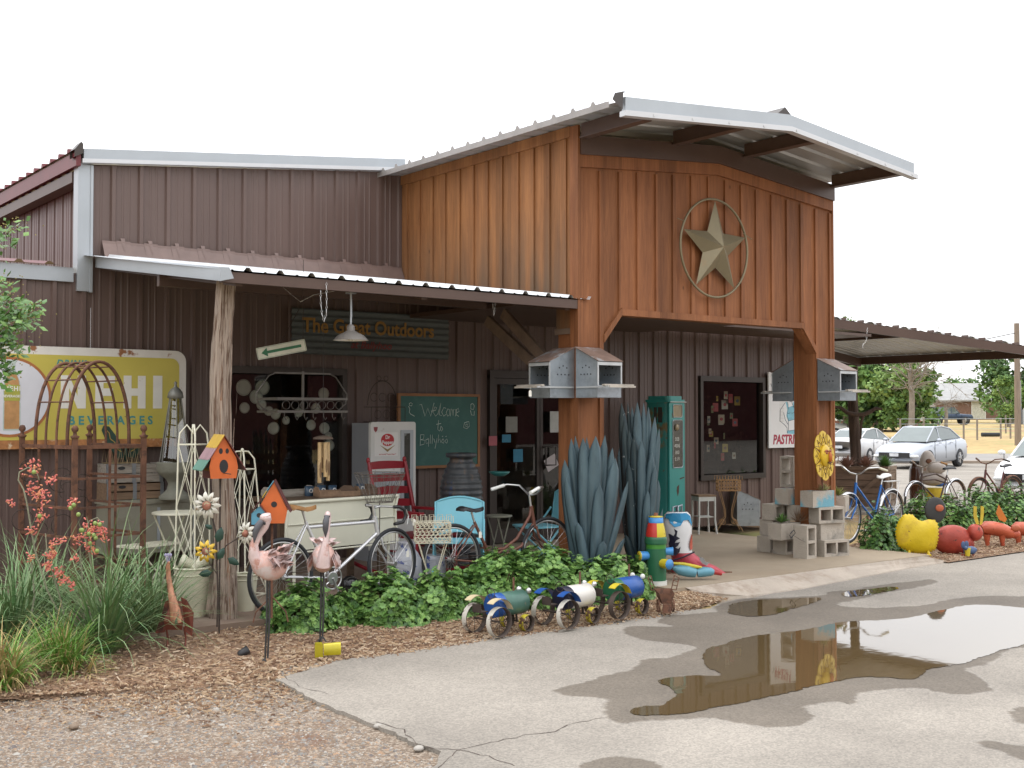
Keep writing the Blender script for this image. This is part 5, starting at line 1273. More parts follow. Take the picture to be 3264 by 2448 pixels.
text('lettering', 'Dr\nPepper', .062, MC['bright_white_sign'], sp_, front(xc, -.026, zc+.03), bold=.0015, sx=.9)
g = G(); g.prism([(xc-.11,zc-.03),(xc,zc-.085),(xc+.11,zc-.03),(xc,zc-.115)], .0525, .0535, 0, XZ(.029)); obj('gold_chevron', g, M('gold_paint', (.33,.22,.07), .5), sp_)
text('lettering', 'the friendly "Pepper-Upper"', .021, red_, sp_, front(xc, -.0245, zc-.142))
g = G(); g.prism([(.06*vw,vh-.06),(.15*vw,vh-.06),(.14*vw,vh-.10),(.105*vw,vh-.125),(.07*vw,vh-.10)], .0505, .052, 0, XZ(.029)); obj('shield_sticker', g, M('shield_red', (.28,.05,.06), .5, 0, .5, 40), dr)
# wrought iron rack standing on the machine
t = thing('iron_rack', 'arched wrought iron scroll rack standing on the drink machine', 'rack', (pL.x+.28, 12.12, vh), 0)
g = G(); r_ = .21; N2 = 20
g.tube([(-r_,0,.2),]+[(-r_*cos(pi*k/N2), 0, .20+.30*sin(pi*k/N2)) for k in range(1, N2)]+[(r_,0,.2)], .006, 6); obj('arch', g, rustdark, t)
g = G()
for z in (.0, .18): g.tube([(-r_,-.09,z),(.27,-.09,z),(.27,.09,z),(-r_,.09,z)], .005, 5, closed=True)
for x in (-r_, .0, .27): g.tube([(x,-.09,0),(x,-.09,.18)], .004, 4)
obj('basket_frame', g, rustdark, t)
g = G()
for x in (-.12, .0, .12): g.ring((x,0,.30), .05, .004, 'Y', 16, 4, a0=.5, a1=5.5); g.ring((x,-.09,.09), .05, .003, 'Y', 16, 4)
g.ring((-.05,0,.53), .03, .004, 'Y', 14, 4); g.ring((.05,0,.53), .03, .004, 'Y', 14, 4); obj('scrollwork', g, rustdark, t)
# chalkboard
y0 = WY-.14; a_ = oy(1270,1253,y0); c_ = oy(1530,1487,y0)
t = thing('chalkboard', 'green chalkboard in orange wood frame reading Welcome to Ballyhoo', 'chalkboard', (a_.x, y0, 0))
bw_, z1_, z0_ = c_.x-a_.x, a_.z, c_.z
g = G(); g.bb(.03, bw_-.03, .01, .03, z0_+.03, z1_-.03); obj('board', g, M('green_chalkboard', (.045,.13,.115), .7, 0, .12, 1.5, c2=(.07,.165,.15), t2=(.5,.7), s2=3), t)
g = G(); g.bb(0,bw_,0,.04,z1_-.035,z1_); g.bb(0,bw_,0,.04,z0_,z0_+.035); g.bb(0,.035,0,.04,z0_+.0355,z1_-.0355); g.bb(bw_-.035,bw_,0,.04,z0_+.0355,z1_-.0355); obj('frame', g, M('orange_oak', (.26,.11,.035), .5, 0, .2, 3), t)
chalk = M('chalk', (.62,.70,.66), .9)
def strokes(name, L_, x0, z0, sc, par, mt, y=.008, r=.0036):
    g = G()
    for st in L_: g.tube([(x0+a*sc, y, z0+b*sc) for a, b in st], r, 4)
    return obj(name, g, mt, par)
Wf = lambda u, v: ((oy(u,v,y0).x-a_.x), oy(u,v,y0).z)
def cp(L_): return [[Wf(1200+a/2.37, 1200+b/2.37) for a, b in st] for st in L_]
wel = [[(330,215),(345,210),(375,300),(400,240),(425,300),(455,200)],[(430,262),(470,255),(478,235),(462,230),(445,270),(470,300),(490,280)],[(490,280),(515,200),(500,290),(520,295)],[(560,240),(540,235),(522,270),(540,300),(560,285)],[(575,245),(562,275),(575,300),(592,290),(590,250),(575,245)],[(598,300),(605,245),(620,255),(622,295),(625,250),(645,250),(645,300)],[(650,275),(675,265),(668,240),(652,250),(652,290),(672,302)]]
wel = [[(330+(a-330)*.86, b) for a, b in s_] for s_ in wel]
to_ = [[(472,330),(465,400),(478,412),(486,400)],[(455,362),(490,355)],[(490,375),(484,400),(494,414),(504,395),(490,375)]]
bal = [[(335,440),(333,520)],[(335,440),(362,440),(358,472),(335,478)],[(335,478),(368,482),(362,512),(330,520)],[(395,470),(375,480),(378,508),(395,500),(396,470),(396,530)],[(410,440),(408,508)],[(425,440),(423,508)],[(435,470),(445,500)],[(460,468),(445,545)],[(472,440),(468,500)],[(468,485),(482,470),(488,500)],[(500,475),(494,495),(508,505),(514,488),(508,472),(500,475)],[(528,475),(520,495),(534,505),(540,488),(534,472),(528,475)],[(498,455),(505,450)],[(525,455),(532,450)]]
dood = [[(668,350),(700,340),(705,375),(685,395),(660,385),(668,350)],[(678,362),(692,360),(690,378),(676,376),(678,362)],[(250,205),(262,198),(275,206),(268,222),(252,220),(250,205)],[(245,225),(255,245),(250,270),(262,285),(290,300)],[(715,210),(730,205),(742,222),(735,250),(715,245),(715,210)],[(712,255),(720,290),(740,295),(742,262)]]
for L_ in (wel, to_, bal, dood): strokes('chalk_lettering' if L_ is not dood else 'chalk_drawing', cp(L_), 0, 0, 1, t, chalk, .008)
# corrugated shop sign
ysg = WY-.12; a_ = oy(930,980,ysg); b2 = oy(1430,1010,ysg); c_ = oy(933,1127,ysg); d_ = oy(1428,1147,ysg)
t = thing('corrugated_sign', 'corrugated grey metal sign painted The Great Outdoors at Ballyhoo', 'sign', (a_.x, ysg, 0))
wS = b2.x-a_.x; g = G(); nz_ = 34; vs = []
for i in range(nz_+1):
    z = c_.z+(a_.z-c_.z)*i/nz_; yy = .012*sin(i*2*pi/4.86)
    zr2 = d_.z+(b2.z-d_.z)*i/nz_
    vs += [(0, yy, z), (wS, yy, zr2)]
g.add(vs, [(2*i, 2*i+1, 2*i+3, 2*i+2) for i in range(nz_)], 0, True)
obj('sheet', g, M('dull_corrugated_sheet', (.10,.115,.115), .6, .2, .2, 4, st=(1,1,6), c2=(.08,.09,.09), t2=(.5,.6), s2=4), t)
dr_ = atan2((b2.z-a_.z), wS)
yl = M('amber_letter_paint', (.27,.145,.03), .6, 0, .15, 10); rl = M('dull_red_letter', (.19,.035,.035), .6)
m1 = oy(1180,1048,ysg)
text('lettering', 'The Great Outdoors', .24, yl, t, front(m1.x-a_.x, -.018, m1.z, roll=dr_), bold=.006, sx=.92)
m1 = oy(1181,1102,ysg); text('lettering', 'at Ballyhoo', .13, rl, t, front(m1.x-a_.x, -.018, m1.z, roll=dr_), bold=.002, shear=.3)
# arrow sign
V = View(897, 1114, 11.6)
t = thing('arrow_sign', 'small white hanging sign with green arrow pointing left', 'sign', V.loc, YAW+.1)
Rr = Matrix.Rotation(.21,4,'Y').inverted() if False else Matrix.Rotation(-.20,4,'Y')
g = G(); g.prism(rrect(-.245,.245,-.06,.06,.012), 0, .004, 0, Rr @ XZ(0)); obj('plate', g, M('ivory_sign', (.55,.55,.46), .5), t)
gs = M('sign_green', (.02,.13,.06), .5)
g = G(); g.prism([(-.2,0),(-.14,.045),(-.14,.014),(.2,.014),(.2,-.014),(-.14,-.014),(-.14,-.045)], .0045, .006, 0, Rr @ XZ(0)); obj('arrow', g, gs, t)
g = G()
pts = rrect(-.238,.238,-.053,.053,.01); g.tube([Rr @ Vector((x, -.0045, z)) for x, z in pts], .0015, 4, closed=True); obj('border_line', g, gs, t)
g = G(); ch_top = ze_+.15-V.loc[2]
g.tube([(-.02,0,.05),(.16,.15,.42),(.20,.1,ch_top)], .004, 4); g.tube([(-.02,0,-.06),(-.04,0,.06)], .004, 4); obj('chain', g, rustdark, t)
# pendant lamp
V = View(1118, 1085, 10.6)
t = thing('pendant_lamp', 'grey enamel barn lamp hanging under the porch roof', 'lamp', V.loc)
lm = M('grey_enamel_shade', (.19,.175,.16), .4, .1, .1, 4)
g = G(); g.lathe([(.163,0),(.15,.012),(.12,.045),(.06,.075),(.038,.09),(.036,.13),(.02,.145)], 28, cap=False); obj('lamp_shade', g, lm, t)
g = G(); g.lathe([(.160,.002),(.145,.014),(.115,.040),(.055,.068),(0,.07)], 28, cap=False); obj('shade_lining', g, white, t)
hz = (1.75+(HZ-935)*10.6/FL)-V.loc[2]; g = G(); g.tube([(0,0,.14),(.003,0,hz*.6),(0,0,hz)], .010, 8); g.lathe([(.05,0),(.05,.03),(.03,.04)], 14, (0,0,hz)); obj('stem', g, galv, t)
g = G(); g.ell((0,0,.03), (.03,.03,.04)); obj('bulb', g, M('unlit_bulb', (.6,.6,.55), .2), t)
# chains
def chain(label, pts, d, r=.0075):
    P = [od(u, v, d) for u, v in pts]; o = P[0]; t = thing('hanging_chain', label, 'chain', o, 0, 'chains under the porch roofs')
    g = G(); L_ = [p-o for p in P]; seg = []
    for a, b in zip(L_, L_[1:]):
        n = max(1, int((b-a).length/.028))
        for k in range(n): seg.append((a.lerp(b, k/n), a.lerp(b, (k+1)/n)))
    for i, (a, b) in enumerate(seg):
        m_ = (a+b)/2; dv = (b-a).normalized(); s_ = Vector((.786,-.618,0)) if i % 2 else Vector((.618,.786,0))
        g.tube([a-dv*.004, m_+s_*r, b+dv*.004, m_-s_*r], .0022, 4, closed=True)
    obj('links', g, steel, t)
chain('bright doubled chain loop hanging from the porch beam', [(1022,925),(1022,960),(1026,1000),(1033,1025),(1040,1000),(1041,960),(1040,900)], 10.2)
chain('dark thin chain swagged in a V under the porch roof', [(898,912),(930,940),(958,962),(1000,940),(1080,925)], 11.2, .005)
chain('short chain hanging near the right end of the porch beam', [(1568,945),(1571,975),(1574,1005),(1578,975),(1580,948)], 11.6, .006)
chain('chain with a knot hanging under the right awning', [(2765,1045),(2762,1085),(2750,1100),(2750,1110)], 19.8, .012)
# pot rack
V = View(965, 1300, 11.9)
pr = thing('pot_rack', 'hanging iron pot rack with flat bars, scrolls and hooks before the window', 'pot rack', V.loc, 0)
im = M('dark_pewter_iron', (.11,.10,.09), .5, .5, .2, 6)
zA, zB, zC = 1.75+(HZ-1312)*11.9/FL-V.loc[2], 1.75+(HZ-1272)*11.9/FL-V.loc[2], 1.75+(HZ-1190)*11.9/FL-V.loc[2]
xw = .40
for z in (zA, zB):
    g = G()
    for y in (-.22, .22): g.bb(-xw, xw, y-.004, y+.004, z-.012, z+.012)
    for x in (-xw, xw): g.bb(x-.004, x+.004, -.22, .22, z-.012, z+.012)
    obj('band', g, im, pr)
g = G()
for i in range(7): g.ring((-xw+.1+i*.1, -.22, (zA+zB)/2), .042, .004, 'Y', 16, 4)
obj('scrollwork', g, im, pr)
for s_ in (-1, 1):
    g = G(); g.tube([(xw*s_,0,zA),(xw*1.25*s_,0,zA+.08),(xw*1.3*s_,0,zB+.05),(xw*.95*s_,0,zC-.03),(.75*xw*s_,0,zC)], .008, 6); obj('curved_arm', g, im, pr)
g = G(); g.bb(-xw*.8, xw*.8, -.012, .012, zC-.008, zC+.008); g.bb(-.012, .012, -.008, .008, zA, zC+.02); obj('top_bar', g, im, pr)
for x in (-.32,-.2,-.1,.0,.12,.22,.33):
    g = G(); g.tube([(x,-.22,zA),(x,-.22,zA-.05),(x+.02,-.22,zA-.085),(x+.035,-.22,zA-.06)], .004, 5); obj('hook', g, im, pr)
g = G(); g.tube([(0,0,zC+.02),(0,0,zw-V.loc[2]-.1)], .004, 4); obj('chain', g, rustdark, pr)
# plates seen through the window
plm = M('pale_stoneware', (.62,.63,.55), .4, 0, .08, 4)
plates = [(815,1265,.065),(775,1235,.075),(835,1235,.07),(778,1300,.05),(832,1290,.05),(1030,1255,.058),(877,1320,.05),(950,1315,.045),(1005,1302,.05),(870,1365,.058),(910,1340,.04),(990,1355,.05),(1032,1365,.055),(1045,1390,.04),(1048,1420,.055),(855,1310,.045)]
plabels = ['upper left','top left, behind the log post','upper left middle','lower left','left, low','high on the right','left, under the upper rail','middle of the window','under the rack, right of centre','large, lower left of centre','small, centre','low, centre right','low right, large','small, low right','lowest on the right','half hidden on the left']
for (u, v, r), lb in zip(plates, plabels):
    r *= 1.3; p = oy(u, v, WY+.16); t = thing('plate', 'pale stoneware plate hanging in the shop window, '+lb, 'plate', p, 0, 'plates hanging in the shop window')
    g = G(); g.lathe([(0,.004),(r*.6,.004),(r*.68,.010),(r*1.0,.016),(r*1.0,.012),(r*.6,0),(0,0)], 22, M=Matrix.Rotation(pi/2,4,'X')); obj('dish', g, plm, t)
    g = G(); g.ring((0,-.0165,0), r*.9, .0018, 'Y', 24, 4); obj('rim_band', g, gm, t)
# window frames, glass, door
def window(x0, x1, z0, z1, y, mull=()):
    w_ = obj('window', _frame(x0, x1, z0, z1, y, mull), darkframe, bld); 
    g = G(); g.poly([(x0+.04-OFF.x, y+.02-OFF.y, z0+.04), (x1-.04-OFF.x, y+.02-OFF.y, z0+.04), (x1-.04-OFF.x, y+.02-OFF.y, z1-.04), (x0+.04-OFF.x, y+.02-OFF.y, z1-.04)])
    obj('pane', g, pane_m, w_); return w_
def _frame(x0, x1, z0, z1, y, mull, f=.055, bottom=True):
    g = G(); a, b = x0-OFF.x, x1-OFF.x; Y0, Y1 = y-.05-OFF.y, y+.05-OFF.y
    g.bb(a-f*.6, b+f*.6, Y0, Y1, z1-f*.5, z1+f); 
    if bottom: g.bb(a-f*.6, b+f*.6, Y0, Y1, z0-f, z0+f*.5)
    g.bb(a-f*.6, a+f*.5, Y0+.001, Y1, z0, z1); g.bb(b-f*.5, b+f*.6, Y0+.001, Y1, z0, z1)
    for m_ in mull: g.bb(m_-OFF.x-.03, m_-OFF.x+.03, Y0+.002, Y1, z0, z1)
    return g
pane_m = glass('shop_glass', (.85,.87,.85), .03, .0)
window(*W1, WY-.02); window(*W2, WY-.02)
xm = oy(1714, 1400, WY).x
dfo = obj('door_frame', _frame(*DR, WY-.02, (), .07, False), darkframe, bld)
for (a, b) in ((DR[0]+.04, xm-.005), (xm+.005, DR[1]-.04)):
    g = G(); x0, x1 = a-OFF.x, b-OFF.x; Y0, Y1 = WY-.05-OFF.y, WY-.005-OFF.y; z1 = DR[3]-.04
    g.bb(x0, x0+.05, Y0, Y1, .02, z1); g.bb(x1-.05, x1, Y0, Y1, .02, z1); g.bb(x0+.0505, x1-.0505, Y0, Y1, z1-.08, z1); g.bb(x0+.0505, x1-.0505, Y0, Y1, .02, .2)
    dd = obj('door', g, darkframe, bld)
    g = G(); g.poly([(x0+.05, Y0+.02, .2), (x1-.05, Y0+.02, .2), (x1-.05, Y0+.02, z1-.08), (x0+.05, Y0+.02, z1-.08)]); obj('pane', g, pane_m, dd)
    if a > xm-.1:
        hx = x0+.03; za, zb = oy(1730,1424,WY).z, oy(1730,1482,WY).z
        g = G(); g.tube([(hx+.02,Y0,za),(hx+.02,Y0-.06,za),(hx+.20,Y0-.06,za),(hx+.20,Y0-.06,zb),(hx+.02,Y0-.06,zb),(hx+.02,Y0,zb)], .012, 8); g.tube([(hx+.02,Y0-.06,za),(hx+.02,Y0-.06,zb)], .012, 8); obj('handle', g, darkframe, dd)
def paper(label, u0, u1, v0, v1, y=WY-.11, col=(.45,.46,.44), nm='paper_notice', rot=0):
    a, b = oy(u0, v0, y), oy(u1, v1, y); cx, cz = (a.x+b.x)/2, (a.z+b.z)/2
    t = thing(nm, label, 'notice', (cx, y, cz)); w_, h_ = abs(b.x-a.x)/2, abs(a.z-b.z)/2
    g = G(); g.prism([(-w_,-h_),(w_,-h_),(w_,h_),(-w_,h_)], 0, .003, 0, Matrix.Rotation(rot,4,'Y') @ XZ(0)); obj('sheet', g, M('paper_%d' % int(col[0]*100+col[1]*10+col[2]), col, .6, 0, .1, 12), t); return t
paper('square grey notice taped on the left glass door', 1612, 1649, 1328, 1378, col=(.20,.20,.18))
paper('white sheet on the right glass door beside the pillar', 1753, 1785, 1311, 1378)
paper('tilted white sign in a pink frame low on the right glass door', 1738, 1776, 1455, 1495, col=(.42,.38,.38), rot=-.45)
paper('small red and white sticker on the left glass door', 1558, 1584, 1390, 1420, col=(.35,.09,.11))
paper('round blue sticker low on the left glass door', 1636, 1666, 1432, 1472, col=(.02,.16,.26))
paper('blue sticker at middle height of the left glass door', 1600, 1628, 1385, 1410, col=(.02,.12,.20))
# items inside window two
q = random.Random(9)
cols = [(.35,.30,.22),(.30,.05,.05),(.38,.36,.30),(.15,.18,.10),(.33,.25,.05)]
for i in range(22):
    u = q.uniform(2255, 2350); v = q.uniform(1250, 1480); p = oy(u, v, WY+.25+q.uniform(0,.3)); w_ = q.uniform(.03,.06)
    t = thing('gift_card', 'small gift card hanging on the display in the right-hand shop window', 'gift card', p, q.uniform(-.4,.4), 'gift cards in the right window')
    c = cols[i % 5]; g = G(); g.prism([(-w_,-w_*1.3),(w_,-w_*1.3),(w_,w_*1.3),(-w_,w_*1.3)], 0, .003, 0, XZ(0)); obj('card', g, M('card_tone_%d' % (i % 5), c, .6), t)
    g = G(); g.lathe([(0,0),(w_*.5,0),(w_*.5,.004)], 12, M=Matrix.Translation((0,-.0035,0)) @ Matrix.Rotation(pi/2,4,'X')); obj('ornament', g, M('ornament_tone_%d' % (i % 3), [(.30,.03,.04),(.2,.12,.07),(.05,.12,.16)][i % 3], .4), t)
# ladder-back rocking chair
redp = M('barn_red_paint', (.24,.012,.02), .4, 0, .15, 4)
def rocker():
    V = View(1325, 1850, 12.5, 0); t = thing('rocking_chair', 'red wooden ladder-back rocking chair in front of the drink machine', 'rocking chair', V.loc, YAW+.88, None, 1.1)
    w_ = .27
    for s_ in (-1, 1):
        g = G(); g.tube([(s_*w_*.95,.18,.06),(s_*w_*.95,.22,.42),(s_*w_*.93,.40,1.12)], [.02,.024,.018], 8); g.ell((s_*w_*.93,.41,1.14), (.02,.02,.03), 8, 6); obj('back_post', g, redp, t)
        g = G(); g.tube([(s_*w_,-.28,.06),(s_*w_,-.26,.64)], [.02,.022], 8); obj('front_post', g, redp, t)
        g = G(); g.bb(s_*w_-.035, s_*w_+.035, -.34, .27, .645, .67); obj('armrest', g, redp, t)
        g = G(); pts = [(s_*w_, -.52+1.15*k/12, .05+.09*((k-6)/6)**2) for k in range(13)]; g.tube(pts, .02, 6, flat=1); obj('rocker', g, redp, t)
        for z in (.18, .28): g = G(); g.tube([(s_*w_,-.27,z),(s_*w_*.95,.19,z)], .01, 6); obj('stretcher', g, redp, t)
    for k in range(5):
        z = .58+k*.125; y_ = .235+(z-.42)*.257; vs = []
        for i in range(9):
            x = -w_*.92+2*w_*.92*i/8; yy = y_+.035*(1-(x/w_)**2); hh = .036+.014*(1-(x/w_)**2)
            vs += [(x,yy,z-.03),(x,yy,z+hh),(x,yy+.012,z+hh),(x,yy+.012,z-.03)]
        g = G(); g.add(vs, [(i*4+j, i*4+(j+1)%4, (i+1)*4+(j+1)%4, (i+1)*4+j) for i in range(8) for j in range(4)]+[(0,3,2,1),(32,33,34,35)], 0); obj('back_slat', g, redp, t)
    for k in range(8): g = G(); g.bb(-w_-.01, w_+.01, -.29+k*.062, -.29+k*.062+.05, .415, .435); obj('seat_slat', g, redp, t)
    for y_, z in ((-.27,.2),(.19,.2),(-.27,.38)): g = G(); g.tube([(-w_,y_,z),(w_,y_,z)], .011, 6); obj('stretcher', g, redp, t)
rocker()
# blue folding chairs
blu = M('pale_blue_enamel', (.19,.50,.60), .35, 0, .05, 3)
def blue_chair(label, loc, rz, sc=1.08):
    t = thing('folding_chair', label, 'folding chair', loc, rz, 'pale blue metal folding chairs', sc)
    g = G(); n = 10; top = []; bot = []
    for i in range(n+1):
        x = -.23+.46*i/n; top.append((x, .79+.05*(1-(x/.23)**2))); bot.append((x, .49+.04*(1-(x/.23)**2)-.02))
    tl = Matrix.Translation((0,.20,0)) @ Matrix.Rotation(-.16,4,'X')
    g.prism(top+bot[::-1], 0, .012, 0, tl @ XZ(0)); bk_ = obj('backrest', g, blu, t)
    g = G(); g.tube([tl @ Vector((x,-.012,z)) for x, z in top+bot[::-1]], .011, 6, closed=True); obj('rolled_edge', g, blu, bk_)
    g = G(); g.prism(rrect(-.22,.22,-.24,.16,.05), .44, .455); obj('seat', g, blu, t)
    for s_ in (-1, 1):
        g = G(); g.tube([(s_*.235,.26,.62),(s_*.235,.13,.46),(s_*.235,-.26,.01)], .011, 6); obj('leg', g, blu, t)
        g = G(); g.tube([(s_*.215,-.20,.44),(s_*.215,.30,.01)], .011, 6); obj('leg', g, blu, t)
        g = G(); g.tube([(s_*.225,.27,.5),(s_*.225,.33,.78)], .010, 6); obj('back_rail', g, blu, t)
    for y_, z in ((-.24,.03),(.28,.03)): g = G(); g.tube([(-.235,y_,z),(.235,y_,z)], .009, 6); obj('crossbar', g, blu, t)
    return t
V = View(1462, 1800, 11.75, 0)
blue_chair('pale blue metal folding chair in front of the ribbed urn', V.loc, YAW+.02)
V = View(1722, 1790, 13.3, 0)
blue_chair('pale blue metal folding chair half hidden behind the near wooden pillar', V.loc, YAW-1.1)
# ribbed urn
V = View(1470, 1443, 13.0); hu = V.loc[2]
t = thing('ribbed_jar', 'tall dark blue-grey ribbed clay jar below the chalkboard', 'jar', (V.loc[0], V.loc[1], 0))
g = G(); pr_ = [(.13,0),(.15,.02)]
Rm = .232; n = 74
for i in range(n+1):
    z = .03+(hu-.13)*i/n; tt = i/n
    r = (.14+(Rm-.14)*sin(min(1, tt/.72)*pi/2)) if tt < .72 else (Rm*cos((tt-.72)/.28*.95)*1.0+.0)
    pr_.append((r+(.011 if i % 4 < 2 else 0), z))
pr_ += [(.13,hu-.085),(.13,hu-.055),(.165,hu-.05),(.175,hu-.03),(.17,hu-.005),(.12,hu),(.10,hu-.05)]
g.lathe(pr_, 40); obj('body', g, M('blue_grey_glaze', (.05,.055,.06), .45, 0, .3, 2, st=(8,8,1), c2=(.12,.085,.06), t2=(.52,.65), s2=2.0, c3=(.03,.05,.11), t3=(.6,.66), s3=2.5), t)
# ring basket on stand (cream) and the similar rusty one by the right window
def ring_stand(label, loc, mt, w_=.17, h=.5, rz=0, hb=.2):
    t = thing('plant_stand', label, 'plant stand', loc, rz)
    g = G()
    for z in (h, h+hb): g.tube([(-w_,-.1,z),(w_,-.1,z),(w_,.1,z),(-w_,.1,z)], .005, 5, closed=True)
    nr = 3
    for k in range(nr):
        for i in range(8):
            x = -w_+w_/8+i*w_/4; rr = min(w_/8, hb/nr/2)*1.05
            for y_ in (-.1, .1): g.ring((x, y_, h+hb*(k+.5)/nr), rr, .004, 'Y', 10, 4)
        for j in range(4):
            for x in (-w_, w_): g.ring((x, -.075+j*.05, h+hb*(k+.5)/nr), .027, .004, 'X', 10, 4)
    obj('ring_basket', g, mt, t)
    g = G()
    for i in range(5):
        x = -w_+i*w_/2
        for y_ in (-.1, .1): g.tube([(x-.022,y_,h+hb),(x-.022,y_,h+hb+.06),(x+.022,y_,h+hb+.06),(x+.022,y_,h+hb)], .004, 5)
    obj('loop_rim', g, mt, t)
    for sx_ in (-1, 1):
        for sy in (-1, 1):
            g = G(); g.tube([(sx_*w_*.8,sy*.09,h),(sx_*w_*.35,sy*.05,h*.55),(sx_*w_*.3,sy*.05,h*.35),(sx_*w_*1.0,sy*.12,h*.08),(sx_*w_*1.15,sy*.13,0)], .005, 5); g.ring((sx_*w_*.55,sy*.07,h*.22), .035, .004, 'Y', 12, 4); obj('leg', g, mt, t)
    return t
V = View(1378, 1840, 10.95, 0); ring_stand('cream iron ring basket plant stand between the two left bicycles', V.loc, M('chipped_cream_iron', (.56,.52,.40), .55, 0, .1, 8, c2=(.28,.14,.06), t2=(.6,.66), s2=14), .165, V(1378,1728).z, YAW+.15, (1728-1665)*V.s)
V = View(2322, 1666, 17.6, 0); ring_stand('rusty ring basket plant stand under the right-hand window', V.loc, M('rusty_cream_iron', (.34,.20,.09), .7, 0, .2, 8), .17, V(2322,1564).z, YAW, (1564-1530)*V.s)
# large round wire basket
V = View(1210, 1600, 11.6)
t = thing('wire_basket', 'large round dark wire basket in front of the drink machine', 'basket', V.loc, YAW)
g = G(); r1, r2, hh = .255, .13, (1600-1508)*V.s
g.ring((0,0,hh), r1, .004, 'Z', 36, 5); g.ring((0,0,hh-.03), r1*.97, .003, 'Z', 36, 4); g.ring((0,0,0), r2, .004, 'Z', 28, 5)
for k in range(20):
    A = 2*pi*k/20; B = A+.3; g.tube([(r1*cos(A),r1*sin(A),hh),(r2*cos(B),r2*sin(B),0)], .002, 3); g.tube([(r1*cos(B),r1*sin(B),hh),(r2*cos(A),r2*sin(A),0)], .002, 3)
obj('mesh', g, M('grey_wire', (.16,.14,.12), .6, .3, .2, 8), t)
g = G(); g.tube([(.0,0,0),(0,0,-V.loc[2]+.02)], .006, 5)
for k in range(3): A = 2*pi*k/3; g.tube([(0,0,.04-V.loc[2]+.1),(.16*cos(A),.16*sin(A),.003-V.loc[2])], .005, 5)
for s_ in (-1, 1): g.tube([(0,0,0),(r2*s_,0,0)], .004, 4)
obj('stand', g, MC['grey_wire'], t)
# blue and white jars
jm = M('blue_white_porcelain', (.42,.43,.47), .3, 0, .08, 6, c2=(.06,.09,.26), t2=(.56,.60), s2=13)
for lb, u, v, d, sc in (('round blue and white porcelain jar behind the silver bicycle front wheel', 1296, 1872, 11.6, 1.0), ('blue and white porcelain drum jar behind the brown bicycle rear wheel', 1385, 1850, 11.75, .8)):
    V = View(u, v, d, 0); t = thing('porcelain_jar', lb, 'jar', V.loc, 0, 'blue and white jars')
    g = G()
    if sc == 1: g.lathe([(.09,0),(.105,.02),(.15,.10),(.165,.2),(.155,.30),(.11,.38),(.085,.41),(.09,.47),(.10,.485),(.08,.485)], 28)
    else: g.lathe([(.09,0),(.11,.03),(.115,.2),(.105,.30),(.11,.33),(.085,.34)], 24)
    obj('body', g, jm, t)
for lb, u, v, d, r, mt in (('glossy black ball on the porch floor behind the silver bicycle', 1115, 1850, 11.3, .095, M('gloss_black', (.012,.012,.013), .12)), ('chrome gazing ball on the porch floor beside the black ball', 1195, 1850, 11.4, .085, M('chrome_ball', (.5,.5,.5), .12, 1, .05, 3))):
    V = View(u, v, d, 0); t = thing('gazing_ball', lb, 'gazing ball', V.loc); g = G(); g.ell((0,0,r), (r,r,r), 22, 14); obj('ball', g, mt, t); g = G(); g.lathe([(r*.5,0),(r*.4,.012)], 16); obj('base', g, black, t)
# black planter box, small cross-leg table with teal dish
V = View(1575, 1770, 11.9, 0)
t = thing('planter_box', 'low square black metal planter box beside the brown bicycle', 'planter', V.loc, YAW+.2)
g = G()
for s_ in (-1, 1): g.add([(s_*.19,-.16,0),(s_*.19,.16,0),(s_*.24,.2,.32),(s_*.24,-.2,.32)], [(0,1,2,3)]); g.add([(-.19,s_*.16,0),(.19,s_*.16,0),(.24,s_*.2,.32),(-.24,s_*.2,.32)], [(0,1,2,3)])
g.poly([(-.19,-.16,.003),(.19,-.16,.003),(.19,.16,.003),(-.19,.16,.003)]); obj('body', g, M('matt_black_metal', (.022,.022,.024), .5), t)
g = G(); g.tube([(-.24,-.2,.32),(.24,-.2,.32),(.24,.2,.32),(-.24,.2,.32)], .008, 5, closed=True); obj('rim', g, MC['matt_black_metal'], t)
fold_table('side_table', 'small grey folding side table with crossed legs beside the glass door', 1590, 1690, 13.2, .15, (1690-1518)*13.2/FL, M('grey_green_iron', (.22,.22,.17), .5))
V = View(1592, 1517, 13.2); t = thing('dish', 'teal dish on the small folding side table', 'dish', V.loc); g = G(); g.lathe([(.06,0),(.11,.03),(.12,.05),(.11,.05),(.06,.015)], 22); obj('bowl', g, M('teal_glaze', (.03,.17,.16), .3), t)
# ================================================================== STAR, NEST BOXES, ENTRANCE GOODS
star_m = M('aged_olive_metal', (.22,.185,.115), .45, .45, .12, 3, c2=(.30,.19,.10), t2=(.6,.72), s2=2)
c = oy(2280, 791, FY-.08); RS = .565
t = thing('barn_star', 'large olive metal barn star inside a ring on the wooden facade', 'wall ornament', c)
g = G(); tp = []; 
for k in range(10):
    A = pi/2+k*pi/5; r = RS*.97 if k % 2 == 0 else RS*.40; tp.append((r*cos(A), 0.0, r*sin(A)))
g.add(tp+[(0,-.13,0)], [(10,(i+1)%10,i) for i in range(10)]); g.poly(tp[::-1]); obj('star', g, star_m, t)
g = G(); g.ring((0,.01,0), RS, .014, 'Y', 56, 8); g.tube([(-RS-.06,.0,.28),(-RS*.9,.0,.26)], .005, 4); g.tube([(RS*.85,.0,.22),(RS+.08,.0,.16)], .005, 4); obj('ring', g, star_m, t)

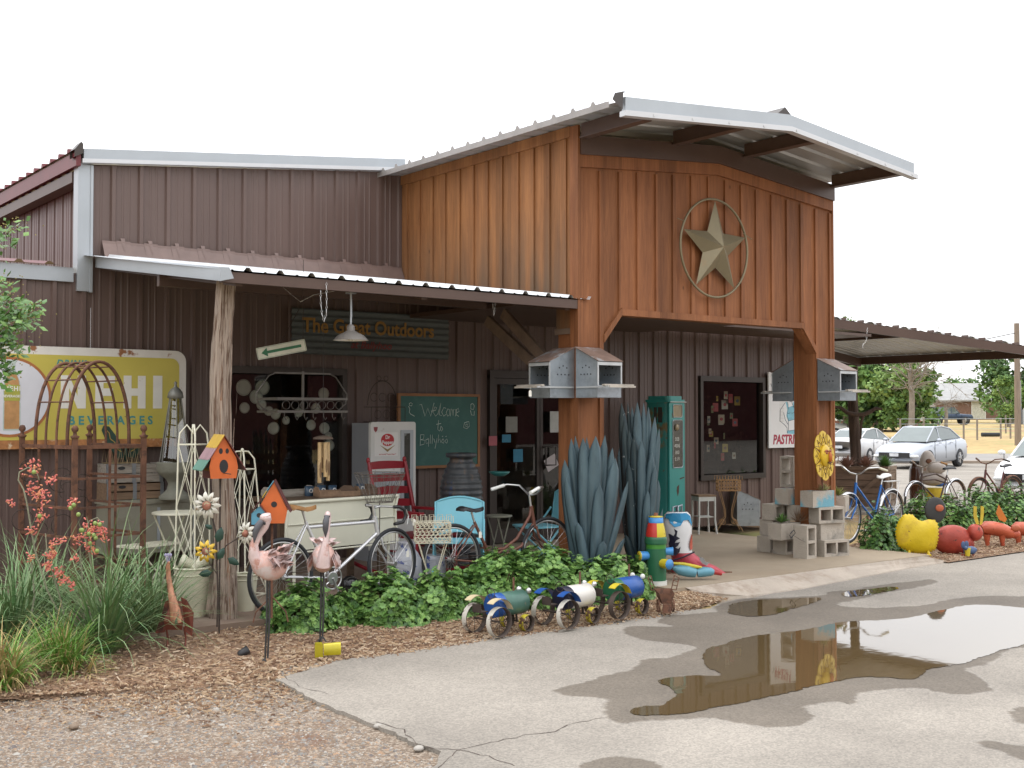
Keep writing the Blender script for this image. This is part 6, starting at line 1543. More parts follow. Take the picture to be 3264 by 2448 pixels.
zinc = M('spangled_galvanised', (.36,.40,.44), .36, .6, .12, 7, c2=(.27,.30,.33), t2=(.5,.7), s2=9)
zroof = M('rusted_tin_roof', (.22,.15,.12), .6, .2, .3, 6, c2=(.33,.33,.34), t2=(.52,.6), s2=4)
def nest_box(label, loc, rz, sc=1, perch=True):
    """origin: back corner at the pillar edge; +x out from the pillar, +y along it; side panel on the y=0 face"""
    t = thing('nest_box', label, 'nest box', loc, rz, 'galvanised nest boxes', sc)
    L_, W_, hb, hf = .33, .33, .52, .375; th = .004
    holes = [(.08,.24),(.13,.24),(.18,.24),(.23,.24)]; h2 = [(.105,.31),(.155,.33),(.205,.31)]
    for y_, nm in ((0, 'side_panel'), (W_, 'side_panel')):
        g = G(); g.prism([(0,0),(L_,0),(L_,hf),(0,hb)], 0, th, 0, XZ(y_+(th if y_ == 0 else 0))); p_ = obj(nm, g, zinc, t)
        g = G()
        for x, z in holes+h2: g.lathe([(0,0),(.008,0),(.008,th+.004),(0,th+.004)], 10, M=Matrix.Translation((x, y_+th+.002 if y_ == 0 else y_+.002, z)) @ Matrix.Rotation(pi/2,4,'X'))
        obj('vent_hole', g, black, p_)
    g = G(); g.bb(0, th, th+.001, W_-th-.001, 0, hb); obj('back_panel', g, zinc, t)
    g = G(); g.bb(th+.001, L_-.002, th+.001, W_-th-.001, 0, .004); obj('floor', g, zinc, t)
    g = G(); g.bb(L_-th, L_, th+.001, W_-th-.001, .005, .125); obj('front_panel', g, zinc, t)
    g = G(); x0, x1 = -.005, L_+.02; z0_, z1_ = hb+.004, hf+.004-.009
    g.add([(x0,-.012,z0_),(x1,-.012,z1_),(x1,W_+.012,z1_),(x0,W_+.012,z0_),(x0,-.012,z0_+.006),(x1,-.012,z1_+.006),(x1,W_+.012,z1_+.006),(x0,W_+.012,z0_+.006)], [(0,3,2,1),(4,5,6,7),(0,1,5,4),(1,2,6,5),(2,3,7,6),(3,0,4,7)]); obj('roof', g, zroof, t)
    g = G(); g.bb(L_+.001, L_+.012, -.004, W_+.004, hf-.045, hf-.012); g.bb(L_+.001, L_+.010, -.004, .012, .125, hf-.046); g.bb(L_+.001, L_+.010, W_-.012, W_+.004, .125, hf-.046); obj('trim', g, M('pale_zinc_trim', (.50,.52,.53), .45, .3, .1, 8), t)
    if perch:
        g = G(); g.bb(L_+.10, L_+.14, -.03, W_+.05, .118, .135); g.bb(L_+.155, L_+.185, -.0, W_+.03, .10, .118); obj('perch_slat', g, M('pale_lath', (.42,.38,.33), .8, 0, .25, 6), t)
        g = G()
        for y_ in (.0, W_-.01): g.bb(-.05 if y_ else .02, L_+.18, y_-.014, y_-.004, .10, .117)
        obj('perch_arm', g, M('pale_zinc_trim', (0,0,0)), t)
    return t
zN = 1.925
nb = [nest_box('left galvanised nest box on the near pillar, opening to the left', (FX0-.035, FY-.005, zN), 0)]
# mirrored along -X : build by rotating; box A projects to -X with its side panel facing -Y
def nest_pair(px_, l1, l2, first=None):
    for l_, kind in ((l1, first or 0), (l2, 1)):
        if kind in (0, 2):
            t = nest_box(l_, (px_-.038, FY+.02, zN), 0)
            Mm = Matrix.Scale(-1, 4, (1,0,0))
        else:
            t = nest_box(l_, (px_-(.0 if first else .075), FY-.045, zN), 0)
            Mm = Matrix(((0,1,0,0),(-1,0,0,0),(0,0,1,0),(0,0,0,1)))
        if kind == 2: t.location = (px_-.0, FY+.335, zN); Mm = Matrix(((0,1,0,0),(1,0,0,0),(0,0,1,0),(0,0,0,1)))
        def ap(o):
            if o.type == 'MESH':
                o.data.transform(Mm)
                if Mm.determinant() < 0: o.data.flip_normals()
            for k in kids(o): ap(k)
        for k in kids(t): ap(k)
def drop(o):
    for k in kids(o): drop(k)
    bpy.data.objects.remove(o)
drop(nb[0])
nest_pair(FX0, 'left galvanised nest box on the near pillar, opening to the left', 'front galvanised nest box on the near pillar, opening to the front')
nest_pair(xi1, 'galvanised nest box behind the far pillar, before the pastries sign', 'front galvanised nest box on the far pillar, opening to the front', 2)
V = View(2350, 1664, 18.3, 0)
t = nest_box('galvanised nest box standing on the floor under the right window', V.loc, YAW+.12, 1.1, False)

# pastries sign
yp = WY-.09; a_ = oy(2448,1186,yp); c_ = oy(2452,1428,yp)
t = thing('pastries_sign', 'white PASTRIES sign with drawing of a woman in apron, behind the far pillar', 'sign', (a_.x, yp, 0))
ws = 1.12; z1_, z0_ = a_.z, c_.z
g = G(); g.bb(0, ws, -.012, .012, z0_, z1_); obj('board', g, M('sign_white_board', (.68,.68,.68), .5, 0, .03, 3), t)
sred = M('deep_sign_red', (.34,.02,.05), .5); pb = M('sign_pale_blue', (.20,.45,.55), .5); ink = M('sign_ink', (.03,.05,.09), .5)
pxx = lambda u, v: (oy(2350+u/2.552, 1150+v/2.552, yp).x-a_.x, oy(2350+u/2.552, 1150+v/2.552, yp).z)
x0, zc = pxx(285, 645)
text('lettering', 'PASTRIES', .215, sred, t, front(x0, -.0135, zc+.0), 'LEFT', bold=.007, shear=.15, sx=.82)
x0, zc = pxx(285, 205); text('lettering', 'FRESH', .20, sred, t, front(x0, -.0135, zc, roll=.35), 'LEFT', bold=.004, shear=.15, sx=.8)
def flatp(name, pts, mt, off=.0128):
    g = G(); g.prism([pxx(u, v) for u, v in pts], off, off+.001, 0, XZ(0)); return obj(name, g, mt, t)
flatp('drawing', [(405,380),(450,365),(478,385),(478,470),(410,490),(395,450)], pb)
flatp('drawing', [(388,335),(400,335),(412,385),(402,395)], pb); flatp('drawing', [(448,335),(460,335),(460,380),(448,380)], pb)
flatp('drawing', [(402,568),(478,560),(478,598),(402,592)], pb)
for L_ in ([(385,340),(345,400),(342,490),(380,520),(400,545),(402,590)],[(372,420),(385,480),(410,520)],[(410,490),(480,470)],[(410,492),(412,570),(480,560)],[(405,335),(410,385),(400,440),(412,490)],[(402,425),(415,430),(425,420)],[(435,425),(450,425),(460,415)],[(280,160),(302,150)],[(268,185),(282,235)],[(478,330),(495,400),(485,470),(480,560)],[(420,335),(438,330),(445,360)]):
    g = G(); g.tube([(pxx(u,v)[0], -.0135, pxx(u,v)[1]) for u, v in L_], .004, 5); obj('ink_line', g, ink, t)
g = G()
for k in range(14):
    zl = pxx(0, 340+k*12)[1]; xl = pxx(335,0)[0]; xr_ = pxx(370,0)[0]; g.bb(xl, xr_, -.0131, -.0122, zl, zl+.004)
obj('brick_lines', g, M('sign_tan', (.35,.32,.26), .6), t)

# gas pump
pt_ = M('teal_pump_enamel', (.015,.22,.20), .38, 0, .08, 2, c2=(.10,.06,.02), t2=(.64,.68), s2=5)
pts_ = M('worn_teal_pump_side', (.015,.19,.17), .45, 0, .1, 2, c2=(.15,.11,.04), t2=(.52,.58), s2=2.2, c3=(.10,.05,.02), t3=(.6,.66), s3=6)
pa, pb_ = oy(2134,1262,11.6), oy(2200,1262,11.6); pw = .46; ph = pa.z
t = thing('gas_pump', 'old teal green gas pump with peeling rusty side beside the shop window', 'gas pump', (oy(2134,1400,11.6).x, 11.6, 0), .22)
pw = .42; pd = .40
def rr2(x0, x1, y0, y1, r):
    out = []
    for cx_, cy_, a0 in ((x1-r, y0+r, -pi/2), (x1-r, y1-r, 0), (x0+r, y1-r, pi/2), (x0+r, y0+r, pi)):
        for k in range(4): out.append((cx_+r*cos(a0+k*pi/6), cy_+r*sin(a0+k*pi/6)))
    return out
g = G(); g.prism(rr2(-.0, pw, .03, pd, .05), 0, ph-.09, 0, sm=True); bd = obj('body', g, pts_, t)
g = G(); g.prism(rrect(0, pw, .06, ph-.09, .03), 0, .03, 0, XZ(.031)); fr_ = obj('front_panel', g, pt_, t)
g = G(); g.prism(rr2(-.015, pw+.015, -.01, pd+.015, .05), ph-.089, ph-.05); g.prism(rr2(.01, pw-.01, .02, pd-.01, .06), ph-.0499, ph); obj('top_cap', g, pt_, t)
g = G(); g.tube([(-.01,-.022,ph-.085),(pw+.01,-.022,ph-.085)], .006, 6); obj('chrome_strip', g, steel, t)
g = G(); g.bb(-.02, pw+.02, -.02, pd+.02, 0, .06); obj('base', g, darkframe, t)
g = G(); g.prism(rrect(.10, pw-.08, ph-.30, ph-.13, .025), .0305, .033, 0, XZ(.031)); obj('upper_window', g, M('amber_dusty_glass', (.20,.15,.07), .25, 0, .3, 5), fr_)
g = G(); g.prism(rrect(.09, pw-.07, ph-1.02, ph-.35, .03), .0305, .033, 0, XZ(.031)); dw = obj('dial_window', g, M('dial_dark_glass', (.035,.03,.02), .2, 0, .6, 6), fr_)
g = G(); pts = rrect(.085, pw-.065, ph-1.025, ph-.345, .03); g.tube([(x, -.004, z) for x, z in pts], .007, 5, closed=True); pts = rrect(.095, pw-.075, ph-.305, ph-.125, .025); g.tube([(x, -.004, z) for x, z in pts], .006, 5, closed=True); obj('window_trim', g, galv, fr_)
wt_ = M('dial_white', (.55,.55,.5), .5)
for i, s_ in enumerate(('008', '4006', '000', '0.19')): text('dial_digits', s_, .075, wt_, dw, front(pw*.5-.01, -.0045, ph-.62-i*.095))
g = G(); g.lathe([(0,0),(.05,0),(.045,.02),(0,.03)], 16, M=Matrix.Translation((pw*.45,-.002,ph-.45)) @ Matrix.Rotation(pi/2,4,'X')); obj('globe_lens', g, M('lens_tan', (.30,.24,.15), .3), dw)
g = G(); g.prism([(.20,ph-1.30),(.26,ph-1.27),(.25,ph-1.38),(.22,ph-1.44),(.19,ph-1.36)], .0305, .0315, 0, XZ(.031)); g.prism([(.28,ph-1.2),(.40,ph-1.18),(.40,ph-1.165),(.28,ph-1.18)], .0305, .0315, 0, XZ(.031)); obj('paint_chip', g, M('bare_rust', (.06,.03,.02), .8), fr_)
g = G(); g.prism([(.10,ph-.38),(.17,ph-.38),(.17,ph-.16),(.10,ph-.16)], 0, .004, 0, Matrix.Translation((-.002,.02,0)) @ Matrix.Rotation(pi/2,4,'Z') @ Matrix.Rotation(pi/2,4,'X') @ Matrix.Diagonal((1,1,1,1))); g.prism([(.19,ph-.38),(.24,ph-.38),(.24,ph-.16),(.19,ph-.16)], 0, .004, 0, Matrix.Translation((-.002,.02,0)) @ Matrix.Rotation(pi/2,4,'Z') @ Matrix.Rotation(pi/2,4,'X')); obj('side_window', g, MC['dial_dark_glass'], bd)

# agave sculptures
agm = M('slate_blue_tin', (.078,.125,.148), .38, .25, .25, 2.5, st=(3,3,.6), c2=(.045,.07,.085), t2=(.5,.65), s2=2)
agw = M('dark_flaking_tin', (.03,.05,.058), .35, .3, .3, 3, c2=(.55,.58,.58), t2=(.66,.675), s2=16)
def agave(label, V, leaves):
    t = thing('agave_sculpture', label, 'metal plant', V.loc, YAW, 'tall slate blue metal agaves')
    for (u0, u1, v1, y0_, w_, bend, k) in leaves:
        w_ *= 1.25; y0_ *= .8
        L_ = V(u1, v1).z; x0 = (u0-V.u)*V.s; x1 = (u1-V.u)*V.s; n = 12; g = G(); vs = []
        for i in range(n+1):
            q = i/n; x = x0+(x1-x0)*q**1.3+bend*sin(pi*q); wd = w_*.86*(.7+.3*min(1, q*2))*(1 if q < .74 else math.sqrt(max(.001, 1-((q-.74)/.26)**1.7)))
            yy = y0_-.05*q
            for j in range(7):
                a = -1+2*j/6; vs.append((x+wd*a, yy+.55*wd*(a*a), L_*q))
            for j in range(5, 0, -1):
                a = -1+2*j/6; vs.append((x+wd*a, yy+.55*wd*(a*a)+.012, L_*q))
        g.add(vs, [(i*12+j, i*12+(j+1)%12, (i+1)*12+(j+1)%12, (i+1)*12+j) for i in range(n) for j in range(12)], 0, True)
        obj('leaf', g, [agm, agw][k], t)
V = View(1880, 1840, 11.75, -.05)
agave('left slate blue metal agave with broad blades in front of the near pillar', V,
 [(1850,1800,1467,.02,.055,-.03,0),(1862,1822,1400,.10,.05,-.02,0),(1868,1836,1392,.16,.04,-.01,0),(1870,1858,1398,-.02,.065,0,0),(1880,1872,1396,.12,.04,0,0),(1885,1898,1392,-.04,.075,.0,0),(1892,1930,1390,.10,.05,.01,0),(1895,1960,1462,-.05,.065,.035,0),(1872,1802,1520,-.10,.045,-.03,0),(1885,1908,1540,-.14,.06,.01,0),(1905,1998,1533,-.12,.03,.03,0),(1910,1985,1710,-.16,.03,.01,0),(1878,1838,1660,-.18,.05,-.01,0),(1896,1918,1718,-.2,.055,.01,0),(1866,1812,1570,.03,.045,-.04,0),(1900,1955,1430,.15,.05,.02,0)])
V = View(2040, 1848, 12.25, -.04)
agave('right taller metal agave with narrow flaking blades between pillar and gas pump', V,
 [(2020,1982,1286,.05,.055,.0,1),(2030,2004,1284,.12,.025,.0,1),(2035,2032,1284,.02,.055,.0,0),(2045,2054,1286,.08,.035,.01,0),(2050,2102,1368,.03,.035,.02,0),(2040,2020,1390,-.05,.06,0,1),(2035,2005,1372,-.02,.055,0,1),(2052,2075,1440,-.08,.05,.01,0),(2058,2096,1530,-.06,.045,.01,0),(2030,1992,1500,-.08,.05,-.01,1),(2048,2060,1560,-.14,.045,0,0),(2025,1978,1420,.10,.05,-.02,0),(2062,2108,1620,-.1,.02,.01,0),(2026,1990,1700,-.14,.045,0,1),(2060,2080,1640,-.15,.045,0,1),(2015,1990,1340,.0,.05,-.005,1),(2038,2018,1300,.14,.045,0,0),(2048,2070,1300,.1,.045,.01,0),(2056,2088,1330,.02,.045,.01,0),(2044,2042,1400,-.1,.05,0,0),(2022,2000,1470,-.12,.05,-.01,1),(2055,2084,1480,-.12,.04,.01,0)])

# hydrant
V = View(2091, 1860, 12.02, 0); K = V.s
t = thing('fire_hydrant', 'hydrant sculpture painted green, red, yellow and blue beside the boot', 'hydrant', V.loc, YAW)
h_ = lambda v: (1860-v)*K
hg = M('hydrant_green', (.02,.12,.055), .4, 0, .1, 5, c2=(.15,.12,.05), t2=(.66,.7), s2=9); hlg = M('hydrant_bright_green', (.05,.22,.03), .4, 0, .1, 5, c2=(.05,.04,.02), t2=(.67,.7), s2=9)
hy = M('hydrant_yellow', (.58,.46,.03), .4, 0, .1, 6, c2=(.2,.1,.03), t2=(.64,.7), s2=11); hr = M('hydrant_red', (.48,.03,.02), .4, 0, .1, 6); hb_ = M('hydrant_blue', (.05,.24,.55), .35, 0, .1, 6, c2=(.2,.15,.1), t2=(.67,.7), s2=11); hw = M('hydrant_white', (.62,.62,.58), .5, 0, .1, 6, c2=(.15,.1,.06), t2=(.66,.7), s2=11)
for nm, pr_, mt in (('base_ring', [(.114,0),(.114,.045)], hw), ('lower_body', [(.105,.046),(.105,h_(1745))], hg), ('upper_body', [(.1045,h_(1745)+.001),(.1045,h_(1731))], hlg), ('collar', [(.112,h_(1731)+.001),(.118,h_(1724)),(.112,h_(1718)),(.118,h_(1712)),(.104,h_(1708))], hg), ('cap_rim', [(.077,h_(1664)),(.077,h_(1648)),(.06,h_(1647))], hb_), ('cap_top', [(.07,h_(1646.5)),(.074,h_(1644)),(0,h_(1642))], hy), ('bolt', [(.022,h_(1642)),(.02,h_(1633)),(0,h_(1633))], M('bolt_rust', (.25,.10,.06), .8))):
    g = G(); g.lathe(pr_, 32 if nm != 'bolt' else 8, sm=nm != 'bolt'); obj(nm, g, mt, t)
for k in range(4):
    g = G(); vs = []; n = 6; z0_, z1_ = h_(1708)+.001, h_(1664)-.001
    for i in range(n+1):
        A = pi*.5*k+pi*.5*i/n+.02*0+pi*.0
        for j in range(6): q = j/5; vs.append(((.104-.026*q**1.6)*cos(A-pi/2*0), (.104-.026*q**1.6)*sin(A), z0_+(z1_-z0_)*q))
    g.add(vs, [(i*6+j, (i+1)*6+j, (i+1)*6+j+1, i*6+j+1) for i in range(n) for j in range(5)], 0, True); obj('dome_panel', g, [hy, hr, hr, hy][(k+1) % 4] if k % 2 else [hr, hr, hr, hy][k], t)
for (az, z, L_, r, m1, m2) in ((-2.75, h_(1767), .19, .048, hb_, hy), (-.95, h_(1790), .20, .052, hy, hb_), (.0, h_(1755), .17, .042, hb_, hb_)):
    Mx = Matrix.Translation((0,0,z)) @ Matrix.Rotation(az,4,'Z') @ Matrix.Rotation(pi/2,4,'Y')
    g = G(); g.lathe([(r*.9,.095),(r,L_)], 20, M=Mx); nzl = obj('nozzle', g, m1, t)
    g = G(); g.lathe([(r*1.03,L_),(r*1.03,L_+.006),(0,L_+.008)], 20, M=Mx); obj('nozzle_cap', g, m2, nzl)

# boot
V = View(2185, 1835, 12.9, 0); P = lambda u, v, y=0: V(1700+u/3.016, 1400+v/3.016, y)
t = thing('boot_sculpture', 'big painted tin cowboy boot in white, blue and red behind the hydrant', 'garden ornament', V.loc, YAW)
bw_ = M('boot_white_tin', (.66,.66,.66), .4, .1, .05, 6, c2=(.25,.2,.17), t2=(.67,.7), s2=14); bblue = M('boot_blue_tin', (.04,.27,.50), .35, .1, .1, 6); bred = M('boot_red_tin', (.42,.05,.07), .35, .1, .15, 3)
bnavy = M('boot_black_flame', (.012,.012,.03), .4)
def shell(name, rows, mt, par=t):
    """rows: (v, uL, uR) photo outline; elliptical sections"""
    g = G(); vs = []; n = 20
    for v, a, b_, dy in rows:
        c_ = (P(a, v)+P(b_, v))/2; rx_ = (P(b_, v).x-P(a, v).x)/2
        for k in range(n):
            A = 2*pi*k/n; vs.append((c_.x+rx_*cos(A), dy*sin(A), c_.z))
    m_ = len(rows); g.add(vs, [(i*n+k, (i+1)*n+k, (i+1)*n+(k+1)%n, i*n+(k+1)%n) for i in range(m_-1) for k in range(n)], 0, True); return obj(name, g, mt, par)
shaft = shell('shaft', [(700,1290,1480,.06),(730,1262,1512,.10),(800,1250,1524,.12),(900,1258,1526,.125),(1000,1275,1520,.12),(1060,1290,1525,.12),(1085,1300,1530,.12)], bw_)
shell('foot', [(1086,1305,1535,.115),(1110,1320,1560,.12),(1150,1330,1610,.12),(1190,1332,1680,.12),(1215,1330,1745,.115),(1250,1325,1800,.10),(1290,1325,1860,.08)], bred)
def decal(name, pts, mt, par, yy, seg=None):
    g = G(); V3 = []
    for u, v in pts: V3.append(P(u, v, yy(u, v)))
    n = len(V3); back = [p+Vector((0,.012,0)) for p in V3]
    g.add(V3+back, [tuple(range(n)), tuple(range(2*n-1, n-1, -1))]+[(i,(i+1)%n,(i+1)%n+n,i+n) for i in range(n)]); o = obj(name, g, mt, par); triang(o); return o
ysh = lambda u, v: -.126*math.sqrt(max(0.02, 1-((u-1390)/137.0)**2))-.004
def dens(pts, n=4):
    out = []
    for i in range(len(pts)):
        a, b_ = pts[i], pts[(i+1)%len(pts)]
        for k in range(n): out.append((a[0]+(b_[0]-a[0])*k/n, a[1]+(b_[1]-a[1])*k/n))
    return out
decal('blue_top', dens([(1270,715),(1330,700),(1460,700),(1500,730),(1520,800),(1518,830),(1480,765),(1430,770),(1400,820),(1345,835),(1305,800),(1290,760),(1262,755)],2), bblue, shaft, ysh)
decal('black_flame', dens([(1340,850),(1372,870),(1362,920),(1395,940),(1360,960),(1345,985),(1395,975),(1375,1010),(1350,1030),(1380,1040),(1400,1020),(1390,1070),(1350,1110),(1320,1090),(1300,1040),(1290,1000),(1300,960),(1290,900),(1310,905),(1335,920),(1350,890)],2), bnavy, shaft, ysh)
decal('red_edge', dens([(1518,905),(1526,960),(1527,1050),(1500,1060),(1490,1010),(1500,960)],2), M('boot_orange_red', (.40,.07,.04), .4), shaft, lambda u, v: ysh(u, v)-.012)
g = G()
for (u, v) in ((1360,690),(1410,680)): g.tube([P(u-20,v+40,-.02), P(u-20,v-35,-.02), P(u+20,v-40,-.0), P(u+20,v+30,.03)], .010, 6, flat=2.2)
obj('pull_strap', g, zinc, t)
g = G(); g.tube([P(1330,1150,-.12),P(1420,1120,-.135),P(1535,1070,-.12)], .008, 5); obj('seam_trim', g, bnavy, t)
decal('toe_flame', dens([(1580,1115),(1620,1130),(1640,1165),(1680,1170),(1650,1200),(1610,1180),(1585,1150)],2), M('boot_silver', (.3,.3,.3), .4, .4), t, lambda u, v: -.128)
g = G(); g.prism([(-.16,-.06),(.42,-.03),(.55,.02),(.40,.08),(-.16,.09)], 0, .012, 0, Matrix.Translation((-.03,0,0))); obj('sole', g, M('rusted_steel',(0,0,0)), t)
# fish/lizard sculpture lying at the boot
V = View(2225, 1838, 12.35, 0)
t = thing('bottle_sculpture', 'blue and red tin bottle-shaped ornament lying at the foot of the boot', 'garden ornament', V.loc, YAW+.05)
Q = lambda u, v, y=0: V(1700+u/3.016, 1400+v/3.016, y)
g = G(); g.tube([Q(1340,1235),Q(1400,1255),Q(1480,1270),Q(1560,1285)], [.02,.055,.06,.05], 10); obj('body', g, M('lizard_blue', (.12,.30,.38), .35, .1, .15, 5, c2=(.2,.08,.04), t2=(.64,.7), s2=7), t)
g = G(); g.tube([Q(1575,1288),Q(1640,1275),Q(1710,1275),Q(1735,1280)], [.045,.055,.045,.03], 10); obj('body_segment', g, MC['lizard_blue'], t)
g = G(); g.tube([Q(1737,1278),Q(1812,1292)], [.028,.024], 10); obj('neck', g, M('lizard_red', (.35,.03,.03), .35), t)
g = G(); g.tube([Q(1250,1260,.05),Q(1320,1225,.03),Q(1350,1230)], [.03,.045,.02], 8); obj('tail', g, M('rusted_steel',(0,0,0)), t)
g = G(); g.tube([Q(1330,1195,.04),Q(1450,1205,.03),Q(1560,1225),Q(1620,1235)], [.012,.02,.02,.012], 8); obj('fin', g, hy, t)

# toy tractors
dkw = M('dark_rust_wheel', (.07,.05,.04), .8, 0, .3, 8)
def tractor(label, V, bodym, hoodm, fend, fw_, vL, vR):
    """V origin on the ground between the wheels; local x forward (right)"""
    t = thing('toy_tractor', label, 'toy tractor', V.loc, .12, 'scrap metal toy tractors')
    g = G(); Mx = Matrix.Translation((.0,0,.235)) @ Matrix.Rotation(pi/2,4,'Y'); g.lathe([(.0,0),(.098,.0),(.102,.005),(.102,.27),(.098,.275),(0,.275)], 28, M=Mx); obj('hood', g, bodym, t)
    g = G(); g.lathe([(.099,-.09),(.103,-.085),(.103,-.001)], 24, M=Mx); obj('cowl', g, hoodm, t)
    for s_ in (-1, 1):
        g = G(); vs = []
        for i in range(9):
            A = .35+1.9*i/8
            for y_ in (.0, .075): vs.append((-.15+.15*cos(A), s_*(.10+y_), .145+.15*sin(A)+.02))
        vs += [(x, y, z+.004) for x, y, z in vs]
        g.add(vs, [(2*i, 2*i+1, 2*i+3, 2*i+2) for i in range(8)]+[(18+2*i, 18+2*i+2, 18+2*i+3, 18+2*i+1) for i in range(8)], 0, True); obj('mudguard', g, fend, t)
        for (x, r, y_, m_) in ((-.15, .125, .15, vL), (.21, .07, .12, vR)):
            g = G(); Mw = Matrix.Translation((x, s_*y_, r)) @ Matrix.Rotation(pi/2,4,'X'); g.lathe([(r,-.028),(r,.028)], 30, M=Mw, cap=False); w_ = obj('wheel', g, m_, t); g = G(); g.lathe([(r,.0281),(r-.004,.028),(r-.004,-.028),(r,-.0281)], 30, M=Mw, cap=False); obj('wheel_band', g, dkw, w_)
            g = G()
            for k in range(8): A = 2*pi*k/8; g.tube([(x, s_*y_, r), (x+(r-.003)*cos(A), s_*y_, r+(r-.003)*sin(A))], .003, 4)
            obj('spoke', g, rustdark, w_)
    g = G(); g.tube([(-.15,-.15,.125),(-.15,.15,.125)], .008, 6); g.tube([(.21,-.12,.07),(.21,.12,.07)], .006, 6); g.tube([(-.15,0,.125),(-.02,0,.2),(.2,0,.17),(.21,0,.07)], .012, 6); obj('axle_frame', g, rustdark, t)
    g = G(); g.tube([(.17,0,.32),(.17,.0,.45)], .009, 8); obj('exhaust', g, M('rusted_steel',(0,0,0)), t)
    for y_ in (-.06, .06): g = G(); g.ell((.295, y_, .33), (.026,.024,.026), 10, 6); obj('headlight', g, fw_, t)
    g = G(); g.ring((-.10,0,.34), .045, .004, 'X', 16, 4); g.tube([(-.10,0,.34),(-.04,0,.27)], .004, 4); g.bb(-.26,-.18,-.05,.05,.2,.207); g.bb(-.27,-.262,-.05,.05,.2,.27); obj('seat_and_wheel', g, rustdark, t)
    return t
whm = M('worn_white_wheel', (.55,.52,.46), .6, 0, .1, 6, c2=(.08,.05,.04), t2=(.55,.6), s2=6); ywm = M('worn_yellow_wheel', (.50,.42,.03), .6, 0, .1, 6, c2=(.10,.05,.03), t2=(.55,.6), s2=6); dkw = M('dark_rust_wheel', (.07,.05,.04), .8, 0, .3, 8)
tgreen = M('tractor_green', (.06,.14,.11), .4, .1, .2, 5, c2=(.25,.18,.13), t2=(.6,.68), s2=8); twhite = M('tractor_white', (.66,.63,.58), .4, .1, .08, 5, c2=(.40,.17,.09), t2=(.62,.7), s2=7); tblue = M('tractor_blue', (.02,.09,.33), .35, .1, .15, 5, c2=(.25,.10,.07), t2=(.62,.68), s2=7)
tcream = M('tractor_cream', (.58,.48,.30), .45, 0, .08, 5)
tr = tractor('green toy tractor with white wheels, leftmost of the three on the mulch', View(1592, 2010, 9.95, -.105), tgreen, tblue, tcream, steel, whm, ywm)
tractor('white toy tractor with white wheels, middle one on the mulch', View(1808, 1990, 10.3, -.10), twhite, bnavy, tblue, steel, whm, ywm)
tractor('blue toy tractor with dark rusty wheels, rightmost of the three', View(1968, 1962, 10.72, -.09), tblue, hg, hy, hw, dkw, ywm)
# little rusty cart with ladder handles
V = View(2120, 1948, 10.85, -.08)
t = thing('toy_cart', 'small rusty metal garden cart standing upright right of the toy tractors', 'garden ornament', V.loc, YAW+.1, None, .8)
rm_ = M('rusted_steel',(0,0,0))
g = G(); g.add([(-.05,-.08,.10),(.05,-.08,.10),(.09,-.10,.22),(-.09,-.10,.22),(-.05,.08,.10),(.05,.08,.10),(.10,.12,.25),(-.10,.12,.25)], [(0,1,2,3),(4,7,6,5),(0,4,5,1),(1,5,6,2),(0,3,7,4)]); obj('tray', g, rm_, t)
for s_ in (-1, 1):
    g = G(); Mw = Matrix.Translation((s_*.085,-.02,.075)) @ Matrix.Rotation(pi/2,4,'Y'); g.lathe([(.075,-.008),(.075,.008),(.065,.008),(.065,-.008),(.075,-.008)], 22, M=Mw, cap=False)
    for k in range(6): A = pi*k/3; g.tube([(s_*.085,-.02,.075),(s_*.085,-.02+.07*cos(A),.075+.07*sin(A))], .003, 4)
    obj('wheel', g, rm_, t)
    g = G(); a_ = [(s_*.10,.10,.24),(s_*.14,.12,.40)]; b2 = [(s_*.145,.05,.24),(s_*.185,.07,.38)]; g.tube(a_, .006, 5); g.tube(b2, .006, 5)
    for q in (0, .33, .66, 1): g.tube([Vector(a_[0]).lerp(Vector(a_[1]), q), Vector(b2[0]).lerp(Vector(b2[1]), q)], .005, 5)
    obj('handle', g, rm_, t)
g = G(); g.bb(-.05,.05,-.10,-.09,.0,.10); obj('front_plate', g, rm_, t)

# white stool
V = View(2243, 1668, 17.2, 0); K = V.s
t = thing('wooden_stool', 'chippy white wooden stool beside the gas pump', 'stool', V.loc, YAW+.25)
h_ = (1668-1545)*K; st_w = M('chippy_white_wood', (.52,.52,.49), .6, 0, .1, 6, c2=(.2,.15,.1), t2=(.62,.68), s2=8)
g = G(); g.bb(-.14,.14,-.14,.14,h_-.025,h_); obj('seat', g, brownwood, t)
g = G()
for s_ in (-1, 1): g.bb(-.13,.13,s_*.125-.008,s_*.125+.008,h_-.09,h_-.026); g.bb(s_*.125-.008,s_*.125+.008,-.11,.11,h_-.09,h_-.0265)
obj('apron', g, st_w, t)
for sx_ in (-1, 1):
    for sy in (-1, 1): g = G(); g.tube([(sx_*.125,sy*.125,h_-.03),(sx_*.125,sy*.125,.2),(sx_*.145,sy*.145,0)], .016, 6); obj('leg', g, st_w, t)
g = G(); g.bb(-.11,.11,-.11,.11,h_*.42,h_*.42+.015); obj('shelf', g, st_w, t)

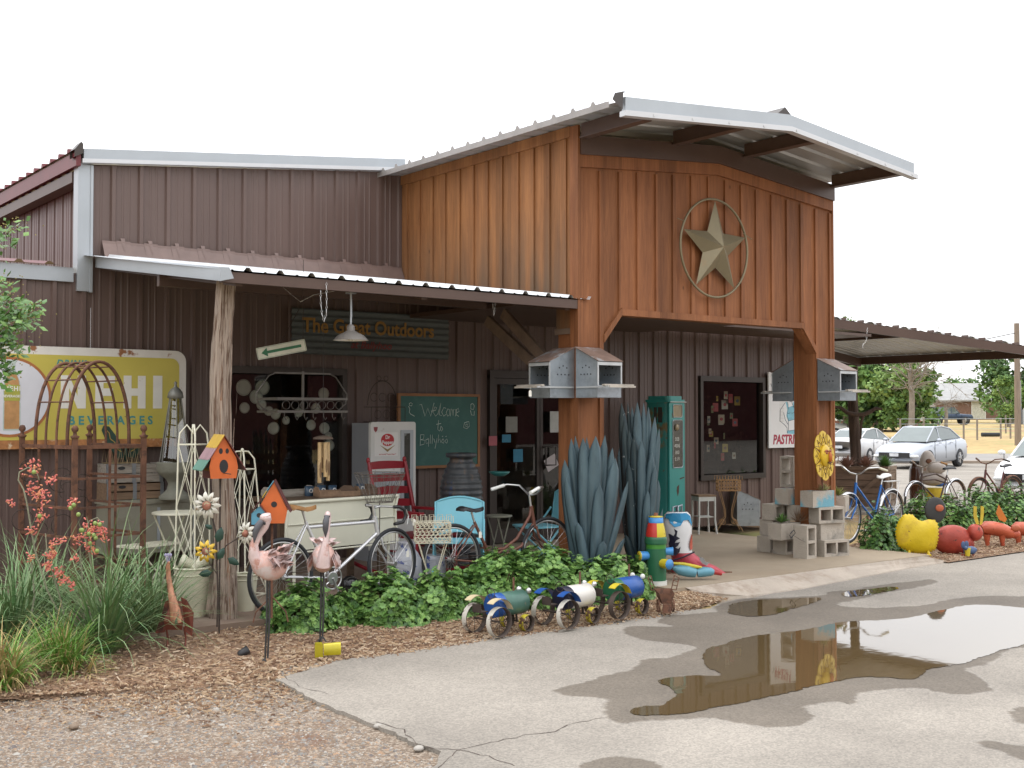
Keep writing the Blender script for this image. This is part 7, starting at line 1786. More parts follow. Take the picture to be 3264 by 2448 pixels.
# cinder blocks round the far pillar
cb = M('cinder_block', (.44,.39,.33), .95, 0, .12, 3, bump=.6, bs=50, c2=(.26,.24,.21), t2=(.52,.62), s2=2.2)
cbb = M('cinder_block_blue', (.44,.39,.33), .95, 0, .1, 3, bump=.6, bs=50, c2=(.16,.36,.44), t2=(.46,.56), s2=2.0)
def block_mesh(mt_name='b'):
    g = G(); L_, W_, H_ = .40, .20, .20; w = .032
    # hollow along z, two cores
    g.bb(-L_/2, L_/2, -W_/2, -W_/2+w, 0, H_); g.bb(-L_/2, L_/2, W_/2-w, W_/2, 0, H_)
    for x in (-L_/2, -w/2, L_/2-w): g.bb(x+.0003 if x < 0 and x > -.1 else x, x+w, -W_/2+w, W_/2-w, 0.0005, H_-.0005)
    return g
def block(label, u, v, dd, z, orient, rz=0, mt=cb):
    """orient: 'flat' cores up, 'side' cores facing front, 'end' standing upright"""
    p = od(u, v, dd); g = block_mesh()
    if orient == 'side': Mo = Matrix.Translation((0,0,.1)) @ Matrix.Rotation(pi/2,4,'X') @ Matrix.Translation((0,0,-.1))
    elif orient == 'end': Mo = Matrix.Translation((0,0,.2)) @ Matrix.Rotation(pi/2,4,'Y') @ Matrix.Translation((0,0,-.1))
    else: Mo = Matrix.Identity(4)
    g.v = [tuple(Mo @ Vector(q)) for q in g.v]
    o = obj('cinder_block', g, mt, None, (p.x, p.y, z), rz); return tag(o, label, 'cinder block', 'cinder blocks stacked round the far pillar')
# (u of centre, v, depth, z, orientation, yaw)
e2 = YAW+.35
block('cinder block on the bottom row at the left end, holes to the front', 2462, 1700, 15.0, 0, 'side', .10)
block('cinder block on the bottom row behind the left planted block', 2515, 1700, 14.75, 0, 'side', .02)
block('cinder block standing on end in front, holes to the right, marked with black paint', 2565, 1700, 14.25, 0, 'end', pi/2+.05)
block('cinder block on the bottom row at the right end, holes to the left side', 2650, 1720, 14.5, 0, 'side', -.2)
block('plain cinder block second row at the left end, behind the planted one', 2470, 1640, 15.1, .202, 'flat', .1)
block('cinder block second row left, jutting out, planted with weeds', 2500, 1660, 14.55, .202, 'flat', .05)
block('cinder block second row on the right, flat side to the front', 2635, 1660, 14.6, .202, 'flat', -.15)
block('cinder block third row left, two holes to the front', 2478, 1600, 15.05, .404, 'side', .08)
block('cinder block third row in the middle, dark holes behind the weeds', 2560, 1600, 14.9, .404, 'side', 0)
block('cinder block third row right, one big hole to the front', 2635, 1600, 14.55, .404, 'side', -.25)
block('wide bluish cinder block on the top row at the left, planted with succulents', 2520, 1540, 14.95, .606, 'flat', .05, cbb)
block('blue-washed cinder block on the top row at the right, cores up', 2605, 1560, 14.5, .606, 'flat', -.05, cbb)
block('grey cinder block on the top row furthest right, behind the sun face', 2675, 1540, 15.1, .5, 'flat', .5)
block('upright grey block leaning on the pillar above the top row', 2520, 1490, 15.2, .81, 'end', .1)
# painted mark on the upright block
p = od(2535, 1685, 14.08); t = thing('painted_mark', 'black painted squiggle across the upright cinder block', 'painted mark', (p.x, p.y-.0, .26), YAW+.3)
g = G(); g.tube([(-.07,0,.05),(-.02,0,.10),(.0,0,.06),(-.06,0,.0),(-.08,0,.04)], .010, 5, flat=.3); g.tube([(-.02,0,.03),(.08,0,-.03),(.14,.02,-.05)], .006, 5, flat=.3); obj('stroke', g, M('black_marker', (.06,.06,.065), .8), t)
# sun face
V = View(2631, 1532, 14.25); K = V.s
t = thing('sun_face', 'yellow tin sun face disc with drilled petals leaning above the cinder blocks', 'garden ornament', V.loc, .24)
rS = .5*(1532-1373)*K; sm_ = M('sun_yellow_tin', (.60,.40,.02), .4, .1, .1, 5, c2=(.25,.10,.03), t2=(.66,.7), s2=9)
t.rotation_euler.x = -.06
lineM = M('sun_groove', (.12,.05,.02), .7)
for k in range(8):
    A0 = pi/2+k*pi/4; da = pi/8*.96; g = G(); pts = []
    for i in range(9):
        A = A0-da+2*da*i/8; rr = rS*(1-.10*abs(i-4)/4*(1 if i in (0,8) else .5)); pts.append((rr*cos(A), rS+rr*sin(A)))
    pts += [(rS*.42*cos(A0+da*.7), rS+rS*.42*sin(A0+da*.7)), (rS*.42*cos(A0-da*.7), rS+rS*.42*sin(A0-da*.7))]
    g.prism(pts, 0, .008, 0, XZ(0)); pe = obj('petal', g, sm_, t)
    g = G(); q_ = lambda a, r: (r*cos(A0+a), -.009, rS+r*sin(A0+a))
    g.tube([q_(-da*.8,rS*.5), q_(0,rS*.9), q_(da*.8,rS*.5)], .003, 4); g.tube([q_(-da*.9,rS*.9), q_(0,rS*.5), q_(da*.9,rS*.9)], .003, 4)
    g.lathe([(0,0),(.012,0),(.012,.003)], 10, M=Matrix.Translation(q_(0,rS*.72)) @ Matrix.Rotation(pi/2,4,'X')); obj('groove', g, lineM, pe)
g = G(); g.ell((0,-.02,rS), (rS*.43,.05,rS*.45), 18, 12); fc = obj('face', g, sm_, t)
g = G(); g.ell((0,-.075,rS*.93), (.022,.035,.065), 10, 8); obj('nose', g, M('sun_orange_nose', (.45,.12,.02), .4), fc)
for s_ in (-1, 1): g = G(); g.ell((s_*.05,-.065,rS*1.10), (.025,.012,.014), 10, 6); obj('eye', g, M('sun_red_eye', (.30,.08,.05), .5), fc); g = G(); g.tube([(s_*.02,-.075,rS*1.16),(s_*.06,-.068,rS*1.21),(s_*.09,-.055,rS*1.15)], .01, 6); obj('brow', g, M('sun_red_eye',(0,0,0)), fc)
g = G(); g.tube([(-.04,-.07,rS*.72),(0,-.08,rS*.69),(.04,-.07,rS*.72)], .012, 6); obj('mouth', g, lineM, fc)
g = G(); g.tube([(.0,.02,rS),(.02,.05,.0),(.02,.05,-.1)], .01, 6); g.tube([(rS*.9,.0,rS*.8),(rS*1.5,.0,rS*.95),(rS*1.5,.02,.2)], .005, 5); obj('stake', g, rm_, t)

# planter crate on the right, jar, scrap animals behind the bikes
V = View(2828, 1591, 23.0, -.09); K = V.s; hh = (1591-1461)*K
t = thing('wooden_planter', 'large dark wooden planter crate with diagonal braces behind the blue bicycle', 'planter', V.loc, YAW)
lw, rw_ = (2828-2668)*K, (2885-2828)*K
plk = M('planter_planks', (.17,.11,.075), .8, 0, .3, 3, st=(1,1,7)); plk2 = M('planter_lit_planks', (.27,.20,.145), .8, 0, .25, 3, st=(1,1,7))  # right-hand planks coloured paler to paint the light on that face
A_, B_, C_ = Vector((-lw, .35, 0)), Vector((0,0,0)), Vector((rw_, .55, 0))
for nm, p, q, m_ in (('left_side', A_, B_, plk), ('right_side', B_, C_, plk2)):
    g = G(); g.beam(p+Vector((0,.07,hh/2)), q+Vector((0,.07,hh/2)), .02, hh-.02); obj('backing', g, plk, t)
    g = G(); nb_ = 6
    for k in range(nb_): z = hh*k/nb_; g.beam(p+Vector((0,.03,z+hh/nb_/2)), q+Vector((0,.03,z+hh/nb_/2)), .03, hh/nb_-.012)
    s_ = obj(nm, g, m_, t)
    g = G(); g.beam(p+Vector((0,0,hh-.03)), q+Vector((0,0,hh-.03)), .05, .07); g.beam(p+Vector((.02,-.005,.05)), p+Vector((.02,-.005,hh-.08)), .045, .06); g.beam(q+Vector((-.02,-.005,.05)), q+Vector((-.02,-.005,hh-.08)), .045, .06)
    if nm == 'left_side': g.beam(p.lerp(q,.35)+Vector((0,-.012,.1)), q+Vector((-.04,-.012,hh-.1)), .035, .08)
    else: g.beam(p+Vector((.04,-.012,hh-.1)), q+Vector((-.04,-.012,.1)), .035, .06)
    obj('frame_board', g, m_, s_)
g = G(); g.poly([A_+Vector((0,.03,hh-.08)), B_+Vector((0,.03,hh-.08)), C_+Vector((0,.03,hh-.08)), (C_+A_)+Vector((0,.03,hh-.08))]); obj('soil', g, mulchm, t)
V = View(2922, 1602, 23.6, -.1); K = V.s; h_ = (1602-1457)*K
t = thing('glazed_jar', 'tall glossy brown glazed jar behind the black bicycle', 'jar', V.loc)
g = G(); g.lathe([(.10,0),(.13,.05),(.145,h_*.5),(.14,h_*.8),(.10,h_*.9),(.09,h_*.93)], 26); obj('body', g, M('dark_brown_glaze', (.06,.02,.01), .18, 0, .4, 2), t)
g = G(); g.lathe([(.10,h_*.931),(.14,h_*.95),(.14,h_*.99),(.10,h_)], 26); obj('rim', g, black, t)
V = View(2975, 1590, 22.8, -.1)
t = thing('pig_sculpture', 'grey rusty tin animal ornament on a yellow drum behind the black bicycle', 'garden ornament', V.loc, YAW)
W4 = lambda u, v, y=0: V(2650+u/3.317, 1350+v/3.317, y)
g = G(); g.lathe([(.17,0),(.17,.42)], 22, c=(W4(1090,0).x,0,0)); obj('drum', g, M('drum_yellow', (.50,.36,.02), .5), t)
pgm = M('grey_rusty_tin', (.34,.30,.27), .5, .1, .15, 5, c2=(.25,.10,.06), t2=(.58,.66), s2=4)
g = G(); g.ell(W4(1075,580), (.27,.16,.15), 16, 10); g.ell(W4(1020,430), (.16,.1,.27), 16, 10); g.ell(W4(1100,470,-.06), (.2,.1,.12), 14, 10); obj('body', g, pgm, t)
g = G(); g.ell(W4(1015,395,-.1), (.06,.02,.05), 10, 6); obj('spot', g, M('rusted_steel',(0,0,0)), t)
g = G(); g.ell(W4(1140,640,-.03), (.14,.05,.05), 10, 6); obj('wing', g, MC['tractor_blue'], t)
# branch with two curved arms behind the log post
V = View(2735, 1305, 22.6); t = thing('curved_branch', 'dark curved branch like bull horns hanging on the right log post', 'branch', V.loc, YAW)
g = G(); g.tube([V(2660,1296),V(2680,1300),V(2700,1315),V(2725,1322),V(2750,1322),V(2775,1312),V(2790,1302),V(2812,1304)], [.02,.035,.04,.045,.045,.04,.035,.02], 8); obj('branch', g, darkbark, t)
V2 = V; g = G(); g.tube([V(2752,1325),V(2745,1345),V(2742,1400)], [.03,.025,.02], 7); obj('stub', g, darkbark, t)

# ---- sheet metal animals by the right bed
yc = M('chick_yellow_tin', (.60,.43,.01), .42, .1, .1, 3, bump=.5, bs=7, c2=(.40,.24,.02), t2=(.54,.70), s2=5, c3=(.12,.05,.02), t3=(.64,.68), s3=16)
redm = M('bird_red_tin', (.36,.05,.03), .42, .1, .25, 3, bump=.6, bs=7, c2=(.20,.02,.015), t2=(.5,.65), s2=4, c3=(.05,.03,.02), t3=(.62,.67), s3=11); orm = M('pig_orange_tin', (.48,.10,.045), .42, .1, .18, 3, bump=.5, bs=7, c2=(.33,.05,.025), t2=(.52,.68), s2=4, c3=(.07,.03,.02), t3=(.65,.69), s3=14)
W3 = lambda V: (lambda u, v, y=0: V(2650+u/3.317, 1350+v/3.317, y))
V = View(2922, 1772, 15.0, -.1); w3 = W3(V)
t = thing('sheep_sculpture', 'round yellow tin animal with scalloped fleece edge beside the ramp', 'garden ornament', V.loc, YAW)
out = [(775,970),(850,968),(880,985),(920,1020),(965,1035),(1000,1025),(1030,1015),(1075,1020),(1105,1040),(1125,1080),(1130,1150),(1125,1220),(1110,1280),(1095,1330),(1040,1355),(980,1368),(900,1365),(820,1345),(760,1320),(715,1290),(698,1230),(690,1160),(700,1090),(725,1030)]
sc_ = []
for i in range(len(out)):
    a, b_ = out[i], out[(i+1)%len(out)]; n = max(1, int(hypot(a[0]-b_[0], a[1]-b_[1])/26))
    for k in range(n):
        q = k/n; x, z = a[0]+(b_[0]-a[0])*q, a[1]+(b_[1]-a[1])*q; f = 1.0
        top_ = z < 1040 and 850 < x < 1060
        sc_.append((x, z)); 
        if not top_:
            x2, z2 = a[0]+(b_[0]-a[0])*(q+.5/n), a[1]+(b_[1]-a[1])*(q+.5/n); cx_, cz_ = 910, 1170; L_ = hypot(x2-cx_, z2-cz_); sc_.append((x2+(x2-cx_)/L_*15, z2+(z2-cz_)/L_*15))
pts2 = [(w3(x, z).x, w3(x, z).z) for x, z in sc_]
g = G(); cxx = sum(p[0] for p in pts2)/len(pts2); czz = sum(p[1] for p in pts2)/len(pts2); n = len(pts2); rings = []
vs = [(cxx,-.07,czz)]
smp = [(sum(pts2[(i+k)%n][0] for k in range(-3,4))/7, sum(pts2[(i+k)%n][1] for k in range(-3,4))/7) for i in range(n)]
for f in (.45,.8,1): vs += [(cxx+(x-cxx)*f, {.45:-.06,.8:-.035,1:0}[f], czz+(z-czz)*f) for x, z in (pts2 if f == 1 else smp)]
vs += [(x, .012, z) for x, z in pts2]
g.add(vs, [(0,1+(i+1)%n,1+i) for i in range(n)]+[(1+r*n+i, 1+r*n+(i+1)%n, 1+(r+1)*n+(i+1)%n, 1+(r+1)*n+i) for r in range(3) for i in range(n)], 0, True); g.add(vs[-n:], [tuple(range(n))])
obj('body', g, yc, t)
for u in (820, 1020): g = G(); g.tube([w3(u,1340,.0),w3(u+5,1395,-.02)], .02, 8); g.tube([w3(u-25,1385,-.05),w3(u+20,1390,-.04)], .015, 6); obj('leg', g, yc, t)
g = G(); g.ell(w3(1135,930,.12), (.14,.03,.17), 18, 12); obj('head', g, M('sheep_black_tin', (.035,.035,.035), .5, .1, .2, 5), t)
g = G(); g.ell(w3(1172,905,.085), (.055,.012,.045), 14, 8); obj('ear', g, M('ear_orange', (.42,.10,.04), .5), t)
V = View(3040, 1755, 15.6, -.1); w3 = W3(V)
t = thing('bird_sculpture', 'deep red round-bodied tin bird behind the yellow tin animal', 'garden ornament', V.loc, YAW)
g = G(); c_ = w3(1280,1230); g.ell(c_, (.27,.12,.20), 22, 14); g.ell(w3(1400,1270), (.14,.10,.14), 16, 10); obj('body', g, redm, t)
g = G(); g.ell(w3(1510,1150,-.03), (.105,.08,.115), 18, 12); obj('head', g, redm, t)
for u0, u1 in ((1540,1525),(1575,1600)): g = G(); P0 = [w3(u1-22,870,-.02),w3(u1+12,880,-.02),w3(u1+10,960,-.02),w3(u0+18,1060,-.02),w3(u0-10,1075,-.02),w3(u1-25,980,-.02)]; g.add(P0+[p+Vector((0,.01,0)) for p in P0], [tuple(range(6)), tuple(range(11,5,-1))]+[(i,(i+1)%6,(i+1)%6+6,i+6) for i in range(6)]); obj('tail_feather', g, M('feather_yellow', (.50,.36,.03), .5), t)
g = G(); g.tube([w3(1330,1330),w3(1325,1372)], .02, 7); g.tube([w3(1440,1340),w3(1440,1372)], .02, 7); obj('leg', g, redm, t)
def pig(label, V, w3, du=0):
    t = thing('pig_sculpture', label, 'pig sculpture', V.loc, YAW, 'orange tin pigs')
    g = G(); g.tube([w3(1590+du,1120),w3(1640+du,1105),w3(1720+du,1110),w3(1810+du,1130),w3(1880+du,1160),w3(1925+du,1180)], [.08,.13,.135,.13,.115,.07], 14, flat=.75); obj('body', g, orm, t)
    for u in (1635, 1660, 1795, 1820): g = G(); yy = .04 if u in (1660,1820) else -.04; g.tube([w3(u+du,1170,yy),w3(u+du,1240,yy),w3(u+du+5,1290,yy)], [.055,.035,.028], 8); obj('leg', g, orm, t)
    g = G(); g.ell(w3(1930+du,1165,-.03), (.08,.07,.07), 12, 8); hd = obj('head', g, orm, t)
    g = G(); g.ell(w3(1925+du,1100,-.09), (.07,.02,.045), 12, 8); obj('ear', g, M('ear_orange',(0,0,0)), hd)
    g = G(); P0 = [w3(1775+du,860),w3(1745+du,950),w3(1780+du,1020),w3(1840+du,1045),w3(1860+du,1010),w3(1810+du,920)]; g.add(P0+[p+Vector((0,.01,0)) for p in P0], [tuple(range(6)), tuple(range(11,5,-1))]+[(i,(i+1)%6,(i+1)%6+6,i+6) for i in range(6)]); obj('wing', g, M('wing_orange', (.52,.16,.02), .45), t)
V = View(3185, 1745, 16.4, -.1); pig('orange tin pig with upright orange wing, right of the red bird', V, W3(V))
V = View(3290, 1735, 16.8, -.1); v_ = V; pig('orange tin pig cut by the right edge of the picture', V, (lambda u, v, y=0: v_(2650+(u+330)/3.317, 1350+(v+5)/3.317, y)))
V = View(3085, 1778, 15.2, -.11); w3 = W3(V)
t = thing('dog_sculpture', 'tiny blue and yellow tin dog on the mulch in front of the red bird', 'garden ornament', V.loc, YAW)
g = G(); g.tube([w3(1410,1345),w3(1450,1340),w3(1500,1340),w3(1535,1330)], [.05,.055,.055,.02], 10); obj('body', g, M('dog_blue', (.06,.10,.2), .5), t)
g = G(); g.tube([w3(1425,1310,-.05),w3(1425,1395,-.05)], [.04,.03], 9); obj('chest', g, hy, t)
for u, v in ((1380,1280),(1415,1275)): g = G(); g.ell(w3(u,v,-.05), (.03,.012,.05), 10, 6); obj('ear', g, MC['dog_blue'], t)
g = G(); g.ell(w3(1400,1310,-.06), (.03,.04,.03), 10, 6); obj('head', g, MC['dog_blue'], t)
for u in (1385,1410,1500): g = G(); g.tube([w3(u,1380),w3(u,1418)], .012, 6); obj('leg', g, redm, t)
# ================================================================== VEHICLES
glassd = M('car_glass', (.10,.13,.13), .06, 0, .1, 2, spec=.9)
def wheel_car(g_t, x, y, r, t, rimm):
    g = G(); Mx = Matrix.Translation((x, y, r)) @ Matrix.Rotation(pi/2,4,'X'); g.lathe([(r*.62,-.10),(r*.95,-.10),(r,-.07),(r,.07),(r*.95,.10),(r*.62,.10)], 28, M=Mx, cap=False); w_ = obj('wheel', g, rubber, t)
    g = G(); g.lathe([(r*.62,-.095),(r*.62,.095)], 24, M=Mx, cap=False); sy = -1 if y < 0 else 1
    for k in range(7):
        A = 2*pi*k/7; c_ = Vector((x, y+sy*.085, r)); g.beam(c_+Vector((.02*cos(A),0,.02*sin(A))), c_+Vector((r*.62*cos(A),0,r*.62*sin(A))), .07, .02)
    g.lathe([(0,-.02),(r*.16,-.02),(r*.16,.02),(0,.02)], 12, M=Matrix.Translation((x,y+sy*.085,r)) @ Matrix.Rotation(pi/2,4,'X')); obj('rim', g, rimm, w_)
    g = G(); g.lathe([(r*.3,-.02),(r*1.16,-.02),(r*1.16,.0)], 28, M=Matrix.Translation((x, sy*(abs(y)+.0), r+.01)) @ Matrix.Rotation(pi/2,4,'X'), cap=True); obj('wheel_arch', g, black, t)
def car(name, label, loc, hd, paint, body, cabin, W, wx, wr, front=True, cat='car'):
    """body: (x, z_sill, z_top, halfwidth factor) stations rear->front; cabin: (x, z, inset) outline of the greenhouse"""
    t = thing(name, label, cat, loc, hd, 'parked vehicles')
    hw = W/2; g = G(); vs = []
    for x, zs, zt_, f in body:
        h = hw*f; sec = [(h*.90,zs),(h*.985,zs+.06),(h,zs+(zt_-zs)*.45),(h*.985,zs+(zt_-zs)*.72),(h*.93,zt_-.05),(h*.82,zt_-.005),(h*.4,zt_+.02),(0,zt_+.028)]
        sec = sec+[(-a, b) for a, b in sec[-2::-1]]
        vs += [(x, a, b) for a, b in sec]
    n = 15; m_ = len(body)
    g.add(vs, [(i*n+k, (i+1)*n+k, (i+1)*n+k+1, i*n+k+1) for i in range(m_-1) for k in range(n-1)]+[(i*n, i*n+n-1, (i+1)*n+n-1, (i+1)*n) for i in range(m_-1)]+[tuple(range(n))[::-1], tuple(range((m_-1)*n, m_*n))], 0, True)
    bd = obj('body', g, paint, t)
    # greenhouse
    g = G(); vs = []; k_ = len(cabin)
    for x, z, wd in cabin: vs += [(x, hw*wd, z), (x, -hw*wd, z)]
    def ridx(i): return (2*i, 2*i+1)
    top = [i for i, c in enumerate(cabin)]
    for i in range(k_-1): g.add([vs[2*i], vs[2*i+1], vs[2*i+3], vs[2*i+2]], [(0,1,2,3)], 1 if i in (0, k_-2) else 0)
    for s_ in (0, 1):
        pts = [vs[2*i+s_] for i in range(k_)]; g.add(pts, [tuple(range(k_)) if s_ == 0 else tuple(range(k_))[::-1]], 1)
    cb_ = obj('cabin', g, [paint, glassd], t)
    g = G()
    for s_ in (-1, 1):
        P_ = [Vector((x, s_*(hw*wd+.004), z)) for x, z, wd in cabin]; g.tube(P_, .025, 6)
        zb_ = cabin[0][1]; xm_ = (wx[0]+wx[1])/2-.05
        g.beam((xm_, s_*(hw*cabin[0][2]), cabin[0][1]), (xm_+.05, s_*hw*cabin[2][2], cabin[2][1]), .05, .03)
    obj('pillar', g, paint, t)
    for x in wx:
        for s_ in (-1, 1): wheel_car(None, x, s_*(hw-.09), wr, t, steel)
    for s_ in (-1, 1):
        g = G(); g.ell((cabin[-1][0]-.35, s_*(hw+.09), cabin[-1][1]+.06), (.06,.09,.06), 10, 8); obj('mirror', g, paint, t)
        for x in ((wx[0]+wx[1])/2-.55, (wx[0]+wx[1])/2+.45): g = G(); g.bb(x-.08, x+.08, s_*hw-.02, s_*hw+.02, cabin[0][1]-.17, cabin[0][1]-.13); obj('door_handle', g, paint, t)
    g = G()
    for s_ in (-1, 1):
        xm_ = (wx[0]+wx[1])/2
        for x in (wx[1]-.42, xm_-.07, wx[0]+.35): g.bb(x-.006, x+.006, s_*hw-.012, s_*hw+.003, .34, cabin[0][1]-.06)
    obj('door_gap', g, black, bd)
    xf, xr = body[-1][0], body[0][0]; zf = body[-1][2]
    for s_ in (-1, 1):
        g = G(); g.ell((xf-.16, s_*hw*.72, zf-.07), (.20,.17,.075), 14, 8); obj('headlight', g, M('headlight_lens', (.65,.67,.68), .12, .2, .1, 10), t)
        g = G(); g.ell((xr+.08, s_*hw*.72, body[0][2]-.10), (.12,.19,.085), 14, 8); obj('tail_light', g, M('tail_red', (.42,.015,.02), .2), t)
    g = G(); g.bb(xf-.06, xf+.015, -hw*.62, hw*.62, body[-1][1]+.10, body[-1][1]+.27); obj('grille', g, black, t)
    g = G(); g.bb(xf+.0155, xf+.022, -.16, .16, body[-1][1]+.14, body[-1][1]+.25); obj('front_plate', g, M('plate_white', (.55,.57,.6), .4), t)
    g = G(); g.bb(xr-.02, xr-.012, -.16, .16, body[0][1]+.18, body[0][1]+.29); obj('rear_plate', g, M('plate_white',(0,0,0)), t)
    return t
sil = M('silver_car_paint', (.42,.45,.50), .28, .35, .03, 2); whp = M('white_car_paint', (.74,.75,.77), .25, 0, .02, 2); slw = M('pearl_car_paint', (.60,.60,.61), .25, .2, .03, 2); dkb = M('navy_car_paint', (.03,.05,.09), .3, .2, .1, 2)
def hdg(r, d): v = RD(r, d); return atan2(v.y, v.x)
sed_b = [(-2.25,.38,.80,.80),(-2.18,.28,.98,.92),(-1.9,.24,1.02,.98),(-1.0,.22,.98,1),(0,.20,.93,1),(.9,.22,.90,1),(1.5,.22,.84,.98),(2.0,.22,.72,.92),(2.22,.26,.62,.82),(2.28,.30,.52,.70)]
sed_c = [(-1.95,1.03,.72),(-1.15,1.38,.64),(-.4,1.46,.62),(.25,1.42,.62),(1.15,.93,.76)]
car('silver_sedan', 'silver four-door sedan parked facing the store beyond the planter crate', RD(14.65, 41.6, AZ), hdg(-.67,-.74), sil, sed_b, sed_c, 1.76, (-1.30,1.34), .33)
cp_b = [(-2.2,.40,.82,.84),(-2.12,.30,.95,.95),(-1.6,.24,.97,1),(0,.22,.90,1),(1.0,.22,.84,.98),(1.8,.22,.70,.92),(2.15,.30,.55,.8)]
cp_c = [(-1.6,.97,.74),(-.95,1.26,.64),(-.3,1.33,.62),(.1,1.30,.62),(1.0,.88,.76)]
car('pearl_coupe', 'pale silver coupe seen from behind, left of the silver sedan', RD(14.0, 46.3, AZ), hdg(.66,.75), slw, cp_b, cp_c, 1.72, (-1.30,1.25), .30)
mv_b = [(-2.5,.35,1.05,.9),(-2.35,.28,1.15,.98),(0,.25,1.10,1),(1.2,.25,1.02,.98),(1.9,.25,.88,.94),(2.25,.28,.72,.86),(2.35,.34,.58,.74)]
mv_c = [(-2.35,1.15,.85),(-2.1,1.72,.76),(-.5,1.78,.76),(.45,1.70,.76),(1.75,1.0,.82)]
car('white_car', 'white car cut by the right edge beyond the rusty bicycle', RD(12.75, 27.2, AZ), hdg(-.62,-.78), whp, sed_b, sed_c, 1.84, (-1.30,1.34), .33)
sv_b = [(-2.3,.55,1.15,.95),(-2.2,.5,1.2,1),(0,.5,1.15,1),(1.2,.5,1.12,.98),(2.2,.55,1.05,.95),(2.3,.6,.9,.9)]
sv_c = [(-2.2,1.2,.9),(-2.1,1.85,.8),(-.5,1.9,.8),(.35,1.85,.8),(.95,1.14,.86)]
pz = lambda u, v, d: od(u, v, d)
P_ = od(3026,1352,128); car('blue_suv', 'dark blue two-tone off-road vehicle parked before the brick house', (P_.x, P_.y, P_.z), hdg(.97,-.12), dkb, sv_b, sv_c, 1.9, (-1.35,1.5), .42)
P_ = od(2672,1398,85); car('white_pickup', 'white pickup truck glimpsed between the far pillar and the log post', (P_.x-1.2, P_.y+1.0, P_.z), hdg(.9,-.4), whp, sv_b, sv_c, 1.9, (-1.35,1.5), .40, cat='pickup')

# ================================================================== BACKGROUND
def house(name, label, c, hd, L_, W_, hw_, hr_, wallm, roofm, ops, cat='house', over=.5):
    t = thing(name, label, cat, c, hd)
    g = G(); g.bb(-L_/2, L_/2, 0, W_, 0, hw_); g.add([(-L_/2,0,hw_),(-L_/2,W_,hw_),(-L_/2,W_/2,hw_+hr_*.9),(L_/2,0,hw_),(L_/2,W_,hw_),(L_/2,W_/2,hw_+hr_*.9)], [(0,2,1),(3,4,5)]); obj('wall', g, wallm, t)
    g = G(); a = over; hp = W_*.28
    g.add([(-L_/2-a,-a,hw_),(L_/2+a,-a,hw_),(L_/2+a,W_+a,hw_),(-L_/2-a,W_+a,hw_),(-L_/2-a+hp,W_/2,hw_+hr_),(L_/2+a-hp,W_/2,hw_+hr_)], [(0,1,5,4),(2,3,4,5),(0,4,3),(1,2,5)]); g.bb(-L_/2-a, L_/2+a, -a, -a+.05, hw_-.18, hw_-.01); rf = obj('roof', g, roofm, t)
    for k, (x, z0, w_, h_, mt) in enumerate(ops):
        g = G(); g.bb(x-w_/2, x+w_/2, -.06, -.003, z0, z0+h_); o = obj('door' if z0 < .2 else 'window', g, mt, t)
        g = G(); g.bb(x-w_/2-.08, x-w_/2, -.08, -.003, z0, z0+h_+.08); g.bb(x+w_/2, x+w_/2+.08, -.08, -.003, z0, z0+h_+.08); g.bb(x-w_/2, x+w_/2, -.08, -.003, z0+h_, z0+h_+.08); obj('frame', g, white, o)
    return t, rf
brk = M('painted_brick_peeling', (.20,.12,.09), .9, 0, .2, 3, c2=(.45,.42,.38), t2=(.6,.66), s2=3)
offw = M('boarded_opening', (.52,.52,.45), .7); shg = M('pale_shingles', (.33,.33,.325), .8, 0, .12, 1.5, c2=(.34,.33,.31), t2=(.58,.66), s2=1.2)
P_ = od(3150,1338,150)
ht, rf = house('brick_house', 'low peeling brick house with pale hipped roof and boarded openings', P_, YAW-.12, 15.5, 9, 2.55, 2.3, brk, shg, [(-1.2,.1,1.6,2.2,offw),(3.6,.9,1.8,1.5,offw),(7.0,.5,1.2,1.9,offw)])
g = G(); g.tube([(5.2,2.2,3.5),(5.2,2.2,4.2)], .07, 6); obj('vent_pipe', g, black, rf)
P_ = od(2795,1362,98)
house('long_building', 'long white-walled building with brick base behind the big trees', P_, YAW+.05, 8.6, 8, 1.9, 1.0, M('cream_siding', (.56,.57,.52), .7, 0, .06, .6), M('grey_shingle', (.30,.29,.27), .8), [(0,0.02,8.5,.55,M('brown_brick_base', (.16,.08,.06), .9, 0, .2, 4))], 'building')
P_ = od(2957,1365,97)
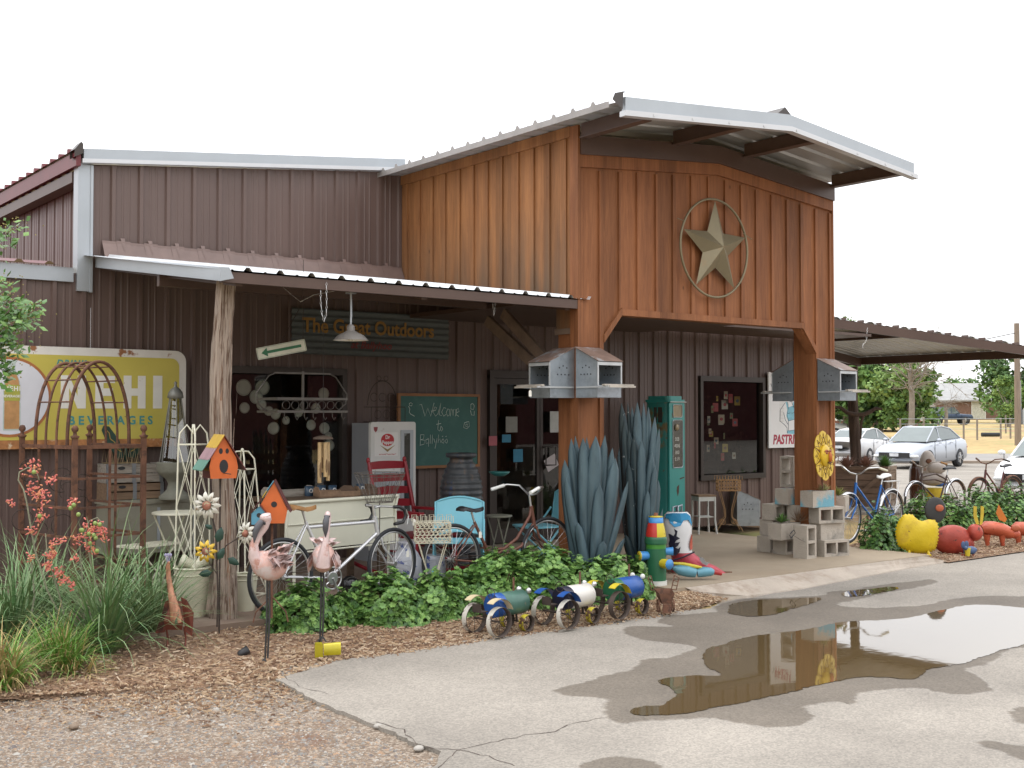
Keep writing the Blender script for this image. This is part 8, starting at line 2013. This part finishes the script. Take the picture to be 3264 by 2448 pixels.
# trees
tl = [M('leaf_dark', (.06,.125,.035), .7, 0, .35, .8), M('leaf_mid', (.12,.22,.055), .7, 0, .35, .8), M('leaf_light', (.20,.31,.085), .7, 0, .3, .8)]
greyb = M('grey_bark', (.22,.19,.16), .9, 0, .25, 2)
def tree(label, u, v, d, ht_, cw, seed, tone=(0,1,2), n=1500, trunk=.22, name='tree', grp='trees beyond the parking lot', leaf=.2, low=.25, tm=greyb):
    p = od(u, v, d); t = thing(name, label, 'tree', p, 0, grp); q = random.Random(seed)
    g = G(); g.tube([(0,0,-.3),(q.uniform(-.1,.1),0,ht_*.2),(q.uniform(-.3,.3),q.uniform(-.2,.2),ht_*.45)], [trunk*1.3,trunk,trunk*.7], 8)
    ends = []
    for i in range(9):
        A = q.uniform(0,6.28); r = cw*.35*q.uniform(.5,1); z0 = ht_*q.uniform(.18,.42); e = Vector((r*cos(A), r*sin(A), ht_*q.uniform(.45,.85))); m_ = Vector((e.x*.4, e.y*.4, (z0+e.z)/2-.1)); g.tube([(0,0,z0), m_, e], [trunk*.5,trunk*.3,trunk*.1], 5); ends.append(e)
    obj('trunk', g, tm, t)
    g = G(); blobs = []
    for i in range(26):
        A = q.uniform(0,6.28); r = cw*.5*math.sqrt(q.random())*.85; zz = ht_*q.uniform(low+.08,.92); f = 1-abs(zz/ht_-.55)*1.0; blobs.append((r*cos(A)*f, r*sin(A)*f, zz, cw*q.uniform(.10,.22), q.choice(tone)))
    for i in range(n):
        b_ = q.choice(blobs); A, B = q.uniform(0,6.28), math.acos(q.uniform(-1,1)); rr = b_[3]*q.uniform(.55,1.12)
        c_ = Vector((b_[0]+rr*sin(B)*cos(A), b_[1]+rr*sin(B)*sin(A), b_[2]+rr*.75*cos(B)))
        if c_.z < ht_*low*.6: continue
        L_ = leaf*q.uniform(.6,1.3); a = Vector((q.uniform(-1,1),q.uniform(-1,1),q.uniform(-.6,.6))).normalized()*L_; b2 = a.orthogonal().normalized()*L_*.6
        b2.rotate(Matrix.Rotation(q.uniform(0,6.28),3,a))
        g.add([c_-a, c_+b2, c_+a, c_-b2], [(0,1,2,3)], b_[4] if q.random() < .8 else q.choice((0,1,2)))
    obj('crown', g, tl, t); return t
tree('dark green tree directly behind the right log post', 2700, 1375, 84, 6.0, 6.0, 1, (0,0,1), 5200, .25, leaf=.20, low=.02)
tree('large green tree left of the bare grey tree', 2800, 1370, 80, 6.2, 6.8, 2, (0,1,1), 6500, .25, leaf=.20, low=.02)
tree('bright green tree in front of the bare grey trunk', 2900, 1370, 76, 5.2, 5.0, 3, (1,2,1), 4600, .2, leaf=.17, low=.0)
tree('green tree right of the bare grey tree', 2950, 1345, 112, 5.2, 2.2, 4, (0,1,1), 3000, .15, leaf=.18, low=.0)
tree('tall dark tree behind the utility pole', 3225, 1350, 140, 9.5, 9.5, 5, (0,0,1), 5500, .3, leaf=.28, low=.1)
tree('hazy tree beyond the roof of the brick house', 3080, 1335, 190, 6.5, 9, 6, (1,1,0), 2600, .25, leaf=.3, low=.1)
tree('feathery grey green tree in front of the brick house', 3215, 1352, 118, 5.0, 3.6, 7, (1,1,2), 4200, .13, leaf=.13, low=.0)
tree('small tree top showing over the junction of the facade and side awning', 2690, 1350, 120, 11.6, 3.0, 8, (1,0,1), 500, .1, leaf=.15, low=.75)
# bare trees
def bare(label, u, v, d, ht_, seed, spread, n=26, tw=.2):
    p = od(u, v, d); t = thing('bare_tree', label, 'tree', p, 0); q = random.Random(seed); g = G(); g.tube([(0,0,-.3),(.1,0,ht_*.35),(0,.1,ht_*.62)], [tw*1.2,tw,tw*.7], 8); obj('trunk', g, greyb, t)
    g = G()
    def br(a, dr, L_, r, lv):
        pts = [a]; c_ = a.copy(); dd = dr.copy()
        for i in range(5): dd = (dd+Vector((q.uniform(-.35,.35),q.uniform(-.35,.35),q.uniform(-.25,.25)))).normalized(); c_ = c_+dd*L_/5; pts.append(c_.copy())
        g.tube(pts, [r*(1-.13*i) for i in range(6)], 4, cap=False)
        if lv > 0:
            for k in range(4): br(pts[q.randint(1,5)], (dd+Vector((q.uniform(-1,1),q.uniform(-1,1),q.uniform(-.5,.6)))).normalized(), L_*.55, r*.5, lv-1)
    for i in range(n):
        A = q.uniform(0,6.28); br(Vector((0,.05,ht_*q.uniform(.38,.62))), Vector((cos(A)*spread, sin(A)*spread, q.uniform(-.1,1))).normalized(), ht_*q.uniform(.25,.5), tw*.28, 2)
    obj('branches', g, greyb, t)
bare('bare grey tree with tangled twisting limbs among the green trees', 2905, 1372, 73, 6.2, 11, 1.0, 20, .17)
bare('small bare tree in the yard before the dark blue vehicle', 3015, 1366, 100, 3.8, 12, 1.1, 9, .14)
# utility pole
P_ = od(3245,1408,61); t = thing('utility_pole', 'weathered wooden utility pole with meter box at the right edge', 'utility pole', P_)
hp_ = (1408-1030)*61/FL; g = G(); g.tube([(0,0,-.2),(0,0,hp_)], [.17,.13], 12); obj('pole', g, M('pole_wood', (.22,.17,.13), .85, 0, .2, 3, st=(6,6,.5)), t)
g = G(); g.bb(.18,.55,-.2,.05,.9,1.7); obj('meter_box', g, galv, t)
g = G(); g.tube([(.2,-.05,1.7),(.2,-.05,3.2)], .04, 6); g.tube([(.5,-.1,.9),(.5,-.1,0)], .03, 6); obj('conduit', g, galv, t)
g = G(); g.tube([(0,0,hp_-.5),(-3,1,hp_-1.1),(-7,2,hp_-2.2)], .02, 4); g.ring((.12,0,hp_-2.2), .18, .03, 'Y', 14, 5); obj('wire', g, black, t)
# fence
for i, (u, v, d) in enumerate(((3072,1397,66),(3115,1392,68),(3190,1388,69),(3221,1388,69),(3206,1372,78),(2870,1392,68),(2945,1392,68))):
    P_ = od(u, v, d); g = G(); g.tube([(0,0,-.2),(0,0,1.05)], .055, 7); o = obj('fence_post', g, greyb, None, P_); tag(o, ['grey fence post nearest the silver sedan','grey fence post left of the long black pipe','grey fence post right of the long black pipe','grey fence post just left of the utility pole','thin grey fence post further back in the dry yard','grey fence post behind the pale silver coupe','grey fence post hidden behind the silver sedan roof'][i], 'fence post', 'posts of the yard fence')
a_, b_ = od(2860,1390,68), od(3262,1388,69)
t = thing('fence_wire', 'sagging wires of the yard fence in front of the brick house', 'fence', a_); g = G(); dd = b_-a_
for z in (.4,.7,1.0): g.tube([(0,0,z), dd+Vector((0,0,z))], .012, 4)
obj('wires', g, galv, t)
P_ = od(3157,1391,66); t = thing('black_pipe', 'long black pipe lying on the dry grass', 'pipe', P_, YAW); g = G(); g.tube([(-.5,0,.1),(.5,0,.1)], .12, 12); g.tube([(-.28,0,.1),(-.26,0,.1)], .125, 12); obj('pipe', g, rubber, t)
# red store and trees across the street behind the photographer (seen in the window glass)
t = thing('red_store', 'long red metal building across the street, mirrored in the shop windows', 'building', (-8, -34, -.17), .04)
rw = M('red_metal_wall', (.09,.018,.018), .6, 0, .1, 1)
g = G(); g.bb(0, 120, -12, 0, 0, 6.5); obj('wall', g, rw, t)
g = G(); g.add([(-.5,.6,6.5),(120.5,.6,6.5),(120.5,-12.6,6.5),(-.5,-12.6,6.5),(-.5,-6,8.6),(120.5,-6,8.6)], [(0,1,5,4),(2,3,4,5),(0,4,3),(1,2,5)]); obj('roof', g, brownsteel, t)
for x in (6, 14, 22, 38, 46): g = G(); g.bb(x-.8, x+.8, .003, .08, 1.4, 3.0); obj('window', g, M('white_framed_glass', (.5,.5,.5), .2), t)
for i, (x, y) in enumerate(((-22,-20),(-34,-8),(-16,-36),(78,-27),(100,-28))):
    t = tree('tree across the street behind the photographer', 100, 100, 10, 11, 10, 30+i, (0,1,1), 1100, .3, leaf=.45, grp='trees across the street'); t.location = (x, y, -.17)
# ================================================================== PLANTING
def shrub(label, boxes, tones, seed, name='shrub', leaf=.024, dens_=3100, grp='low green shrubs'):
    """boxes: world ellipsoids (x,y,rx,ry,h)"""
    q = random.Random(seed); o_ = Vector((boxes[0][0], boxes[0][1], -.1)); t = thing(name, label, 'shrub', o_, 0, grp)
    st = G(); g = G()
    for bx, by, rx, ry, h in boxes:
        c0 = Vector((bx, by, -.1))-o_
        n = int(dens_*rx*ry*8)+120
        for i in range(22): A = q.uniform(0,6.28); r = math.sqrt(q.random()); st.tube([c0, c0+Vector((r*rx*.4*cos(A), r*ry*.4*sin(A), h*.5)), c0+Vector((r*rx*.85*cos(A), r*ry*.85*sin(A), h*.85))], [.008,.006,.003], 4, cap=False)
        ph = [q.uniform(0,6.28) for _ in range(6)]
        for i in range(n):
            A = q.uniform(0,6.28); u_ = q.uniform(-.15,1); B = math.acos(u_) if u_ > 0 else pi/2-u_
            lump = 1+.14*sin(3*A+ph[0])+.12*sin(5*A+4*B+ph[1])+.10*sin(7*B+ph[2]+2*A)
            rr = lump*(1-.30*q.random()**2.2)
            c = c0+Vector((rx*rr*sin(B)*cos(A), ry*rr*sin(B)*sin(A), max(.02, h*rr*cos(B)*1.0+.05)))
            nrm = Vector((sin(B)*cos(A)/rx, sin(B)*sin(A)/ry, cos(B)/h+2.4)).normalized()+Vector((q.gauss(0,.25),q.gauss(0,.25),0)); nrm = nrm.normalized(); tx_ = nrm.orthogonal().normalized(); ty_ = nrm.cross(tx_); ti = q.choice(tones); a0 = q.uniform(0,1)
            k = 6; L_ = leaf*q.uniform(.8,1.35)
            for j in range(k):
                a = a0+2*pi*j/k; up = q.uniform(.12,.5); d_ = (tx_*cos(a)+ty_*sin(a)+nrm*up).normalized(); s_ = d_.cross(nrm).normalized()*L_*.40; tip = c+d_*L_*1.15; md = c+d_*L_*.75
                g.add([c, md-s_, tip, md+s_], [(0,1,2,3)], ti)
    obj('stem', st, M('shrub_stem', (.10,.06,.035), .9), t); obj('foliage', g, shl, t); return t
shl = [M('shrub_leaf_dark', (.05,.12,.03), .5, 0, .25, 6), M('shrub_leaf_mid', (.11,.225,.05), .45, 0, .25, 6), M('shrub_leaf_light', (.19,.33,.08), .45, 0, .2, 6)]
def ell_at(u, v, d, wpx, hpx, ry=None):
    p = od(u, v, d); s_ = d/FL; return (p.x, p.y, wpx*s_/2, ry or wpx*s_/2*.75, hpx*s_)
TT = (0,1,1,1,2,2)
shrub('low green shrub at the foot of the flamingos, leftmost of the bed', [ell_at(965,2000,9.9,210,125), ell_at(1080,1990,10.1,120,90), ell_at(890,1990,10.1,90,80)], TT, 1)
shrub('green shrub in front of the silver bicycle wheel', [ell_at(1240,1965,10.3,260,135), ell_at(1390,1965,10.5,190,120), ell_at(1150,1960,10.4,120,90)], TT, 2)
shrub('largest green shrub, in front of the brown bicycle', [ell_at(1590,1915,11.05,290,150,.33), ell_at(1740,1895,11.3,240,155,.33), ell_at(1480,1925,10.85,160,110), ell_at(1670,1890,11.25,220,140,.3), ell_at(1830,1880,11.35,170,120,.22)], TT, 3)
shrub('green shrub between the agaves and the hydrant', [ell_at(1960,1865,11.5,190,120,.2), ell_at(2030,1860,11.55,100,105,.15), ell_at(1890,1875,11.4,140,110,.2)], TT, 4)
shrub('dark small-leaved shrub beside the ramp and the cinder blocks', [ell_at(2800,1772,15.3,130,125), ell_at(2855,1765,15.6,110,110)], (0,0,1,1), 5, leaf=.022, dens_=2300)
shrub('dark small-leaved shrub row behind the tin animals', [ell_at(2940,1705,17.4,160,115), ell_at(3040,1700,17.9,170,105), ell_at(3140,1690,18.4,180,125), ell_at(3225,1685,18.8,160,115), ell_at(3290,1690,18.9,120,100)], (0,1,1,2), 6, leaf=.025, dens_=1500)
# small plants in the blocks
succ = M('blue_green_succulent', (.10,.22,.15), .5, 0, .2, 8)
def spiky(label, loc, n, L_, mt, seed, w_=.008, name='succulent', cat='plant', grp=None):
    q = random.Random(seed); t = thing(name, label, cat, loc, 0, grp); g = G()
    for i in range(n):
        A = q.uniform(0,6.28); e = q.uniform(.3,1.4); l = L_*q.uniform(.4,1.0); d_ = Vector((cos(A)*cos(e), sin(A)*cos(e), sin(e))); s_ = d_.cross(Vector((0,0,1))).normalized()*w_
        g.add([s_*-.8, d_*l*.5-s_+Vector((0,0,.004)), d_*l, d_*l*.5+s_], [(0,1,2,3)])
    obj('leaves', g, mt, t); return t
p = od(2560,1540,14.95); spiky('blue green aloe on the top left cinder block', (p.x,p.y,.80), 60, .10, succ, 1)
p = od(2625,1540,14.5); spiky('dry straw-like plant on the top right cinder block', (p.x,p.y,.80), 60, .14, M('straw_green', (.34,.32,.14), .8, 0, .3, 8), 2)
p = od(2672,1530,15.1); spiky('yellow green plant on the grey block behind the sun face', (p.x,p.y,.70), 90, .15, M('olive_leaf', (.25,.28,.07), .7, 0, .3, 8), 3)
p = od(2490,1640,14.55); spiky('green weed in the planted cinder block', (p.x,p.y,.40), 90, .15, shl[1], 4, .012)
p = od(2545,1640,14.6); spiky('brown dried weed beside the upright cinder block', (p.x,p.y,.40), 70, .22, M('dead_stem', (.20,.12,.07), .9), 5, .005)
p = od(2730,1462,22.9); 
for i in range(3):
    p = od(2700+i*60,1470,23.2); spiky(['reddish dried plant at the left of the wooden planter','reddish dried plant in the middle of the wooden planter','green and red plant at the right of the wooden planter'][i], (p.x,p.y,p.z-.12), 200, .30, [M('reddish_stem', (.28,.15,.11), .9),M('reddish_stem',(0,0,0)),shl[1]][i], 8+i, .014)
# yucca and grass clumps
ylf = [M('yucca_grey_green', (.165,.245,.105), .55, 0, .2, 5), M('yucca_green', (.11,.22,.08), .55, 0, .2, 5), M('dry_blade', (.45,.34,.15), .8, 0, .2, 5), M('bright_grass', (.15,.31,.05), .5, 0, .2, 5)]
def clump(label, u, v, d, n, L_, w_, tones, seed, droop=.6, name='yucca', el=(.6,1.5)):
    q = random.Random(seed); p = od(u, v, d); p.z = max(p.z, -.13); t = thing(name, label, 'plant', (p.x, p.y, -.12), 0, 'yucca and grass clumps'); g = G()
    for i in range(n):
        A = q.uniform(0,6.28); e = q.uniform(*el); l = L_*q.uniform(.55,1.1); dr = droop*q.uniform(.3,1.5); m_ = q.choice(tones)
        b = Vector((q.gauss(0,.05), q.gauss(0,.05), 0)); h_ = Vector((cos(A), sin(A), 0)); sd_ = Vector((-sin(A), cos(A), 0)); vs = []; k = 7
        for j in range(k+1):
            s_ = j/k; ang = e-dr*s_*s_*1.6; 
            if j == 0: c = b.copy()
            else: c = c+(h_*cos(ang)+Vector((0,0,sin(ang))))*l/k
            if c.z < .01: c.z = .01
            ww = w_*(1-s_**1.5)*.5+.0006; vs += [c-sd_*ww, c+Vector((0,0,-.25*ww)), c+sd_*ww]
        g.add(vs, [(3*j+a, 3*j+a+1, 3*j+a+4, 3*j+a+3) for j in range(k) for a in (0,1)], m_, True)
    obj('leaves', g, ylf, t); return t, p
y1, yp1 = clump('large grey green red yucca clump with tall coral flower stalks', 330, 2095, 8.95, 300, 1.2, .016, (0,0,0,1), 21, .75)
y2, yp2 = clump('grey green yucca clump behind the peacock, in front of the arbor', 470, 2020, 9.5, 230, 1.0, .015, (0,0,1), 22, .45, el=(.8,1.5))
clump('grey green yucca clump at the left edge of the picture', 40, 2060, 9.2, 300, 1.05, .016, (0,0,1), 23, .7)
clump('grey green yucca clump at the far left behind the others', 140, 1990, 9.9, 240, 1.0, .015, (0,0,1), 24, .6)
clump('bright green grass clump between the yuccas', 190, 2125, 8.4, 380, .50, .012, (3,3,3,2), 25, .6, name='grass_clump')
clump('yellowing grass clump at the lower left corner', 10, 2190, 7.9, 330, .55, .012, (3,2,2,3), 26, .7, name='grass_clump')
clump('dry straw-coloured grass tuft under the large yucca', 250, 2150, 8.3, 120, .35, .008, (2,2,3), 27, .9, name='grass_clump', el=(.2,1.2))
# flower stalks
cor = [M('coral_flower', (.60,.16,.13), .5, 0, .25, 12), M('peach_flower', (.62,.26,.13), .5, 0, .2, 12)]; stk = M('stalk_green_grey', (.20,.20,.13), .7, 0, .2, 6); frm_ = M('green_fruit', (.22,.30,.08), .5)
def stalk(label, base, pts, d, cl, fr=(), seed=1):
    t = thing('flower_stalk', label, 'flower', base, 0, 'coral flower stalks'); q = random.Random(seed); P_ = [Vector((0,0,0))]+[od(u, v, d+.02*i)-Vector(base) for i, (u, v) in enumerate(pts)]
    g = G(); g.tube(P_, [.010]+[.008-.0045*i/len(pts) for i in range(len(pts))], 6); obj('stem', g, stk, t)
    g = G()
    for (u, v, r, n) in cl:
        for i in range(n):
            c = od(u+q.gauss(0,r*.55), v+q.gauss(0,r*.55), d+q.uniform(-.05,.05))-Vector(base); a = Vector((q.uniform(-1,1),q.uniform(-1,1),q.uniform(-.2,1))).normalized()
            L_ = q.uniform(.018,.032); g.tube([c, c+a*L_*.6, c+a*L_], [.003,.0055,.007], 5, m=0 if q.random() < .72 else 1, cap=True)
    obj('blossoms', g, cor, t)
    if fr:
        g = G()
        for u, v in fr: g.ell(od(u, v, d-.06)-Vector(base), (.017,.017,.018), 10, 7)
        obj('fruit', g, frm_, t)
B_ = (yp1.x, yp1.y, -.1)
stalk('tallest coral flower stalk leaning left with a looped tip', B_, [(210,2000),(150,1880),(110,1750),(85,1600),(75,1560),(58,1530),(62,1505),(90,1490),(115,1500),(125,1530)], 8.9, [(100,1490,24,38),(105,1560,22,30),(135,1590,28,40),(165,1535,15,18),(35,1605,12,14),(125,1650,18,24),(100,1690,14,16)], [(108,1505),(126,1645)], 1)
stalk('coral flower stalk drooping to the right in front of the arbor', B_, [(270,2000),(262,1850),(255,1750),(250,1700)], 8.9, [(245,1720,16,20),(240,1780,10,8)], [(225,1620),(235,1610),(250,1640),(262,1690)], 2)
stalk('coral flower stalk arching right with green fruit in front of the crates', B_, [(305,2000),(300,1850),(285,1770),(270,1700),(285,1660),(310,1650),(330,1670)], 8.95, [(290,1690,26,40),(285,1740,22,24),(325,1700,20,26),(230,1600,12,14),(305,1760,12,12),(335,1715,10,10)], [(303,1668),(318,1672),(283,1702),(299,1706),(305,1715),(287,1732),(309,1756),(258,1690)], 3)
stalk('low coral flower stalk bending down at the left of the peacock', B_, [(220,2030),(190,1900),(160,1800),(150,1760),(145,1700)], 8.8, [(160,1770,20,28),(155,1800,18,22),(180,1830,18,26),(205,1850,16,24),(195,1730,12,14),(228,1870,10,12),(165,1735,12,12)], (), 4)
stalk('small coral flower spike low at the far left', (yp1.x-.5, yp1.y+.3, -.1), [(110,1900),(100,1790)], 9.1, [(98,1780,9,14)], (), 5)
# crepe myrtle branches at the left edge
t = thing('crepe_myrtle', 'leafy crepe myrtle branches reaching in at the upper left edge', 'tree', od(-260,2050,6.6)); t.location.z = -.12; b0 = Vector(t.location); q = random.Random(5)
g = G(); g.tube([(0,0,0),(.03,0,.9),(.05,.05,2.0),(.0,.1,3.2)], [.05,.045,.03,.015], 8)
tips = []
for (u, v) in ((40,730),(30,960),(75,985),(95,1010),(40,1060),(60,1105),(20,900),(110,990),(30,1180),(-60,800),(-80,1000)):
    e = od(u, v, 6.5+q.uniform(-.2,.2))-b0; s0 = Vector((.04,.05,e.z-.45)); m_ = s0.lerp(e, .5)+Vector((0,0,.06)); g.tube([s0, m_, e], [.010,.006,.002], 5); tips.append((s0, m_, e))
obj('trunk', g, M('myrtle_bark', (.25,.18,.12), .8), t)
g = G(); mlf = [M('myrtle_leaf', (.07,.17,.03), .45, 0, .25, 8), M('myrtle_leaf_light', (.14,.27,.05), .45, 0, .2, 8), M('myrtle_bud', (.28,.24,.08), .7, 0, .3, 12)]
for s0, m_, e in tips:
    for i in range(95):
        f = q.random()**.6; c = (m_.lerp(e, f) if f > .15 else s0.lerp(m_, .8))+Vector((q.gauss(0,.035),q.gauss(0,.05),q.gauss(0,.045))); L_ = q.uniform(.03,.065); a = Vector((q.uniform(-1,1),q.uniform(-1,1),q.uniform(-.5,.7))).normalized(); s_ = a.orthogonal().normalized()*L_*.3
        g.add([c, c+a*L_*.5-s_, c+a*L_, c+a*L_*.5+s_, c+a*L_*.5+Vector((0,0,.004))], [(0,1,4),(1,2,4),(2,3,4),(3,0,4)], q.choice((0,0,1)), True)
    for i in range(26): c = e+Vector((q.gauss(0,.05),q.gauss(0,.03),q.gauss(.01,.03))); g.ell(c, (.004,.004,.004), 4, 3, m=2)
obj('foliage', g, mlf, t)
# mulch chips and gravel stones
def bedpt(q, lo=0, hi=1):
    while True:
        k = q.random()*10.999; i = int(k); f = k-i; t_ = q.uniform(lo, hi)
        a = Vector((*inn[i], 0)).lerp(Vector((*inn[i+1], 0)), f); o_ = out_[i].lerp(out_[i+1], f)
        x, y = a.x*(1-t_)+o_.x*t_, a.y*(1-t_)+o_.y*t_
        if x > 0.4: return x, y, t_, bed_z(t_)
out_ = [oz(-2000,2200,AZ),oz(-500,2200,AZ),oz(300,2205,AZ),oz(600,2190,AZ),oz(884,2165,AZ),oz(1076,2106,AZ),oz(1307,2076,AZ),oz(1560,2033,AZ),oz(1750,2008,AZ),oz(1912,1986,AZ),oz(2138,1954,AZ),oz(2301,1905,AZ)]
chips = [M('chip_tan', (.40,.285,.18), .85, 0, .2, 9), M('chip_brown', (.27,.165,.095), .85, 0, .25, 9), M('chip_dark', (.16,.09,.055), .9, 0, .25, 9), M('chip_pale', (.50,.39,.28), .85, 0, .12, 9)]
def chip(g, x, y, z, q, L=(.015,.06)):
    l = q.uniform(*L); w_ = l*q.uniform(.12,.35); A = q.uniform(0,6.28); tl_ = q.uniform(-.35,.35); h_ = q.uniform(.003,.01)
    Mx = Matrix.Translation((x, y, z)) @ Matrix.Rotation(A,4,'Z') @ Matrix.Rotation(tl_,4,'Y')
    g.add([(-l/2,-w_/2,0),(l/2,-w_*.3,0),(l/2,w_*.4,0),(-l/2,w_/2,0),(-l*.45,-w_*.3,h_),(l*.45,-w_*.2,h_),(l*.42,w_*.2,h_),(-l*.45,w_*.3,h_)], [(4,5,6,7),(0,1,5,4),(1,2,6,5),(2,3,7,6),(3,0,4,7)], q.choice((0,0,1,1,2,3)), False, Mx)
q = random.Random(77); g = G()
for i in range(15000):
    x, y, t_, z = bedpt(q, .0, 1.0); chip(g, x, y, z+q.uniform(.0,.012), q)
for i in range(6500):   # strays spilling on gravel and asphalt edge
    x, y, t_, z = bedpt(q, .97, 1.0)
    if x > 4.7 and i % 5: continue
    f = abs(q.gauss(0,.42)); chip(g, x+q.gauss(0,.06), y-f*(1 if x < 4.7 else .12), -.117 if x > 4.7 else -.139, q, (.012,.045))
P0 = [oz(2690,1760,MZ), oz(3024,1790,MZ), oz(3264,1756,MZ), oz(3264,1700,MZ), oz(2760,1700,MZ)]
for i in range(2600):
    a, b_ = q.random(), q.random(); l1 = P0[0].lerp(P0[1], a) if a < 1 else P0[1]; x_ = P0[4].lerp(P0[3], a); y_ = (P0[0].lerp(P0[1], a*1.6) if a < .62 else P0[1].lerp(P0[2], (a-.62)/.38)); c = y_.lerp(x_, b_); chip(g, c.x, c.y, -.10+q.uniform(0,.01), q, (.02,.07))
struct('mulch_chips', g, chips, 'stuff')
stn = [M('stone_tan', (.21,.155,.11), .8, 0, .2, 9), M('stone_grey', (.21,.20,.185), .8, 0, .2, 9), M('stone_dark', (.14,.12,.115), .8, 0, .2, 9), M('stone_white', (.36,.335,.30), .8, 0, .1, 9), M('stone_rust', (.33,.22,.14), .8, 0, .2, 9)]
g = G()
def stone(x, y, z, r):
    A = q.uniform(0,6.28); a, b_, c = r*q.uniform(.7,1.3), r*q.uniform(.6,1), r*q.uniform(.35,.7)
    Mx = Matrix.Translation((x, y, z)) @ Matrix.Rotation(A,4,'Z')
    g.add([(a,0,0),(a*.3,b_,0),(-a*.8,b_*.5,0),(-a*.7,-b_*.6,0),(a*.4,-b_,0),(a*.3,b_*.1,c),(-a*.4,0,c*.9)], [(0,1,5),(1,2,6,5),(2,3,6),(3,4,5,6),(4,0,5)], q.choice((0,0,1,1,2,3,4)), False, Mx)
gr_edge = [oz(u, v, AZ) for u, v in ((884,2165),(999,2230),(1153,2292),(1307,2361),(1407,2392),(1384,2448),(1380,2700))]
def in_gravel(x, y):
    # left of the asphalt edge
    dd = dep((x, y)); r = x*RT[0]+y*RT[1]; u = CX+FL*r/dd; v = HZ+FL*(H-AZ)/dd
    e = 884 if v < 2165 else (884+(v-2165)*1.95 if v < 2392 else 1400-(v-2392)*.3)
    return u < e-4 and v > 2150+q.uniform(-25,25), u, v
n = 0
while n < 19000:
    dd = 4.6+4.6*q.random()**1.2; r = q.uniform(-.46, .0)*dd; p = RD(r, dd); ok, u, v = in_gravel(p.x, p.y)
    if not ok: continue
    n += 1; stone(p.x, p.y, -.145, q.uniform(.004,.011) if q.random() < .97 else q.uniform(.012,.022))
struct('gravel_stones', g, stn, 'stuff')
for i, (u, v, r) in enumerate(((1206,2320,.026),(1335,2392,.028),(235,2322,.03))):
    P_ = oz(u, v, -.14); g = G(); g.ell((0,0,r*.4), (r*1.3,r,r*.6), 12, 8, jit=.15); o = obj('stone', g, stn[3 if i < 2 else 0], None, P_, .5*i); tag(o, ['pale rounded stone lying in the gravel beside the asphalt crack','white stone at the tip of the gravel near the asphalt crack','larger tan stone in the gravel at lower left'][i], 'stone')
